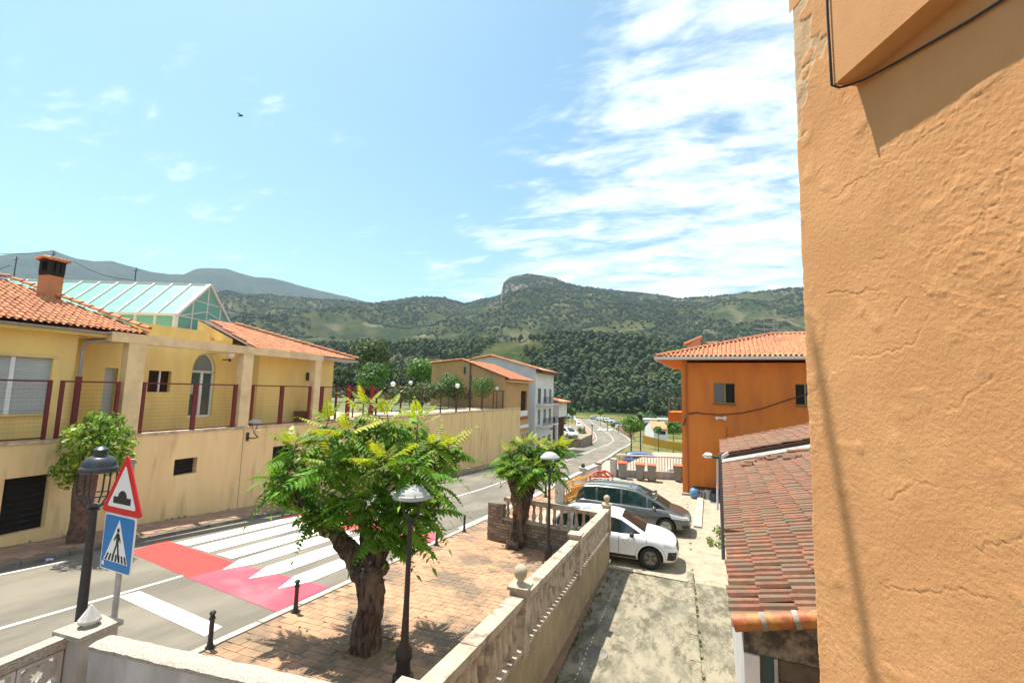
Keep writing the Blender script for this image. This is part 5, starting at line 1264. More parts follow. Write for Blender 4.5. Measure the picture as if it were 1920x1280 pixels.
# ------------------------------------------------------------------ shed with weathered tile roof
sd = thing('tiled_shed', 'low shed with weathered terracotta tile roof between the alley and the orange plastered wall', 'shed', (1.6, 9, prof(8)))
s0 = Vector((.50, 5.8, -2.47)); s1_ = Vector((1.33, 18.2, -2.47)); su_ = (s1_-s0).normalized(); perp = Vector((su_.y, -su_.x, 0)); pit = rad(15); sv = (perp*math.cos(pit)+Vector((0, 0, math.sin(pit)))).normalized()
tile_roof(sd, s0, su_, sv, 62, 14, .20, .34, tile_old, lambda s, t: True, n_ind=300, jit=.016, seg=4)
mb = MB(); W_ = 4.9; mb.quad(s0-Vector((0, 0, .03)), s1_-Vector((0, 0, .03)), s1_+sv*W_-Vector((0, 0, .03)), s0+sv*W_-Vector((0, 0, .03))); mb.build('roof_deck', under_m, sd)
# verge of glazed ridge tiles laid across the near end, with mortar joints
vb = s0-su_*.02+Vector((0, 0, .02))
for k in range(16):
    a = vb+sv*(.02+k*.31); b = vb+sv*(.02+k*.31+.30); MB().tube([a, b], [.088, .078], 12).build('verge_tile', tile_cap, sd, smooth=1)
    MB().tube([b-sv*.02, b+sv*.03], [.094, .090], 10).build('mortar_joint', mortar_grey, sd, smooth=1)
# flashing strip, raised second roof section
f0 = s1_+su_*.05+Vector((0, 0, .10)); MB().prism([f0, f0+sv*5.6, f0+sv*5.6+su_*.5+Vector((0, 0, .05)), f0+su_*.5+Vector((0, 0, .05))], (0, 0, -1), .25).build('flashing', mortar_grey, sd)
s2 = s1_+su_*.75+Vector((.02, 0, .30)); 
tile_roof(sd, s2, su_, sv, 24, 14, .20, .34, tile_old, lambda s, t: t < 3.7+s*.1, n_ind=0, jit=.02, seg=4)
mb = MB(); a = s2-Vector((0, 0, .03)); mb.quad(a, a+su_*4.8, a+su_*4.8+sv*4.7, a+sv*4.7); mb.quad(a, a+sv*4.7, a+sv*4.7-Vector((0, 0, .3)), a-Vector((0, 0, .3))); mb.build('roof_deck', under_m, sd)
ridge_caps(sd, s2+su_*4.8, s2+su_*4.8+sv*4.6, .1, tile_old, name='ridge_tile')
for k in range(14):      # loose broken tiles along the flashing
    a = s1_-su_*random.uniform(.1, 1.6)+sv*random.uniform(.3, 4.6)+Vector((0, 0, .05)); d_ = (su_*random.uniform(-.5, .5)+sv).normalized()
    ridge_caps(sd, a, a+d_*.34, .085, tile_old, step=.33, name='loose_tile')
# shed walls
g0 = s0+su_*.14+perp*.12; mb = MB(); z_ = Vector((0, 0, 1))
def SP(u, v, z): q = g0+su_*u+perp*v; return Vector((q.x, q.y, z))
mb.quad(SP(0, 0, -6), SP(22, 0, -6), SP(22, 0, -2.55), SP(0, 0, -2.55)); mb.build('side_wall', white_wall, sd)
# front: white jamb, window/door, blockwork panel, rendered pier
mb = MB(); mb.add([SP(0, 0, -6), SP(0, .16, -6), SP(0, .16, -2.50), SP(0, 0, -2.56)], [(0, 1, 2, 3)]); mb.add([SP(0, .16, -2.78), SP(0, 5, -2.78), SP(0, 5, -1.25), SP(0, .16, -2.50)], [(0, 1, 2, 3)])
mb.build('front_wall', M('dark_stained_render', (.30, .25, .20), (.07, .06, .05), scale=7, bump=.5, bscale=30, rough=1), sd)
MB().box(0, 0, 0, 0, 0, 0) if False else None
fm = Matrix.Translation(Vector((g0.x, g0.y, 0))) @ Matrix.Rotation(math.atan2(perp.y, perp.x), 4, 'Z')
MB().box(0, .15, -.03, .0, -5, -2.79, 0, fm).build('white_jamb', white_m, sd)
MB().box(.15, .30, .06, .10, -5, -2.79, 0, fm).build('glass_strip', M('teal_glass', (.02, .07, .08), rough=.15), sd); MB().box(.29, .325, .0, .08, -5, -2.79, 0, fm).build('frame', galv, sd)
for r in range(7):
    for c_ in range(3):
        x = .335+c_*.40-(.2 if r % 2 else 0); xa, xb = max(.335, x), min(.93, x+.385)
        if xb-xa > .06: MB().box(xa, xb, .03, .2, -3.0-.215*r, -2.80-.215*r, 0, fm).build('block', M('dark_concrete_block', (.13, .105, .075), (.09, .07, .05), scale=9, bump=.5, bscale=50) if (r, c_) == (0, 0) else bpy.data.materials['dark_concrete_block'], sd)
MB().box(.33, .95, .045, .25, -5, -2.79, 0, fm).build('mortar_bed', mortar_m, sd)
MB().box(.95, 4, -.02, .2, -5, -2.62, 0, fm).build('pier', white_wall, sd)
# pole with insulators at the shed's alley side
tp = atD(1350, 838, 9.2); tp = Vector((.62, 0, 0)); d_ = ray(1350, 850); tp = d_*(9.3/d_.y); bp_ = ray(1358, 1010)*(9.3/ray(1358, 1010).y)
po = thing('service_mast', 'slim grey service mast with white insulators at the shed roof edge', 'mast', (tp.x, tp.y, prof(9)))
MB().cyl((bp_.x-.02, bp_.y, bp_.z-.35), (tp.x, tp.y, tp.z), .032, .028).build('pole', M('brown_grey_pole', (.16, .13, .13), rough=.5), po)
MB().cyl(tp+Vector((-.06, 0, -1.0)), tp+Vector((-.045, 0, -.1)), .018).build('conduit', white_m, po)
MB().lathe([(.03, 0), (.07, .02), (.05, .05), (.075, .07), (.04, .10)], tp+Vector((-.2, 0, -.1)), 10).bar(tp+Vector((-.30, 0, -.06)), tp+Vector((-.16, 0, -.06)), .03, .03).build('insulator', white_m, po)
MB().bar(tp+Vector((.0, 0, -.08)), tp+Vector((.14, 0, .02)), .05, .05).build('insulator', white_m, po); MB().bar(tp+Vector((-.13, 0, -.07)), tp+Vector((.0, 0, -.08)), .03, .04).build('clamp', M('green_clamp', (.02, .12, .06)), po)
# ------------------------------------------------------------------ lamp posts, bollards, signs
def lamp_post(loc, h, label):
    t = thing('lamp_post', label, 'street lamp', loc, group='grey domed lamp posts on the plaza')
    z = h-.62
    MB().lathe([(.16, 0), (.16, .10), (.12, .13), (.10, .30), (.13, .36), (.13, .48), (.075, .56), (.062, .62), (.062, .66), (.045, z*.5), (.036, z)], n=14).build('post', black_metal, t, world=False, smooth=.7)
    m_ = MB()
    for k in range(2):
        s_ = 1 if k else -1; m_.tube([(0, 0, z-.02), (s_*.07, 0, z+.06), (s_*.14, 0, z+.18), (s_*.17, 0, z+.40), (s_*.17, 0, z+.52)], .016, 6)
    m_.lathe([(.04, 0), (.06, .05), (.02, .1), (.002, .14)], (0, 0, z-.02), 10); m_.build('yoke', black_metal, t, world=False)
    MB().lathe([(.10, 0), (.12, .03), (.12, .10), (.03, .13)], (0, 0, h-.14), 14).build('lamp_unit', black_metal, t, world=False)
    d = MB().lathe([(.285, -.005), (.30, 0), (.298, .02), (.285, .055), (.262, .065), (.25, .085), (.20, .135), (.13, .175), (.06, .195), (.004, .20)], (0, 0, h-.20), 28).build('dome', dome_m, t, world=False, smooth=.5)
    return t
q = gp(755, 1292); lp = lamp_post((-4.09, 6.58, prof(6.58)+.09), 2.98, 'black lamp post with grey dome standing right of the big pollarded tree')
lamp_post((-3.75, 13.75, prof(13.75)+.09), 3.30, 'black lamp post with pale dome standing in front of the second tree').rotation_euler = (0, 0, .5)
def bollard_mesh():
    b = MB().lathe([(.075, 0), (.075, .03), (.055, .05), (.045, .09), (.040, .12), (.038, .46), (.050, .48), (.050, .50), (.036, .515), (.034, .55), (.05, .565), (.052, .585), (.03, .61), (.004, .625)], n=14)
    return b
bl = [((392, 1226), 'black iron bollard beside the painted white bar, nearest the viewer'), ((553, 1157), 'black iron bollard at the corner of the red zigzag ramp'), ((818, 1028), 'black iron bollard half hidden by the tree leaves at the far red ramp'), ((870, 1002), 'black iron bollard beyond the far red ramp, nearest the stone pier')]
b0_ = None
for (p, lb) in bl:
    q = gp(*p); k = {392: 1.0, 553: 1.06, 818: 1.1, 870: 1.05}[p[0]]
    if b0_ is None:
        b0_ = thing('bollard', lb, 'bollard', (q.x, q.y, prof(q.y)+.09), group='black iron bollards along the plaza kerb')
        bollard_mesh().build('body', black_metal, b0_, world=False, smooth=.8); MB().lathe([(.10, 0), (.10, .012), (.05, .014)], n=12).build('base_plate', black_metal, b0_, world=False)
    else: dup(b0_, (q.x, q.y, prof(q.y)+.09), 0, lb, k)
for p, lb in (((1023, 935), 'slim black bollard just left of the white fence pillar'),):
    q = gp(*p); dup(b0_, (q.x, q.y, prof(q.y)+.09), 0, lb, 1.6)
# ornate lantern post
lq = atX(190, 840, -7.5); lz = prof(lq.y)
lt_ = thing('lantern_post', 'tall black post with a domed historic lantern behind the road signs', 'street lamp', (lq.x, lq.y, lz))
Z_ = lq.z-lz
MB().lathe([(.13, 0), (.13, .12), (.09, .16), (.08, .6), (.10, .65), (.065, .7), (.052, Z_*.6), (.042, Z_-.78)], n=14).build('post', black_metal, lt_, world=False, smooth=.7)
mm = MB()
for k in range(6):
    a = k*math.pi/3+.2; c, s_ = math.cos(a), math.sin(a)
    mm.tube([(.03*c, .03*s_, Z_-.80), (.10*c, .10*s_, Z_-.76), (.19*c, .19*s_, Z_-.62), (.20*c, .20*s_, Z_-.45), (.205*c, .205*s_, Z_-.27)], .011, 6)
mm.tube([(.2*math.cos(a), .2*math.sin(a), Z_-.62) for a in np.linspace(0, 6.283, 19)], .009, 5); mm.lathe([(.045, 0), (.07, .02), (.05, .05), (.09, .07), (.02, .1)], (0, 0, Z_-.84), 12)
mm.build('cage', black_metal, lt_, world=False)
MB().lathe([(.19, -.03), (.21, -.02), (.215, .03), (.20, .05), (.19, .06), (.185, .11), (.145, .165), (.09, .19), (.07, .20), (.07, .24), (.085, .25), (.085, .28), (.04, .31), (.004, .32)], (0, 0, Z_-.29), 22).build('hood', M('dark_grey_hood', (.055, .06, .068), rough=.35, metal=.3), lt_, world=False, smooth=.6)
# sign post
D_ = 5.2; sp0 = ray(217, 1067)*D_; sx, sy = sp0.x, sp0.y
sg = thing('road_sign', 'galvanised post carrying a red speed-hump warning triangle above a blue pedestrian crossing sign', 'road sign', (sx, sy, prof(sy)+.09))
tri_top = ray(226, 856)*D_; tri_bot = ray(220, 968)*D_
MB().cyl((sx, sy+.04, prof(sy)), (sx, sy+.04, tri_top.z-.05), .03, n=14).build('post', galv, sg, smooth=.8)
ra = rad(-3); U_ = Vector((math.cos(ra), math.sin(ra), 0)); Nn = Vector((math.sin(ra), -math.cos(ra), 0)); Zv = Vector((0, 0, 1))
def SG(u, z, o=0): return Vector((sx, sy, 0))+U_*u+Zv*z+Nn*o
def rounded(pts, r, n=5):
    out = []; k = len(pts)
    for i in range(k):
        p0, p, p1 = Vector(pts[i-1]), Vector(pts[i]), Vector(pts[(i+1) % k]); a = (p0-p).normalized(); b = (p1-p).normalized(); ang = a.angle(b); d = r/math.tan(ang/2)
        s_, e = p+a*d, p+b*d
        for j in range(n+1): t = j/n; out.append((s_*(1-t)**2+p*2*t*(1-t)+e*t*t))
    return out
def plate(parent, name, pts, o, th, mat): return MB().prism([SG(p[0], p[1], o) for p in pts], -Nn, th).build(name, mat, parent)
tz0 = tri_bot.z+.01; Sd = .80; Ht = Sd*.866
T_ = rounded([(-Sd/2, tz0), (Sd/2, tz0), (0, tz0+Ht)], .045)
cz = tz0+Ht/3
sc_ = lambda P, k: [((p[0])*k, cz+(p[1]-cz)*k) for p in P]
tp_ = plate(sg, 'warning_sign', T_, .012, .016, sign_red)
plate(tp_, 'white_field', sc_(rounded([(-Sd/2, tz0), (Sd/2, tz0), (0, tz0+Ht)], .03), .70), .0155, .003, sign_white)
hb = [(-.17, 0), (.17, 0), (.17, .075)]+[(.075+.0*k, .075) for k in range(1)]+[(.085*math.cos(a), .075+.075*math.sin(a)) for a in np.linspace(0, math.pi, 9)]+[(-.17, .075)]
plate(tp_, 'hump_symbol', [(x, tz0+.115+z) for x, z in hb], .0185, .0028, sign_black)
plate(sg, 'warning_sign_back', sc_(T_, .97), -.005, .004, sign_back)
bq = .60; bz1 = tz0-.012; bz0 = bz1-.62
B_ = rounded([(-bq/2, bz0), (bq/2, bz0), (bq/2, bz1), (-bq/2, bz1)], .04)
blu = plate(sg, 'pedestrian_sign', B_, .012, .014, sign_white)
B2 = [((p[0])*.955, (bz0+bz1)/2+(p[1]-(bz0+bz1)/2)*.957) for p in B_]
bf = plate(blu, 'blue_field', B2, .0145, .002, sign_blue)
plate(blu, 'white_triangle', [(-.235, bz0+.105), (.235, bz0+.105), (0, bz1-.05)], .0170, .002, sign_white)
def sy_(pts, nm='pedestrian_symbol'): return plate(blu, nm, [(x, bz0+z) for x, z in pts], .0194, .002, sign_black)
sy_([(x*.026, .455+.026*z) for x, z in [(math.cos(a), math.sin(a)) for a in np.linspace(0, 6.0, 9)]])                # head
sy_([(-.022, .425), (.026, .425), (.032, .30), (-.018, .30)]); sy_([(-.022, .42), (-.075, .34), (-.062, .33), (-.012, .385)]); sy_([(.026, .42), (.070, .335), (.058, .325), (.014, .38)])
sy_([(-.018, .302), (.008, .302), (-.045, .14), (-.075, .15)]); sy_([(.004, .302), (.032, .302), (.072, .14), (.042, .135)])
for k in range(7):
    x = -.21+k*.066; xt = x*.80; sy_([(x, .112), (x+.034, .112), (xt+.032, .19), (xt+.004, .19)], 'zebra_bar')
plate(blu, 'sticker', [(-.26, bz0+.045), (-.215, bz0+.045), (-.215, bz0+.09), (-.26, bz0+.09)], .0172, .002, sign_white)
for zc2 in (tz0+.2, bz0+.35): MB().bar(SG(-.12, zc2, -.01), SG(.12, zc2, -.01), .02, .04).build('bracket', galv, sg)
# ------------------------------------------------------------------ parking enclosure
pe = thing('roadside_fence', 'white wall with square pillars and bars between the parking lot and the street', 'fence', (-5.6, 26, -5.45))
FP = [Vector((-5.62, 22.6, 0)), Vector((-5.26, 26.5, 0)), Vector((-4.85, 29.4, 0))]
tops = [atY(1050, 897, 22.6).z, atY(1092, 878, 26.5).z, atY(1121, 869, 29.4).z]
for k, (p, zt_) in enumerate(zip(FP, tops)):
    s_ = .20 if k == 0 else .17
    MB().box(p.x-s_, p.x+s_, p.y-s_, p.y+s_, -7.5, zt_).build('pillar', white_wall, pe)
    if k: MB().box(p.x-s_-.06, p.x+s_+.06, p.y-s_-.06, p.y+s_+.06, zt_+.001, zt_+.07).build('pillar_cap', M('brown_pillar_cap', (.22, .13, .10)) if k == 2 else white_wall, pe)
MB().lathe([(.10, 0), (.12, .1), (.08, .2), (.01, .24)], (FP[1].x, FP[1].y, tops[1]+.07), 10).build('finial', black_metal, pe, smooth=1)
for a, b in ((0, 1), (1, 2)):
    p, q = FP[a], FP[b]; za, zb2 = tops[0]-.22, tops[0]-.30
    MB().bar((p.x, p.y, -5.9), (q.x, q.y, -5.9), .16, 1.5).build('low_wall', white_wall, pe); MB().bar((p.x, p.y, za), (q.x, q.y, za-.02), .14, .10).build('top_rail', white_wall, pe)
    n = 14
    for k in range(n): c = p.lerp(q, (k+.5)/n); MB().bar((c.x, c.y, -5.15), (c.x, c.y, za-.04), .05, .05, up=(1, 0, 0)).build('bar', white_m, pe)
pw_ = thing('boundary_wall', 'low white wall with a tall end pillar behind the row of orange-lidded bins', 'wall', (-3, 31.6, -5.47))
pa, pb = atZ(1150, 893, -5.47), atZ(1275, 888, -5.47)
pa = Vector((pa.x, 31.4, 0)); pb = Vector((.6, 32.6, 0)); ztp = atY(1150, 859, 31.4).z
MB().box(pa.x-.20, pa.x+.20, pa.y-.2, pa.y+.2, -7, ztp).build('pillar', white_wall, pw_)
MB().bar((pa.x+.2, pa.y+.1, -5.6), (pb.x, pb.y, -5.6), .18, 1.15).build('low_wall', white_wall, pw_)
zr2 = atY(1260, 858, 32).z
MB().bar((pa.x+.2, pa.y+.1, zr2), (pb.x, pb.y, zr2), .14, .10).build('top_rail', white_m, pw_)
for k in range(26): c = pa.lerp(pb, (k+1)/27); MB().bar((c.x, c.y+.08, -5.05), (c.x, c.y+.08, zr2), .035, .035, up=(1, 0, 0)).build('bar', bal_m, pw_)
# bins
def bin_(loc, rz, lb, first=None):
    if first: return dup(first, loc, rz, lb)
    t = thing('waste_bin', lb, 'bin', loc, rz, group='grey wheelie bins with orange lids')
    b = bmesh.new(); 
    vs = [b.verts.new(v) for v in ((-.20, -.24, .06), (.20, -.24, .06), (.20, .20, .06), (-.20, .20, .06), (-.26, -.30, .98), (.26, -.30, .98), (.26, .30, .98), (-.26, .30, .98))]
    for f in ((0, 3, 2, 1), (4, 5, 6, 7), (0, 1, 5, 4), (1, 2, 6, 5), (2, 3, 7, 6), (3, 0, 4, 7)): b.faces.new([vs[i] for i in f])
    bmesh.ops.bevel(b, geom=b.edges[:], offset=.025, segments=2, affect='EDGES'); me = bpy.data.meshes.new('body'); b.to_mesh(me); b.free(); me.materials.append(bin_m); link('body', me, t)
    MB().prism([(-.29, -.34, .98), (-.29, .33, .98), (-.29, .33, 1.03), (-.29, .05, 1.08), (-.29, -.30, 1.05), (-.29, -.34, 1.01)], (1, 0, 0), .58).build('lid', lid_m, t, world=False)
    MB().cyl((-.25, .36, .98), (.25, .36, .98), .02).build('handle', bin_m, t, world=False)
    for x in (-.22, .22): MB().cyl((x-.03, .22, .10), (x+.03, .22, .10), .10, n=14).build('wheel', car_black, t, world=False)
    return t
b1 = None
for (px_, py_, lb, rz) in ((1167, 892, 'leftmost orange-lidded grey bin, right against the white pillar', .25), (1200, 889, 'second orange-lidded grey bin from the white pillar', .0), (1222, 890, 'third orange-lidded grey bin, right of the middle one', .05), (1272, 902, 'orange-lidded grey bin standing alone beside the orange house corner', -.1)):
    q = atZ(px_, py_, -5.47); y = min(q.y, 30.9 if px_ < 1230 else 99); q = q*(y/q.y); o = bin_((q.x, q.y, -5.475), rz, lb, b1); b1 = b1 or o
q = atZ(1256, 884, -5.2); tag(MB().ball((q.x, q.y, -5.15), .22, 8, (1, .8, 1.1)).build('sack', M('white_sack', (.6, .6, .62), (.5, .5, .5), scale=9), smooth=1), 'white plastic sack beside the lone bin next to the orange house', 'bag')
# barriers
def barrier(loc, rz, mat, lb, arch=False):
    t = thing('barrier', lb, 'barrier', loc, rz, group=None)
    f = MB()
    if arch:
        pts = [(-.5, 0, .1)]+[(-.5+k*.1, 0, .72+.25*math.sin(math.pi*k/10)) for k in range(11)]+[(.5, 0, .1)]
        f.tube(pts, .05, 8)
    else: f.tube([(-1, 0, .1), (-1, 0, .95), (-.9, 0, 1.0), (.9, 0, 1.0), (1, 0, .95), (1, 0, .1)], .035, 8)
    w = .5 if arch else 1
    f.bar((-w, 0, .22), (w, 0, .22), .05, .08); f.bar((-w, 0, .66), (w, 0, .66), .04, .06); f.build('frame', mat, t, world=False)
    n = 5 if arch else 9
    for k in range(1, n): x = -w+2*w*k/n; MB().bar((x, 0, .22), (x, 0, .68 if not arch else .9), .06, .03, up=(1, 0, 0)).build('slat', mat, t, world=False)
    for x in (-w*.8, w*.8): MB().bar((x, -.25, .04), (x, .25, .04), .10, .06).build('foot', mat, t, world=False)
q = atZ(1088, 938, -5.45)
for k, (px_, py_, rz, lb) in enumerate(((1082, 937, 1.25, 'yellow plastic barrier leaning nearest the first white pillar'), (1094, 930, 1.2, 'second yellow plastic barrier just behind the grey minivan'))):
    q = atZ(px_, py_, -5.45); barrier((q.x, q.y, -5.45), rz, yellow_pl, lb)
q = atZ(1126, 916, -5.45)
for k in range(2): q2 = atZ(1123+k*8, 916, -5.45); barrier((q2.x, q2.y+.2*k, -5.45), .35, orange_pl, ('orange arched plastic barrier beside the third pillar', 'rear orange plastic barrier close behind the arched one')[k], True)

# ------------------------------------------------------------------ cars
from mathutils.bvhtree import BVHTree
def interp(tb, x): return float(np.interp(x, [a for a, _ in tb], [b for _, b in tb]))
def make_car(name, label, group, L_, Wd, spec, paint, trim, rimm, loc, rz):
    t = thing(name, label, 'car', loc, rz, group); hw = Wd/2; nS = 34
    xs = np.linspace(0, 1, nS)**1.0
    zb = spec['clear']
    mb = MB(); R_ = []
    for s in xs:
        w = hw*interp(spec['plan'], s); belt = interp(spec['belt'], s); deck = interp(spec['deck'], s); bot = zb+interp(spec['under'], s)
        ring = [(0, bot), (w*.80, bot), (w*.95, bot+.05), (w*.985, bot+(belt-bot)*.28), (w, bot+(belt-bot)*.52), (w*.975, belt-(belt-bot)*.16), (w*.93, belt-.02), (w*.84, belt+(deck-belt)*.5), (w*.5, deck), (0, deck+.012)]
        R_.append([(s*L_-L_/2, y, z) for y, z in ring]+[(s*L_-L_/2, -y, z) for y, z in ring[-2:0:-1]])
    k = len(R_[0]); V_ = [p for r in R_ for p in r]
    F_ = [(i*k+j, i*k+(j+1) % k, (i+1)*k+(j+1) % k, (i+1)*k+j) for i in range(nS-1) for j in range(k)]+[tuple(reversed(range(k))), tuple((nS-1)*k+j for j in range(k))]
    b = bmesh.new(); vv = [b.verts.new(v) for v in V_]; [b.faces.new([vv[i] for i in f]) for f in F_]; bmesh.ops.recalc_face_normals(b, faces=b.faces)
    me = bpy.data.meshes.new('body'); b.to_mesh(me); b.free(); me.materials.append(paint)
    tmp = bpy.data.objects.new('tmp', me); C.objects.link(tmp); sb_ = tmp.modifiers.new('s', 'SUBSURF'); sb_.levels = 1; sb_.render_levels = 1
    WR = spec['wr']; fx, rx = L_/2-spec['fo'], -L_/2+spec['ro']; cutters = []
    cm = MB()
    for x in (fx, rx):
        for s_ in (1, -1): cm.cyl((x, s_*(hw-.22), WR), (x, s_*(hw+.2), WR), WR+.055, n=28)
    cme = bpy.data.meshes.new('cut'); cme.from_pydata(cm.v, [], cm.f); cb_ = bmesh.new(); cb_.from_mesh(cme); bmesh.ops.recalc_face_normals(cb_, faces=cb_.faces); cb_.to_mesh(cme); cb_.free(); cme.materials.append(car_black)
    ct = bpy.data.objects.new('cut', cme); C.objects.link(ct); bo = tmp.modifiers.new('b', 'BOOLEAN'); bo.object = ct; bo.operation = 'DIFFERENCE'; bo.solver = 'EXACT'; bo.material_mode = 'TRANSFER'
    dg = bpy.context.evaluated_depsgraph_get(); body = bpy.data.meshes.new_from_object(tmp.evaluated_get(dg)); body.name = 'body'
    bpy.data.objects.remove(tmp); bpy.data.objects.remove(ct)
    body.shade_smooth(); body.set_sharp_from_angle(angle=.55)
    link('body', body, t, fixn=False)
    bb = bmesh.new(); bb.from_mesh(body); bvh = BVHTree.FromBMesh(bb); bb.free()
    def patch(name_, q4, dirn, mat, parent=t, nu=10, nv=4, off=.004):
        """q4: four corner points, cast along dirn on the body"""
        q4 = [Vector(q) for q in q4]; dirn = Vector(dirn).normalized(); vs = []; ok = {}
        for i in range(nu+1):
            for j in range(nv+1):
                u, v = i/nu, j/nv; p = q4[0].lerp(q4[1], u).lerp(q4[3].lerp(q4[2], u), v); h = bvh.ray_cast(p, dirn)
                ok[(i, j)] = h[0] is not None; vs.append(h[0]-dirn*off if h[0] is not None else p)
        fs = [(i*(nv+1)+j, (i+1)*(nv+1)+j, (i+1)*(nv+1)+j+1, i*(nv+1)+j+1) for i in range(nu) for j in range(nv) if all(ok[(i+a, j+c)] for a, c in ((0, 0), (1, 0), (1, 1), (0, 1)))]
        if fs:
            m_ = MB(); m_.add(vs, fs); return m_.build(name_, mat, parent, world=False, smooth=1)
    def side(name_, poly, s_, mat, **kw): return patch(name_, [(x, s_*3, z) for x, z in poly], (0, -s_, 0), mat, **kw)
    def front(name_, poly, mat, **kw): return patch(name_, [(3.5, y, z) for y, z in poly], (-1, 0, 0), mat, **kw)
    def rear(name_, poly, mat, **kw): return patch(name_, [(-3.5, y, z) for y, z in poly], (1, 0, 0), mat, **kw)
    # cabin
    cab = spec['cab']; wb, wt = hw*.90, hw*spec['tumble']; x0, x1 = cab[0][0], cab[-1][0]; zt_max = max(z for _, z in cab); nC = 44
    rings = []; sxs = [x0+(x1-x0)*i/nC for i in range(nC+1)]
    blt = lambda x: interp(spec['belt'], x)-.05
    for s in sxs:
        zt_ = interp(cab, s); zl_ = blt(s); yy = lambda z: wb-(wb-wt)*max(0, z-zl_)/(zt_max-zl_)
        pf = 1-.10*max(0, (s-(x1-.16))/.16)-.06*max(0, (x0+.10-s)/.10)
        zs_ = max(zl_+.002, zt_-.075); r = [(yy(zl_)*pf, zl_), ((yy(zl_)+yy(zs_))/2*pf, (zl_+zs_)/2), (yy(zs_)*pf, zs_), (yy(zt_)*.955*pf, zt_-.025), (yy(zt_)*.80*pf, zt_), (yy(zt_)*.4, zt_+.018), (0, zt_+.022)]
        rings.append([(s*L_-L_/2, y, z) for y, z in r])
    GV = []; GF = []; RF_ = []
    for sgn in (1, -1):
        o = len(GV); GV += [(x, sgn*y, z) for r in rings for x, y, z in r]
        for i in range(nC):
            s = (sxs[i]+sxs[i+1])/2; isroof = spec['roof'][0] < s < spec['roof'][1]
            for j in range(6):
                f = (o+i*7+j, o+(i+1)*7+j, o+(i+1)*7+j+1, o+i*7+j+1); pil = any(a < s < b_ for a, b_ in spec['pillars'])
                paintf = (j in (2, 3)) or (j >= 4 and isroof) or (j < 2 and pil)
                (RF_ if paintf else GF).append(f)
    def sub(name_, fs, mat):
        m_ = MB(); m_.add(GV, fs); o_ = m_.build(name_, mat, t, world=False, smooth=.7); b_ = bmesh.new(); b_.from_mesh(o_.data); bmesh.ops.delete(b_, geom=[v for v in b_.verts if not v.link_faces], context='VERTS'); bmesh.ops.remove_doubles(b_, verts=b_.verts, dist=.0005); b_.to_mesh(o_.data); b_.free(); return o_
    sub('roof', RF_, paint); sub('windows', GF, spec.get('glass', car_glass))
    rl = spec['roof']
    if spec.get('sunroof'): 
        z = zt_max+.03; MB().add([((rl[0]+.10)*L_-L_/2, -wt*.75, interp(cab, rl[0]+.1)+.028), ((rl[1]-.04)*L_-L_/2, -wt*.75, interp(cab, rl[1]-.04)+.028), ((rl[1]-.04)*L_-L_/2, wt*.75, interp(cab, rl[1]-.04)+.028), ((rl[0]+.10)*L_-L_/2, wt*.75, interp(cab, rl[0]+.1)+.028)], [(0, 1, 2, 3)]).build('sunroof', spec['sunroof'], t, world=False)
    # roof rails
    if spec.get('rails'):
        for s_ in (1, -1):
            ps_ = [((rl[0]+.03+(rl[1]-rl[0]-.06)*k/10)*L_-L_/2, s_*wt*.92, interp(cab, rl[0]+.03+(rl[1]-rl[0]-.06)*k/10)+(.045 if 0 < k < 10 else .0)) for k in range(11)]
            MB().tube(ps_, .018, 6).build('roof_rail', spec['rails'], t, world=False)
    # wheels
    for x in (fx, rx):
        for s_ in (1, -1):
            yw = s_*(hw-.115); w_ = MB()
            prof_w = [(WR*.62, -.10), (WR*.93, -.105), (WR, -.07), (WR, .07), (WR*.93, .105), (WR*.66, .10)]
            wl_ = MB().lathe(prof_w, n=28, cap=False); tv = [(x+a, yw+c*s_, WR+b_) for a, b_, c in wl_.v]; wl_.v = tv; wh_ = wl_.build('wheel', tyre_m, t, world=False, smooth=.8)
            rm = MB().lathe([(WR*.66, .095), (WR*.63, .07), (WR*.60, .03), (.001, .03)], n=28, cap=False); rm.v = [(x+a, yw+c*s_, WR+b_) for a, b_, c in rm.v]
            for q_ in range(5):
                an = q_*2*math.pi/5+.3
                for da in (-.16, .16):
                    rm.bar((x+.05*math.cos(an), yw+s_*.085, WR+.05*math.sin(an)), (x+WR*.62*math.cos(an+da), yw+s_*.075, WR+WR*.62*math.sin(an+da)), .035, .03, up=(0, 1, 0))
            rm.cyl((x, yw+s_*.03, WR), (x, yw+s_*.10, WR), .05, n=12); rm.build('rim', rimm, wh_, world=False)
            # arch lip / cladding
            ar_ = MB(); pr_ = []; n_ = 22; wcl = spec.get('clad', .02)
            for k_ in range(n_+1):
                a = math.radians(-8)+math.radians(196)*k_/n_
                for rr in (WR+.052, WR+.052+wcl):
                    p = Vector((x+rr*math.cos(a), s_*3, WR+rr*math.sin(a))); h = bvh.ray_cast(p, Vector((0, -s_, 0))); 
                    yv = h[0].y if (h[0] is not None and abs(h[0].y) > hw*.6) else s_*hw*.93
                    pr_.append((p.x, yv+s_*.012, p.z))
            ar_.add(pr_, [(2*i, 2*i+2, 2*i+3, 2*i+1) for i in range(n_)]); ar_.build('wheel_arch', trim, t, world=False, smooth=1)
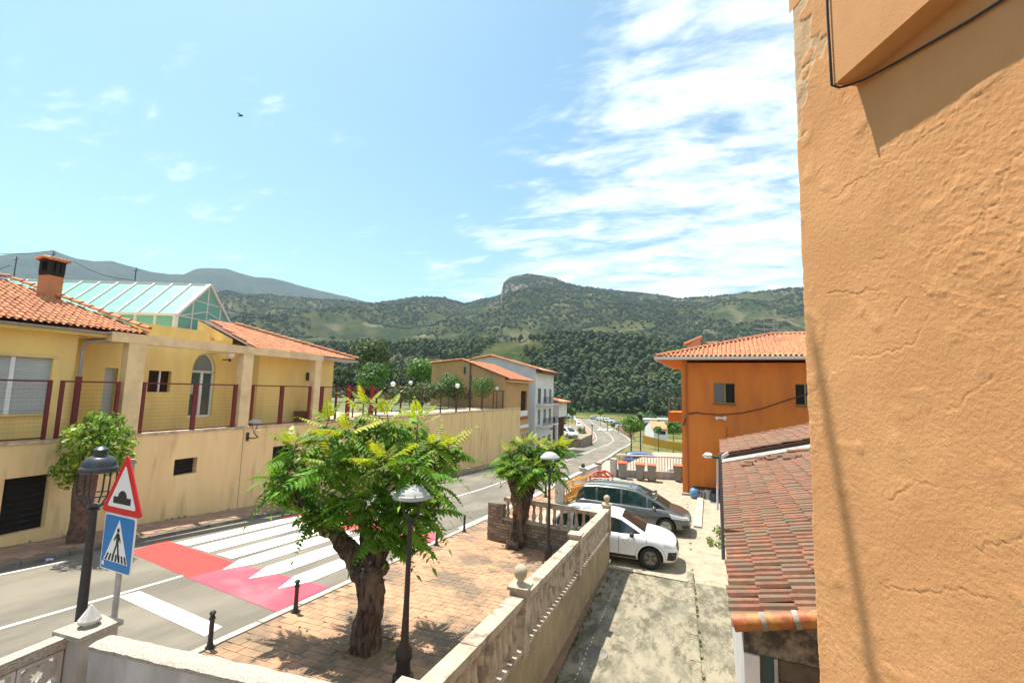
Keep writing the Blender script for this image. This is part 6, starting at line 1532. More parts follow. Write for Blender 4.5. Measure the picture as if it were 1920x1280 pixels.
    # sills, handles, seams, lights
    for s_ in (1, -1):
        side('sill_trim', [(rx+WR+.09, zb+.07), (fx-WR-.09, zb+.07), (fx-WR-.09, zb+.17), (rx+WR+.09, zb+.17)], s_, trim)
        for xx in spec['seams']: side('door_seam', [(xx-.006, zb+.16), (xx+.006, zb+.16), (xx+.006, interp(spec['belt'], (xx+L_/2)/L_)-.05), (xx-.006, interp(spec['belt'], (xx+L_/2)/L_)-.05)], s_, car_black, nu=1, nv=8)
        for xx in spec['handles']: 
            h = bvh.ray_cast(Vector((xx, s_*3, .84)), Vector((0, -s_, 0)))[0]; MB().tube([(xx-.09, h.y, .84), (xx-.07, h.y+s_*.035, .845), (xx+.07, h.y+s_*.035, .845), (xx+.09, h.y, .84)], .014, 6).build('door_handle', spec.get('handle_m', paint), t, world=False)
        mxx = spec['mirror']; m_ = MB().ball((mxx, s_*(hw+.07), 1.0), .10, 10, (.75, 1.15, .8)); mo = m_.build('mirror', spec.get('mirror_m', paint), t, world=False, smooth=1)
        MB().bar((mxx+.02, s_*(hw-.14), .96), (mxx, s_*(hw+.02), .98), .06, .05).build('mirror_arm', car_black, mo, world=False)
        hl = spec['head']; patch('headlight', [(fx+3*.6+hl[0], s_*(3*.8+hl[1]), z_) if False else (hl[i][0]+1.5, s_*(hl[i][1]+1.5), hl[i][2]) for i, z_ in enumerate([0]*4)], (-1, -s_, 0), head_m, nu=8, nv=4)
        tl = spec['tail']; patch('tail_light', [(q_[0]-1.5, s_*(q_[1]+1.5), q_[2]) for q_ in tl], (1, -s_, 0), tail_m, nu=4, nv=8)
        fl = spec.get('fog')
        if fl: patch('fog_intake', [(q_[0]+1.5, s_*(q_[1]+1.5), q_[2]) for q_ in fl], (-1, -s_, 0), car_black, nu=5, nv=5)
    gz = spec['grille']; front('grille', [(-gz[0], gz[1]), (gz[0], gz[1]), (gz[0], gz[2]), (-gz[0], gz[2])], car_black); gz = spec['intake']; front('lower_intake', [(-gz[0], gz[1]), (gz[0], gz[1]), (gz[0]*.9, gz[2]), (-gz[0]*.9, gz[2])], car_black)
    front('number_plate', [(-.26, gz[2]+.0), (.26, gz[2]+.0), (.26, gz[2]+.11), (-.26, gz[2]+.11)], white_m, off=.014); rear('number_plate', [(-.26, .62), (.26, .62), (.26, .73), (-.26, .73)], white_m, off=.012)
    rear('rear_bumper_trim', [(-hw*.8, zb+.03), (hw*.8, zb+.03), (hw*.8, zb+.2), (-hw*.8, zb+.2)], trim)
    cw0, cw1 = x1-.025, x1+.012; 
    MB().bar(((cw0)*L_-L_/2, -.15, interp(spec['belt'], cw0)+.03), ((cw0-.05)*L_-L_/2, .55, interp(spec['belt'], cw0)+.14), .02, .015).build('wiper', car_black, t, world=False)
    if spec.get('belt_trim'):
        for s_ in (1, -1):
            pts = [((s)*L_-L_/2, s_*(wb+.004), blt(s)+.055) for s in np.linspace(x0+.06, x1-.04, 10)]; MB().tube(pts, .011, 5).build('belt_trim', spec['belt_trim'], t, world=False)
    return t
suv = dict(clear=.19, plan=[(0, .80), (.03, .91), (.10, .97), (.2, 1), (.8, 1), (.90, .965), (.96, .88), (.985, .76), (1, .60)],
    belt=[(0, .80), (.02, .93), (.08, 1.02), (.3, 1.0), (.6, .96), (.75, .95), (.85, .91), (.93, .82), (.98, .70), (1, .60)], deck=[(0, .82), (.02, .96), (.08, 1.05), (.6, 1.02), (.72, 1.04), (.80, 1.005), (.90, .935), (.96, .83), (.99, .70), (1, .62)],
    under=[(0, .14), (.04, .05), (.1, 0), (.9, 0), (.97, .04), (1, .14)], cab=[(.035, 1.0), (.06, 1.20), (.10, 1.38), (.16, 1.455), (.28, 1.49), (.42, 1.50), (.52, 1.475), (.58, 1.42), (.66, 1.24), (.76, 1.0)], tumble=.70,
    roof=(.10, .575), pillars=[(.0, .06), (.16, .205), (.395, .42)], wr=.335, fo=.84, ro=.74, seams=[-.62, .27, 1.12], handles=[-.45, .45], mirror=.68, mirror_m=car_black, clad=.075,
    head=[(1.62, .80, .70), (2.02, .42, .66), (1.98, .42, .76), (1.60, .80, .82)], tail=[(-2.02, .52, .80), (-1.80, .86, .82), (-1.78, .84, .98), (-2.0, .50, .98)], fog=[(1.72, .82, .34), (1.98, .52, .30), (1.98, .50, .56), (1.78, .84, .58)], grille=(.55, .58, .72), intake=(.5, .26, .44), handle_m=paint_white)
white_car = make_car('parked_car', 'white compact crossover with black wheel arches parked behind the balustrade', None, 4.15, 1.78, suv, paint_white, car_black, rim_m, (-2.16, 16.3, -5.425), 0)
van = dict(clear=.18, plan=[(0, .84), (.02, .93), (.08, .98), (.2, 1), (.8, 1), (.90, .96), (.96, .87), (.985, .76), (1, .62)],
    belt=[(0, .85), (.02, .98), (.08, 1.04), (.3, 1.0), (.6, .95), (.75, .93), (.85, .88), (.93, .78), (.98, .66), (1, .56)], deck=[(0, .88), (.02, 1.0), (.08, 1.06), (.6, 1.0), (.76, 1.02), (.84, .95), (.92, .85), (.97, .72), (1, .58)],
    under=[(0, .14), (.04, .05), (.1, 0), (.9, 0), (.97, .04), (1, .12)], cab=[(.012, 1.0), (.03, 1.25), (.055, 1.48), (.09, 1.575), (.2, 1.62), (.36, 1.63), (.48, 1.61), (.56, 1.55), (.66, 1.37), (.76, 1.14), (.82, .97)], tumble=.74,
    roof=(.06, .54), pillars=[(.0, .03), (.19, .205), (.41, .43), (.645, .655)], wr=.33, fo=.92, ro=.80, seams=[-.85, .15, 1.15], handles=[-.6, .35], mirror=.95, clad=.018,
    head=[(1.55, .84, .66), (2.18, .50, .62), (2.10, .48, .72), (1.45, .82, .84)], tail=[(-2.30, .68, 1.00), (-2.12, .88, 1.0), (-2.02, .70, 1.52), (-2.2, .52, 1.52)], fog=[(1.95, .82, .34), (2.2, .6, .30), (2.2, .6, .44), (1.95, .82, .46)], grille=(.4, .54, .62), intake=(.62, .26, .42), rails=M('light_roof_rail', (.62, .60, .57), rough=.4), sunroof=M('glass_roof', (.10, .12, .11), rough=.15), belt_trim=None, glass=glass_mat('van_glass', (.02, .05, .045), .04, .35))
grey_car = make_car('parked_car', 'dark grey minivan with red rear lamps parked behind the white crossover', None, 4.60, 1.84, van, paint_grey, paint_grey, rim_s, (-1.92, 20.25, -5.44), rad(-2))
# seats seen through the minivan's glass
for x in (-.9, .1, .9):
    for s_ in (-.4, .4): MB().box(x-.08, x+.10, s_-.23, s_+.23, .75, 1.28).box(x-.06, x+.05, s_-.12, s_+.12, 1.28, 1.45).build('seat', M('seat_cloth', (.25, .24, .2)) if 'seat_cloth' not in bpy.data.materials else bpy.data.materials['seat_cloth'], grey_car, world=False)
# further cars: copies with their own paint and label
_first = {}
def copy_car(src, loc, rz, label, paint):
    r = src.copy(); C.objects.link(r); r.location = loc; r.rotation_euler = (0, 0, rz); r['label'] = label; r['group'] = 'cars parked further down the street'; MATW[r.name] = Matrix.Translation(loc) @ Matrix.Rotation(rz, 4, 'Z')
    srcp = src.children[0].data.materials[0]
    for c in kids(src):
        k = c.copy(); C.objects.link(k); k.parent = r
        for i, sl_ in enumerate(k.material_slots):
            if sl_.material and sl_.material.name == srcp.name: sl_.link = 'OBJECT'; sl_.material = paint
        for g_ in kids(c): h = g_.copy(); C.objects.link(h); h.parent = k
    return r
white_car.children
def on_gp(px, py): q = gp(px, py); return (q.x, q.y, prof(q.y)+.02)
q = atZ(1205, 872, -7.45); 
copy_car(white_car, (-2.9, 43.2, -6.68), rad(8), 'blue hatchback parked beyond the bins, only its roof and windows showing', paint_blue)
x, y, z = on_gp(1099, 802); copy_car(white_car, (x-2.3, y, z), rad(-70), 'white car driving up the bend towards the viewer', paint_white)
rough_f0 = M('dry_bank', (.34, .27, .15), (.20, .21, .07), scale=.7, rough=1)
for px_, py_, rz, pt, sr, lb in ((1072, 781, 20, paint_silver, white_car, 'silver-blue car at the far left of the distant parking area'), (1128, 786, -20, paint_white, white_car, 'white car leftmost in the distant roadside row'),
    (1142, 789, -15, paint_silver, grey_car, 'pale silver minivan in the middle of the distant roadside row'), (1158, 797, -10, paint_dark, white_car, 'dark car in the distant roadside row beside the brown fence'), (1168, 803, -5, paint_white, white_car, 'white car nearest in the distant roadside row, above the brown fence'), (1116, 783, 12, paint_silver, white_car, 'pale car furthest along the distant road')):
    x, y, z = on_gp(px_, py_+3); copy_car(sr, (x, y, z), rad(rz), lb, pt)
q = ray(1066, 812); q = q*(78/q.y); copy_car(grey_car, (q.x, q.y, q.z-.6), rad(-50), 'white car parked in the yard below the white annex', paint_white)
MB().box(-7, 2.5, 40.5, 47, -9.5, -6.70).build('side_lane', lot_m, kind='structure')
tag(MB().box(q.x-6, q.x+2.6, q.y-2.2, q.y+8, q.z-3.5, q.z-.62).build('yard', M('yard_stone', (.30, .24, .16), (.16, .13, .09), scale=1.5, bump=1, bscale=4, bdist=.1)), 'raised yard pavement under the white parked car', 'yard')
# ------------------------------------------------------------------ pollarded trees with pinnate fronds
def frond_mesh(mat, seed, pairs=10, L_=1.0, droop=.35, wid=.25):
    r_ = random.Random(seed); V = []; F = []
    def P(t): return Vector((t*L_*(1-.10*droop*t), 0, L_*(.10*t-droop*t*t*.62)))
    n = 9
    for i in range(n):
        p = P(i/(n-1)); w = .009*(1-.7*i/(n-1)); V += [(p.x, -w, p.z), (p.x, w, p.z), (p.x, 0, p.z+w)]
    for i in range(n-1):
        for k in range(3): a = i*3+k; b = i*3+(k+1) % 3; F.append((a, b, b+3, a+3))
    def leaflet(p, d, up, l, w):
        side = d.cross(up).normalized(); o = len(V); m1 = p+d*(l*.38)-up*(l*.02); tip = p+d*l-up*(l*.22)
        V.extend([tuple(p), tuple(m1+side*w+up*w*.35), tuple(m1-up*0), tuple(m1-side*w+up*w*.35), tuple(p+d*(l*.72)+side*w*.62-up*l*.06), tuple(p+d*(l*.72)-up*(l*.10)), tuple(p+d*(l*.72)-side*w*.62-up*l*.06), tuple(tip)])
        F.extend([(o, o+1, o+2), (o, o+2, o+3), (o+1, o+4, o+5, o+2), (o+2, o+5, o+6, o+3), (o+4, o+7, o+5), (o+5, o+7, o+6)])
    for i in range(pairs):
        t = .16+.80*i/(pairs-1); p = P(t); l = wid*L_*(math.sin(math.pi*min(1, (t*.85+.18)))**.6)*r_.uniform(.85, 1.1)
        for s_ in (1, -1):
            d = Vector((.42, s_, -.28+r_.uniform(-.12, .12))).normalized(); leaflet(p, d, Vector((0, 0, 1)), l, l*.235)
    leaflet(P(1), Vector((1, 0, -.5)).normalized(), Vector((0, 0, 1)), wid*.7*L_, wid*.13*L_)
    me = bpy.data.meshes.new('frond'); me.from_pydata(V, [], F); me.materials.append(mat); return me
FM = [frond_mesh(leaf_g, s, pairs=p, droop=d) for s, p, d in ((1, 11, .6), (2, 10, .9), (3, 12, 1.1), (4, 9, .4))]
FY = [frond_mesh(leaf_y, s, pairs=p, droop=d) for s, p, d in ((5, 11, .25), (6, 10, .45), (7, 9, .1))]
def skin_trunk(name, verts, edges, radii, mat, parent, root=0, lev=2, amp=.03, nsc=4.):
    me = bpy.data.meshes.new(name); me.from_pydata(verts, edges, []); o = bpy.data.objects.new(name, me); C.objects.link(o)
    sk = o.modifiers.new('s', 'SKIN'); sk.use_smooth_shade = True
    for i, d in enumerate(me.skin_vertices[0].data): d.radius = (radii[i], radii[i]); d.use_root = (i == root)
    ss = o.modifiers.new('u', 'SUBSURF'); ss.levels = lev; ss.render_levels = lev
    dg = bpy.context.evaluated_depsgraph_get(); m2 = bpy.data.meshes.new_from_object(o.evaluated_get(dg)); bpy.data.objects.remove(o)
    for v in m2.vertices:
        n_ = v.normal; k = mnoise.fractal(Vector((v.co.x*nsc*1.6, v.co.y*nsc*1.6, v.co.z*nsc*.5)), 1, 2, 4); v.co += n_*k*amp*2
    m2.materials.clear(); m2.materials.append(mat); m2.shade_smooth(); m2.name = name
    return link(name, m2, parent, fixn=False)
def pinnate_tree(base, label, trunk_v, trunk_e, trunk_r, shoots, n_per, flen, seed):
    r_ = random.Random(seed); t = thing('pollarded_tree', label, 'tree', tuple(base))
    skin_trunk('trunk', trunk_v, trunk_e, trunk_r, bark, t, lev=3, amp=.035)
    nf = 0; st = MB()
    for (a, b, young) in shoots:
        a = Vector(a); b = Vector(b); st.tube([a, a.lerp(b, .5)+Vector((r_.uniform(-.04, .04), r_.uniform(-.04, .04), 0)), b], [.020, .014, .006], 6)
        for k in range(n_per):
            u = (k+.5)/n_per; p = a.lerp(b, .25+.75*u**.8); ang = k*2.4+r_.uniform(-.4, .4); el = -.25+1.25*u**1.4+r_.uniform(-.22, .22)
            yng = young and u > .55; me = r_.choice(FY if yng else FM)
            o = bpy.data.objects.new('frond', me); C.objects.link(o); o.parent = t; nf += 1
            sc = flen*(1.05-.45*u**2)*r_.uniform(.75, 1.15)
            X = Vector((math.cos(ang)*math.cos(el), math.sin(ang)*math.cos(el), math.sin(el))); Yv = Vector((0, 0, 1)).cross(X).normalized(); Zv_ = X.cross(Yv)
            o.matrix_local = Matrix.Translation(p) @ Matrix((X, Yv, Zv_)).transposed().to_4x4() @ Matrix.Rotation(r_.uniform(-.5, .5), 4, 'X') @ Matrix.Scale(sc, 4)
    cen = MB()
    st.build('stems', bark_l, t, world=False, kind='stuff')
    return t
B1 = Vector((-5.20, 7.15, prof(7.15)+.05))
def L1(px, py, dy=0.0):       # a point of the crown, measured from the picture at the tree's own distance
    p = ray(px, py); dep = 8.6+dy; p = p*dep; return p-B1
tv = [(0, 0, -.15), (0, 0, .12), (.0, 0, .7), (.02, .0, 1.25)]
bt = L1(690, 1085); f1 = L1(648, 1020); f2_ = L1(600, 975, .1); f3 = L1(560, 935, .15); f4 = L1(548, 900, .2); g1 = L1(728, 1010); g2 = L1(735, 960, .1); g3 = L1(705, 900, .3); h1 = L1(690, 1010, .3); h2 = L1(672, 940, .5); i1 = L1(780, 930, -.2)
tv += [tuple(bt), tuple(f1), tuple(f2_), tuple(f3), tuple(f4), tuple(g1), tuple(g2), tuple(g3), tuple(h1), tuple(h2), tuple(i1)]
te = [(0, 1), (1, 2), (2, 3), (3, 4), (4, 5), (5, 6), (6, 7), (7, 8), (4, 9), (9, 10), (10, 11), (4, 12), (12, 13), (10, 14)]
tr_ = [.34, .265, .235, .245, .26, .18, .15, .15, .09, .18, .12, .08, .13, .08, .07]
sh1 = []
R1 = random.Random(5)
for (px, py, dy, ln, yg) in [(545, 880, .2, .55, 1), (600, 850, .3, .7, 1), (560, 930, 0, .35, 0), (525, 925, .2, .3, 0), (610, 900, -.4, .4, 1), (650, 850, -.3, .45, 1), (690, 830, .3, .75, 1), (665, 900, .5, .5, 0), (735, 845, .1, .75, 1), (780, 850, .4, .7, 1),
                             (720, 900, -.5, .4, 1), (770, 905, -.6, .4, 0), (815, 880, .3, .55, 1), (810, 930, 0, .35, 0), (700, 960, -.5, .25, 0), (750, 970, -.5, .2, 0), (640, 965, -.4, .2, 0), (795, 965, .3, .15, 0), (590, 975, -.3, .1, 0), (705, 1005, -.55, .1, 0), (765, 1015, -.3, .1, 0), (845, 860, .6, .3, 1), (640, 900, .8, .6, 0), (745, 880, .9, .7, 1)]:
    a = L1(px, py, dy*1.3); b = a+Vector((R1.uniform(-.12, .12), R1.uniform(-.12, .12), ln)); sh1.append((a, b, yg))
pinnate_tree(B1, 'large pollarded tree with long feathery fronds in the middle of the paved plaza', tv, te, tr_, sh1, 12, .80, 11)
MB().add([v for k in range(14) for v in (lambda c: [tuple(c+Vector((R1.uniform(-.03, .03), R1.uniform(-.03, .03), R1.uniform(-.03, .03)))) for _ in range(3)])(L1(R1.choice([655, 700, 652]), R1.uniform(955, 975), -1.0))], [(3*i, 3*i+1, 3*i+2) for i in range(14)]).build('red_seed_cluster', leaf_red, bpy.data.objects['pollarded_tree'], world=False)
# soil ring, weeds
def soil(c, r):
    mb = MB(); n = 20; o = [(c[0], c[1], prof(c[1])+.10)]+[(c[0]+r*math.cos(a)*(1+.06*math.sin(3*a)), c[1]+r*math.sin(a), prof(c[1]+r*math.sin(a))+.085) for a in np.linspace(0, 6.283, n, endpoint=False)]
    mb.add(o, [(0, i+1, (i+1) % n+1) for i in range(n)]); mb.build('soil_ring', M('dry_soil', (.26, .17, .09), (.17, .11, .06), scale=12, bump=.6, bscale=60, rough=1) if 'dry_soil' not in bpy.data.materials else bpy.data.materials['dry_soil'], plaza)
soil(B1, .56)
B2_ = Vector((-5.24, 14.9, prof(14.9)+.05))
def L2(px, py, dy=0.0): return ray(px, py)*(15.55+dy)-B2_
tv = [(0, 0, -.15), (0, 0, .15), tuple(L2(977, 985)), tuple(L2(976, 945)), tuple(L2(962, 905, 0)), tuple(L2(955, 872, .1)), tuple(L2(997, 905)), tuple(L2(1008, 880, .1)), tuple(L2(975, 880, .4))]
sh2 = [(L2(px, py, dy), L2(px, py, dy)+Vector((0, 0, ln)), yg) for px, py, dy, ln, yg in [(955, 868, .1, .5, 1), (985, 860, .2, .6, 1), (1010, 865, 0, .6, 1), (1035, 868, .3, .5, 1), (965, 885, -.5, .3, 0), (1000, 890, -.6, .35, 1), (1035, 890, -.3, .2, 0), (945, 885, .3, .2, 0), (1010, 885, .8, .5, 0), (985, 900, -.4, .1, 0), (1045, 850, .4, .3, 1)]]
pinnate_tree(B2_, 'smaller pollarded tree with feathery fronds beside the grey stone pier', tv, [(0, 1), (1, 2), (2, 3), (3, 4), (4, 5), (3, 6), (6, 7), (3, 8)], [.34, .29, .25, .27, .19, .13, .19, .12, .12],
    sh2, 14, .80, 23)
soil(B2_, .5)
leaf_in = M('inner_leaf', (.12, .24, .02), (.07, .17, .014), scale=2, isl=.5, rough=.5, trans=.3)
# leaf cloud crowns
def leaf_cloud(name, mat, parent, lumps, n, size, seed, world=False, kind=True, flat=.5):
    g = np.random.default_rng(seed); L_ = np.array(lumps, float); w = L_[:, 3]**2; ch = g.choice(len(L_), n, p=w/w.sum())
    d = g.normal(size=(n, 3)); d /= np.linalg.norm(d, axis=1)[:, None]; rr = g.uniform(.55, 1.08, n)**.6
    c = L_[ch, :3]+d*(L_[ch, 3]*rr)[:, None]*np.array([1, 1, .85])
    nn = d*.8+g.normal(size=(n, 3))*flat+np.array([0, 0, .35]); nn /= np.linalg.norm(nn, axis=1)[:, None]
    a = np.cross(nn, g.normal(size=(n, 3))); a /= np.linalg.norm(a, axis=1)[:, None]; b = np.cross(nn, a); s = size*g.uniform(.6, 1.3, n)[:, None]
    V = np.stack([c-a*s, c+b*s*.5, c+a*s, c-b*s*.5], 1).reshape(-1, 3); F = np.arange(4*n).reshape(n, 4)
    return link(name, np_mesh(name, V, F, [mat]), parent, fixn=False)
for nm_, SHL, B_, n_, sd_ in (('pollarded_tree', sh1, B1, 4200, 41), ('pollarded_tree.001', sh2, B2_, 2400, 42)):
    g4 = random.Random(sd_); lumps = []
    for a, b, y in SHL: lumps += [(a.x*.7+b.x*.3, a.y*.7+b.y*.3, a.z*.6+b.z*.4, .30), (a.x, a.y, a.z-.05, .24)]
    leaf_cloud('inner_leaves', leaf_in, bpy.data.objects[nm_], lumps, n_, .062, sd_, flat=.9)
# tree on the left pavement
q = gp(146, 1020); bl_ = Vector((-16.35, q.y*16.35/abs(q.x), 0)); bl_.z = prof(bl_.y)+.08
t = thing('street_tree', 'leafy pollarded street tree against the beige wall at the far left', 'tree', tuple(bl_))
dl = (ray(150, 1010).dot(FW)); dpt = (bl_-Vector((0, 0, 0))).dot(FW)
LT = lambda px, py, dy=0.: ray(px, py)*(dpt+dy)-bl_
skin_trunk('trunk', [(0, 0, -.1), (0, 0, .15), tuple(LT(152, 960)), tuple(LT(158, 905)), tuple(LT(150, 862)), tuple(LT(185, 850)), tuple(LT(205, 820)), tuple(LT(170, 830, .2))], [(0, 1), (1, 2), (2, 3), (3, 4), (3, 5), (5, 6), (3, 7)], [.30, .27, .24, .24, .15, .14, .08, .08], bark_l, t, lev=2, amp=.02)
Rl = random.Random(3); lumps = [tuple(LT(px, py, Rl.uniform(-.5, .7)))+(r,) for px, py, r in [(180, 850, .55), (150, 870, .5), (130, 880, .42), (205, 865, .45), (185, 810, .55), (215, 835, .42), (160, 820, .5), (140, 840, .42), (205, 795, .4), (235, 860, .25), (225, 815, .4), (180, 785, .3), (120, 865, .2), (245, 830, .18), (125, 905, .2)]]
leaf_cloud('crown', M('street_leaf', (.24, .34, .035), (.11, .21, .022), scale=1.4, isl=.55, rough=.45, trans=.35), t, lumps, 3000, .075, 9)
mbs = MB()
for l in lumps: mbs.tube([tuple(LT(165, 870)), Vector(l[:3])*1.0], [.045, .012], 5)
mbs.build('branches', bark_l, t, world=False, kind='stuff')
# weeds
def tuft(name, pts, mat, n=16, h=.07, parent=None, **kw):
    V = []; F = []; g = random.Random(1)
    for (x, y, z, r) in pts:
        r = r*.6
        for k in range(n):
            a = g.uniform(0, 6.28); d = g.uniform(0, r); p = Vector((x+d*math.cos(a), y+d*math.sin(a), z)); w = g.uniform(.006, .014); l = Vector((g.uniform(-.05, .05), g.uniform(-.05, .05), g.uniform(.4, 1)*h)); o = len(V)
            V += [tuple(p+Vector((-w, 0, 0))), tuple(p+Vector((w, 0, 0))), tuple(p+l)]; F.append((o, o+1, o+2))
    return link(name, np_mesh(name, np.array(V), np.array(F), [mat]), parent, fixn=False, **kw)
weed_m = M('weed_green', (.12, .20, .03), (.2, .22, .05), scale=3, isl=.4, rough=.8, trans=.2)
wp_ = [(B1.x+.45*math.cos(a), B1.y+.45*math.sin(a), prof(B1.y)+.09, .12) for a in (0.2, 1.2, 2.5, 3.4, 4.4, 5.3)]+[(B2_.x+.42*math.cos(a), B2_.y+.42*math.sin(a), prof(B2_.y)+.09, .12) for a in (3.0, 3.9, 4.7, 5.5)]
for k in range(60): y = random.uniform(3, 34); wp_.append((TX+.06, y, prof(y)+.11, .06))
for k in range(34): y = random.uniform(5, 26); wp_.append((-1.99+.02, y, prof(y)+.01, .05) if y < 14.5 else (.3, y, zl(0, y), .05))
for k in range(26): wp_.append((1.0+random.uniform(-.1, .1), 19.2+random.uniform(-.6, .6), -5.42, .1))
for k in range(20): y = random.uniform(6, 14); wp_.append((.33, y, prof(y)+.01, .03))
for k in range(20): y = random.uniform(9, 30); wp_.append((cx_(y)-HW+.05, y, prof(y)+.0, .05))
tuft('weeds', wp_, weed_m, kind='stuff')
q = ray(1352, 990)*(9.8/ray(1352, 990).y)
tag(leaf_cloud('wall_plant', weed_m, None, [(.74, 10.5, -2.75, .14), (.76, 10.9, -2.8, .12), (.70, 10.2, -2.9, .10)], 130, .04, 4), 'yellowish green weed growing at the shed edge below the service mast', 'plant')
# ------------------------------------------------------------------ trees on and beyond the terrace
def crown_tree(name, label, px, py, Y, rpx, n, size, mat, squash=.95, trunk_to=None, group=None, seed=1, lumpn=9, ground=None, tr=.07):
    c = atY(px, py, Y); dep = c.dot(FW); r = rpx/FPX*dep; g = random.Random(seed); gz = ground if ground is not None else -1.99
    t = thing(name, label, 'tree', (c.x, c.y, gz), 0, group)
    lumps = [(0, 0, c.z-gz, r*.72)]
    for k in range(lumpn):
        a = g.uniform(0, 6.28); e = g.uniform(-.6, 1.2); d = r*.48; lumps.append((d*math.cos(a)*math.cos(e), d*math.sin(a)*math.cos(e), c.z-gz+d*math.sin(e)*squash, r*g.uniform(.38, .52)))
    leaf_cloud('crown', mat, t, lumps, n, size, seed)
    sk = MB(); sk.tube([(0, 0, -.3), (.03, 0, (c.z-gz)*.5), (0, 0, c.z-gz)], [tr, tr*.8, tr*.4], 8)
    for l in lumps[1:6]: sk.tube([(0, 0, (c.z-gz)*.7), l[:3]], [tr*.45, tr*.15], 5)
    sk.build('trunk', bark_l, t, world=False); return t
G_ = 'clipped round trees behind the terrace railing'
crown_tree('round_tree', 'dense glossy round tree at the right end of the yellow building', 701, 708, 27, 38, 2800, .085, leaf_d, seed=1, group=G_)
crown_tree('round_tree', 'left of the two clipped round trees before the tan gable', 842, 726, 41, 33, 2200, .085, leaf_d, seed=2, group=G_)
crown_tree('round_tree', 'right of the two clipped round trees before the tan gable', 903, 728, 43, 31, 2100, .085, leaf_d, seed=3, group=G_)
crown_tree('broadleaf_tree', 'airy olive-green tree rising above the glossy round tree', 696, 668, 50, 48, 2200, .22, leaf_o, seed=4, ground=-4, lumpn=14, tr=.18)
crown_tree('broadleaf_tree', 'light green tree left of the tan gabled house', 790, 698, 56, 34, 2000, .2, leaf_b, seed=5, ground=-4, lumpn=10, tr=.15)
crown_tree('broadleaf_tree', 'dark olive tree between the glossy round tree and the light green tree', 745, 712, 52, 32, 1500, .18, leaf_o, seed=6, ground=-4, lumpn=12, tr=.16)
crown_tree('broadleaf_tree', 'low dark tree showing under the eaves corner of the yellow building', 640, 706, 60, 30, 1300, .22, pine_leaf, seed=7, ground=-4)
MB_ = M('playground_grass', (.09, .12, .035), (.14, .14, .05), scale=1); a = MB().box(-60, -22, 28, 60, -2.2, -1.98); a.build('school_lawn', MB_, kind='structure')
# street tree beyond the bins, distant little trees
q = gp(1183, 838)
crown_tree('young_street_tree', 'small round-crowned green tree standing by the right kerb beyond the bins', 1183, 797, 52, 24, 1800, .12, leaf_b, seed=8, ground=prof(52), tr=.09)
for px, py, Y, r, lb, s_ in ((1126, 772, 150, 7, 'small round tree between the distant parked cars', 21), (1073, 772, 120, 9, 'bright yellow-green bush at the corner beyond the white annex', 22), (1063, 768, 118, 10, 'dark bush behind the bright one beyond the white annex', 23), (1024+1, 793, 95, 5, 'tiny hedge ball on the yard wall by the bend', 24), (1234, 806, 70, 8, 'small garden tree in front of the little white cottage', 25), (1262, 800, 80, 14, 'green garden tree just left of the orange house', 26)):
    crown_tree('small_tree', lb, px, py, Y, r, 420, .012*Y/5+.05, leaf_b if s_ in (21, 22, 26) else leaf_d, seed=s_, ground=prof(Y), tr=.08)
for k, (px, py, Y, r) in enumerate(((1088, 806, 88, 8), (1093, 812, 86, 6))): crown_tree('hedge_bush', ('clipped dark green bush on the stone bank by the bend', 'lower clipped bush at the end of the stone bank')[k], px, py, Y, r, 400, .1, leaf_d, seed=30+k, ground=prof(Y)+1)
# pines
def pine_mesh(seed, n=230):
    g = random.Random(seed); V = []; F = []; mi = []
    m_ = MB(); m_.tube([(0, 0, -.5), (g.uniform(-.2, .2), g.uniform(-.2, .2), 4), (0, 0, 8.5)], [.22, .16, .05], 5)
    V = list(m_.v); F = list(m_.f); mi = [1]*len(F)
    lumps = []
    for k in range(13):
        h = 2.4+k*.55; rr = (2.5-1.9*((h-2.4)/7.2)**1.3)*g.uniform(.6, 1.1); a = g.uniform(0, 6.28); lumps.append((math.cos(a)*rr*.6, math.sin(a)*rr*.6, h, rr*.62))
    for (x, y, z, r) in lumps:
        for k in range(n//13+9):
            d = Vector((g.gauss(0, 1), g.gauss(0, 1), g.gauss(0, .8))).normalized(); p = Vector((x, y, z))+d*r*g.uniform(.6, 1.05); t1 = d.orthogonal().normalized(); t2 = d.cross(t1); s = r*g.uniform(.22, .42); a = g.uniform(0, 6.28); u = t1*math.cos(a)+t2*math.sin(a); w = d.cross(u); o = len(V)
            V += [tuple(p-u*s), tuple(p+w*s*.8+d*s*.3), tuple(p+u*s), tuple(p-w*s*.8+d*s*.2)]; F.append((o, o+1, o+2, o+3)); mi.append(0)
    me = bpy.data.meshes.new('pine'); me.from_pydata(V, [], F); me.materials.append(pine_leaf); me.materials.append(trunk_m); me.polygons.foreach_set('material_index', mi); return me
PM_ = [pine_mesh(s) for s in range(5)]
g = random.Random(12); spots = []
tries = 0
def dens(x, y): return mnoise.fractal(Vector((x*.011, y*.011, 2.2)), 1, 2, 3)
while len(spots) < 6200 and tries < 90000:
    tries += 1; a = rad(g.uniform(-22, 34)) if g.random() < .62 else rad(g.uniform(20, 66)); r = 185+290*g.random()**1.0
    x, y = -r*math.sin(a), r*math.cos(a)
    if r < 230 and a > rad(2) and a < rad(30) and mnoise.noise(Vector((x*.05, y*.05, 0))) > .2: continue
    if r < 262 and rad(3) < a < rad(15): continue
    dn = dens(x, y)
    lft = a > rad(16)
    if dn < (-.18 if lft else -.34) : continue
    spots.append((x, y, terr(a, r)-.3, g.uniform(.5, 1.5)*(.7 if lft else 1.0), r))
spots.sort(key=lambda s: s[4]/s[3])
pines = spots[:300]
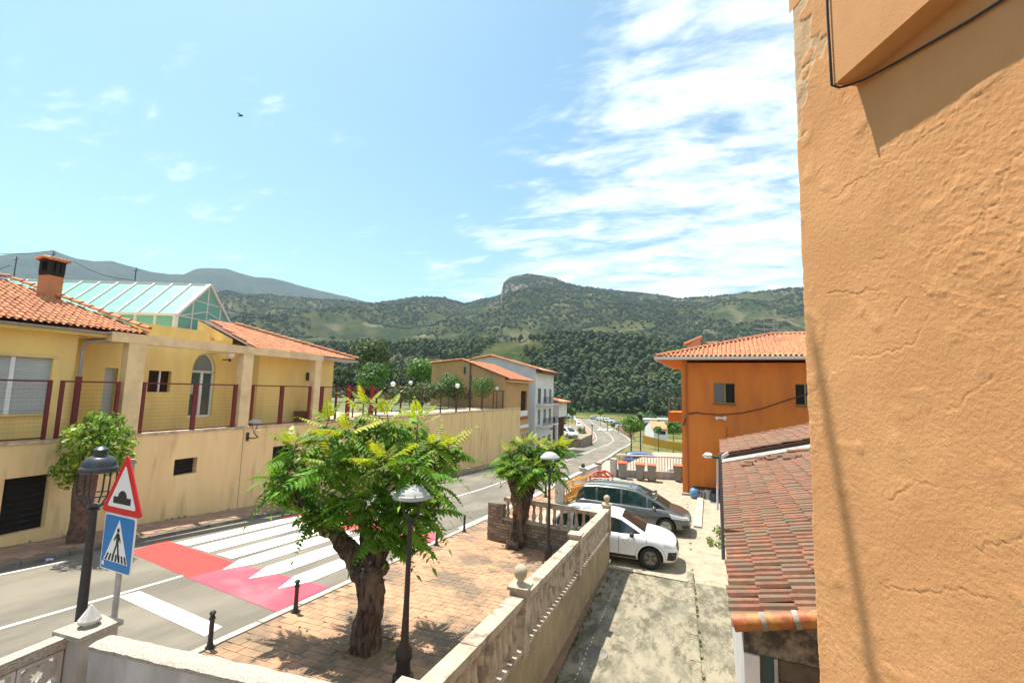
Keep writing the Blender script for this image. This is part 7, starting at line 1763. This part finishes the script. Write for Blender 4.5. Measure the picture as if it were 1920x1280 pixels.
for k, (x, y, z, s, r) in enumerate(pines):
    o = bpy.data.objects.new('pine_tree', PM_[k % 5]); C.objects.link(o); o.location = (x, y, z); o.rotation_euler = (0, 0, g.uniform(0, 6.28)); o.scale = (s*g.uniform(.9, 1.2), s*g.uniform(.9, 1.2), s)
    o['label'] = 'dark green pine tree standing in the wood on the slope behind the village'; o['category'] = 'pine tree'; o['group'] = 'pines on the slope behind the village'
def scatter(name, spots_, mat, lo=5, seed=2, squash=1.2, leaf=26):
    g = np.random.default_rng(seed); VV = []; k = 0; tm = []
    for s_ in range(lo):
        V = []
        for i in range(leaf):
            d = g.normal(size=3); d /= np.linalg.norm(d); d[2] = abs(d[2])*1.0-.25; p = d*g.uniform(.7, 1.0); u = np.cross(d, g.normal(size=3)); u /= np.linalg.norm(u); w = np.cross(d, u); s = g.uniform(.35, .6); p = p*np.array([1, 1, squash])+np.array([0, 0, .6*squash])
            V += [p-u*s, p+w*s, p+u*s, p-w*s]
        tm.append(np.array(V))
    for i, (x, y, z, s, *_r) in enumerate(spots_): VV.append(tm[i % lo]*s+np.array([x, y, z]))
    V = np.vstack(VV); F = np.arange(len(V)).reshape(-1, 4)
    return link(name, np_mesh(name, V, F, [mat]), None, fixn=False, kind='stuff')
scatter('pine_wood', [(x, y, z+1.5*s, 2.3*s) for x, y, z, s, r in spots[300:]], pine_leaf, squash=2.3, leaf=60)
scatter('slope_scrub', [(x+g.uniform(-9, 9), y+g.uniform(-9, 9), z-.4, g.uniform(.7, 1.5)) for x, y, z, s, r in spots[300:]], bush_m, squash=.8, leaf=12, seed=31)
hs_ = []; tries = 0
while len(hs_) < 32000 and tries < 300000:
    tries += 1; a = rad(g.uniform(-34, 64)); r = math.sqrt(g.uniform(640**2, 1760**2)); x, y = -r*math.sin(a), r*math.cos(a)
    dn = mnoise.fractal(Vector((x*.0045, y*.0045, 7.7)), 1, 2, 4)
    if dn < -.22+g.uniform(-.25, .25): continue
    hs_.append((x, y, terr(a, r)-.6, g.uniform(1.8, 4.8)))
scatter('hill_trees', hs_, bush_m, squash=1.1, leaf=12, seed=5)
ls_ = []; tries = 0
while len(ls_) < 3000 and tries < 40000:
    tries += 1; a = rad(g.uniform(-24, 50)); r = g.uniform(135, 275); x, y = -r*math.sin(a), r*math.cos(a)
    if rad(4.5) < a < rad(13.5) and r < 262: continue
    if x > -20 and r < 165 and g.random() < .6: continue
    ls_.append((x, y, terr(a, r)-.2, g.uniform(.7, 1.9)))
scatter('valley_bushes', ls_, M('valley_bush', (.055, .11, .025), (.09, .14, .035), scale=.1, isl=.45, rough=.9), squash=.9, leaf=30, seed=9)
# ------------------------------------------------------------------ right of the road: cottage, field, nets
cyv = 95.; a, b, c, d = atY(1207, 812, cyv), atY(1252, 812, cyv), atY(1207, 800, cyv), atY(1232, 795, cyv)
ct = thing('cottage', 'tiny white cottage with an orange tiled roof in the field by the orange house', 'house', (a.x, cyv, a.z))
x0, xm, x1, z0, z1 = a.x, atY(1226, 812, cyv).x, b.x, a.z-1, atY(1230, 804, cyv).z
zt_ = atY(1218, 792, cyv).z
MB().add([(x0, cyv+3, z0), (xm, cyv, z0), (xm, cyv, z1), (x0, cyv+3, z1)], [(0, 1, 2, 3)]).add([(xm, cyv, z0), (x1, cyv, z0), (x1, cyv, z1), (xm, cyv, z1)], [(0, 1, 2, 3)]).add([(x0, cyv+3, z1), (xm, cyv, z1), ((x0+xm)/2, cyv+1.5, zt_)], [(0, 1, 2)]).build('wall', white_m, ct)
MB().prism([(xm-.2, cyv-.3, z1-.05), (x1+.3, cyv-.3, z1-.05), (x1-.8, cyv+2, zt_), ((x0+xm)/2, cyv+2, zt_)], (0, 0, 1), .2).build('roof', M('cottage_roof', (.62, .27, .12), (.5, .2, .09), scale=2), ct)
MB().box(xm+1.0, x1-.4, cyv-.06, cyv-.01, z0+1.0, z1-.3).build('window', dark_glass, ct)
for k in range(2): 
    p = atY(1222+k*26, 786, 130); MB().box(p.x-2.2, p.x+2.2, 130, 132, p.z-.6, p.z+.5)
    tag(MB().box(p.x-2.0, p.x+2.0, 130, 134, p.z-.9, p.z-.1).box(p.x-2.3, p.x+2.3, 129.6, 134.4, p.z-.1, p.z+.05).build('white_shed', white_m), ('white roofed shed half hidden by bushes left of the balcony', 'white roofed shed half hidden by bushes right below the balcony')[k], 'shed')
nt_ = M('yellow_net', (.55, .33, .03), (.42, .26, .03), scale=4, rough=.9)
pts = [atY(px, py, 74+k*2) for k, (px, py) in enumerate(((1205, 815), (1228, 821), (1250, 826), (1282, 831)))]
fn = thing('net_fence', 'yellow orchard netting strung below the white cottage', 'fence', tuple(pts[1]))
for a, b in zip(pts, pts[1:]): MB().add([a, b, b-Vector((0, 0, 1.3)), a-Vector((0, 0, 1.3))], [(0, 1, 2, 3)]).build('net', nt_, fn); MB().cyl(a+Vector((0, 0, .1)), a-Vector((0, 0, 2)), .06).build('post', wood_m, fn)
pth = [atZ(px, py, -8.2) for px, py in ((1192, 838), (1210, 843), (1226, 838), (1240, 826), (1282, 842), (1282, 858), (1225, 856), (1195, 850))]
kk = [Vector((p.x, p.y, prof(p.y)+.5)) for p in pth]
rough_f = M('dry_field', (.42, .33, .18), (.22, .24, .07), scale=.7, rough=1)
MB().add([(-3.5, 48, -7.5), (16, 48, -7.2), (16, 72, -8.4), (-4.5, 72, -8.9)], [(0, 1, 2, 3)]).build('field', rough_f, kind='structure')
tag(MB().bar((-5.4, 58, -7.9), (2, 47.4, -6.9), .3, 1.2).build('field_wall', M('old_stone_wall', (.28, .24, .16), (.18, .15, .1), scale=2, bump=1, bscale=6)), 'old stone retaining wall beyond the blue car', 'wall')
tag(leaf_cloud('woodpile_shrub', M('dark_red_shrub', (.08, .02, .02), (.16, .08, .02), scale=1, isl=.5), None, [(.0, 46.5, -6.5, .8), (-.9, 47, -6.7, .7), (-1.7, 47.4, -7.0, .6)], 700, .16, 14), 'dark reddish shrub heaped over the wall behind the bins', 'shrub')
# slim posts along the road
for px, y0, y1, Y, lb, w in ((1065, 783, 823, 76, 'slim pale lamp post by the stone bank', .05), (1110, 797, 830, 82, 'black bollard post on the inner kerb of the bend', .07), (1201, 792, 840, 56, 'dark street lamp with a boxy head right of the young street tree', .07), (1159+1, 795, 812, 120, 'thin brown post by the distant row of cars', .08), (1139, 790, 806, 125, 'thin sign post among the distant cars', .07)):
    a, b = atY(px, y1, Y), atY(px, y0, Y); t = thing('slim_post', lb, 'post', (a.x, Y, a.z)); m_ = MB(); m_.cyl((0, 0, -.5), (0, 0, b.z-a.z), w, n=8); m_.build('post', black_metal if px != 1065 else galv, t, world=False)
    MB().box(-.2, .2, -.2, .2, b.z-a.z-.1, b.z-a.z+(.9 if px == 1201 else .06)).build('head', black_metal, t, world=False)
q = [gp(1147, 803), gp(1163, 813), gp(1180, 822)]
bf_ = thing('brown_fence', 'brown roadside fence on the outside of the bend', 'fence', tuple(q[1]))
for a, b in zip(q, q[1:]):
    a2, b2 = a+Vector((1.0, 0, .7)), b+Vector((1.0, 0, .7)); MB().bar(a2, b2, .06, 1.3).build('panel', M('brown_fence', (.25, .14, .08), (.32, .2, .11), scale=1), bf_); MB().cyl(a+Vector((1, 0, -.2)), a+Vector((1, 0, 1.7)), .09).build('post', black_metal, bf_)
tag(MB().box(-.12, .12, -.8, .8, 0, .5, 0, Matrix.Translation(Vector((-4.9, 46.5, prof(46.5))))).prism([(-5.1, 45.6, prof(46)+.5), (-5.1, 47, prof(46)+.5), (-5.1, 46.6, prof(46)+1.6)], (1, 0, 0), .1).build('white_frame', white_m), 'white slanting frame standing beside the young street tree', 'frame') if False else None
# radio mast on the ridge, bird
a = ray(1328, 557); r_ = math.hypot(a.x, a.y); a = a*(1735/r_); tag(MB().cyl((a.x, a.y, a.z-20), (a.x, a.y, a.z+26), 1.1, .7, n=6).build('radio_mast', galv), 'tiny radio mast on the mountain ridge', 'mast')
bp = ray(452, 217)*34; bt_ = thing('bird', 'small dark bird flying in the blue sky at the upper left', 'bird', tuple(bp))
bmm = M('bird_dark', (.06, .07, .09)); MB().ball((0, 0, 0), .10, 8, (1.9, .7, .7)).build('body', bmm, bt_, world=False, smooth=1)
for s_ in (1, -1): MB().prism([(.06, 0, .02), (-.10, 0, .02), (-.16, s_*.24, .10), (-.02, s_*.20, .09)], (0, 0, 1), .012).build('wing', bmm, bt_, world=False)
MB().prism([(-.16, .03, 0), (-.16, -.03, 0), (-.30, -.05, 0), (-.30, .05, 0)], (0, 0, 1), .01).build('tail', bmm, bt_, world=False)
# ------------------------------------------------------------------ overhead cable that throws the soft diagonal shadow on the plastered wall
w0, w1 = wp(1527, 640), wp(1640, 1280)
tt = 6.0
pa_, pb_ = nr*DW+hd*w0[0]+Vector((0, 0, w0[1])), nr*DW+hd*w1[0]+Vector((0, 0, w1[1]))
ca_, cb_ = pa_+sdir*tt, pb_+sdir*tt; dd_ = (cb_-ca_)
tag(MB().cyl(ca_-dd_*.0, cb_+dd_*.12, .02, n=8).build('cable', cable_m), 'black drop cable strung above the balcony, out of view overhead', 'cable')
# ------------------------------------------------------------------ haze
hz = MB().box(-4300, 4300, -300, 4300, -25, 1050).build('haze', [], kind='stuff')
hm_ = bpy.data.materials.new('haze_air'); hm_.use_nodes = True; t_ = hm_.node_tree; t_.nodes.clear()
o_ = t_.nodes.new('ShaderNodeOutputMaterial'); v_ = t_.nodes.new('ShaderNodeVolumePrincipled'); v_.inputs['Color'].default_value = (.66, .85, 1, 1); v_.inputs['Density'].default_value = HAZE; v_.inputs['Anisotropy'].default_value = .2
t_.links.new(v_.outputs[0], o_.inputs['Volume']); hz.data.materials.append(hm_)

# hedges and shrubs behind the school railing
for k, (x0, x1, y0, y1, h_, lb) in enumerate(((-24, -21, 31, 50, 1.9, 'dark hedge behind the terrace railing left of the clipped round trees'), (-40, -27, 44, 47, 2.6, 'tall dark hedge at the back of the school yard'), (-36, -28, 60, 64, 4.5, 'dark thicket filling the gap under the eaves of the yellow building'))):
    g3 = random.Random(k); lumps = [(g3.uniform(x0, x1), g3.uniform(y0, y1), -1.9+g3.uniform(.3, 1)*h_, g3.uniform(.6, 1.0)*(1 if h_ < 4 else 1.8)) for _ in range(26)]
    tag(leaf_cloud('hedge', pine_leaf if k else leaf_o, None, lumps, 5200, .16, 60+k), lb, 'hedge')
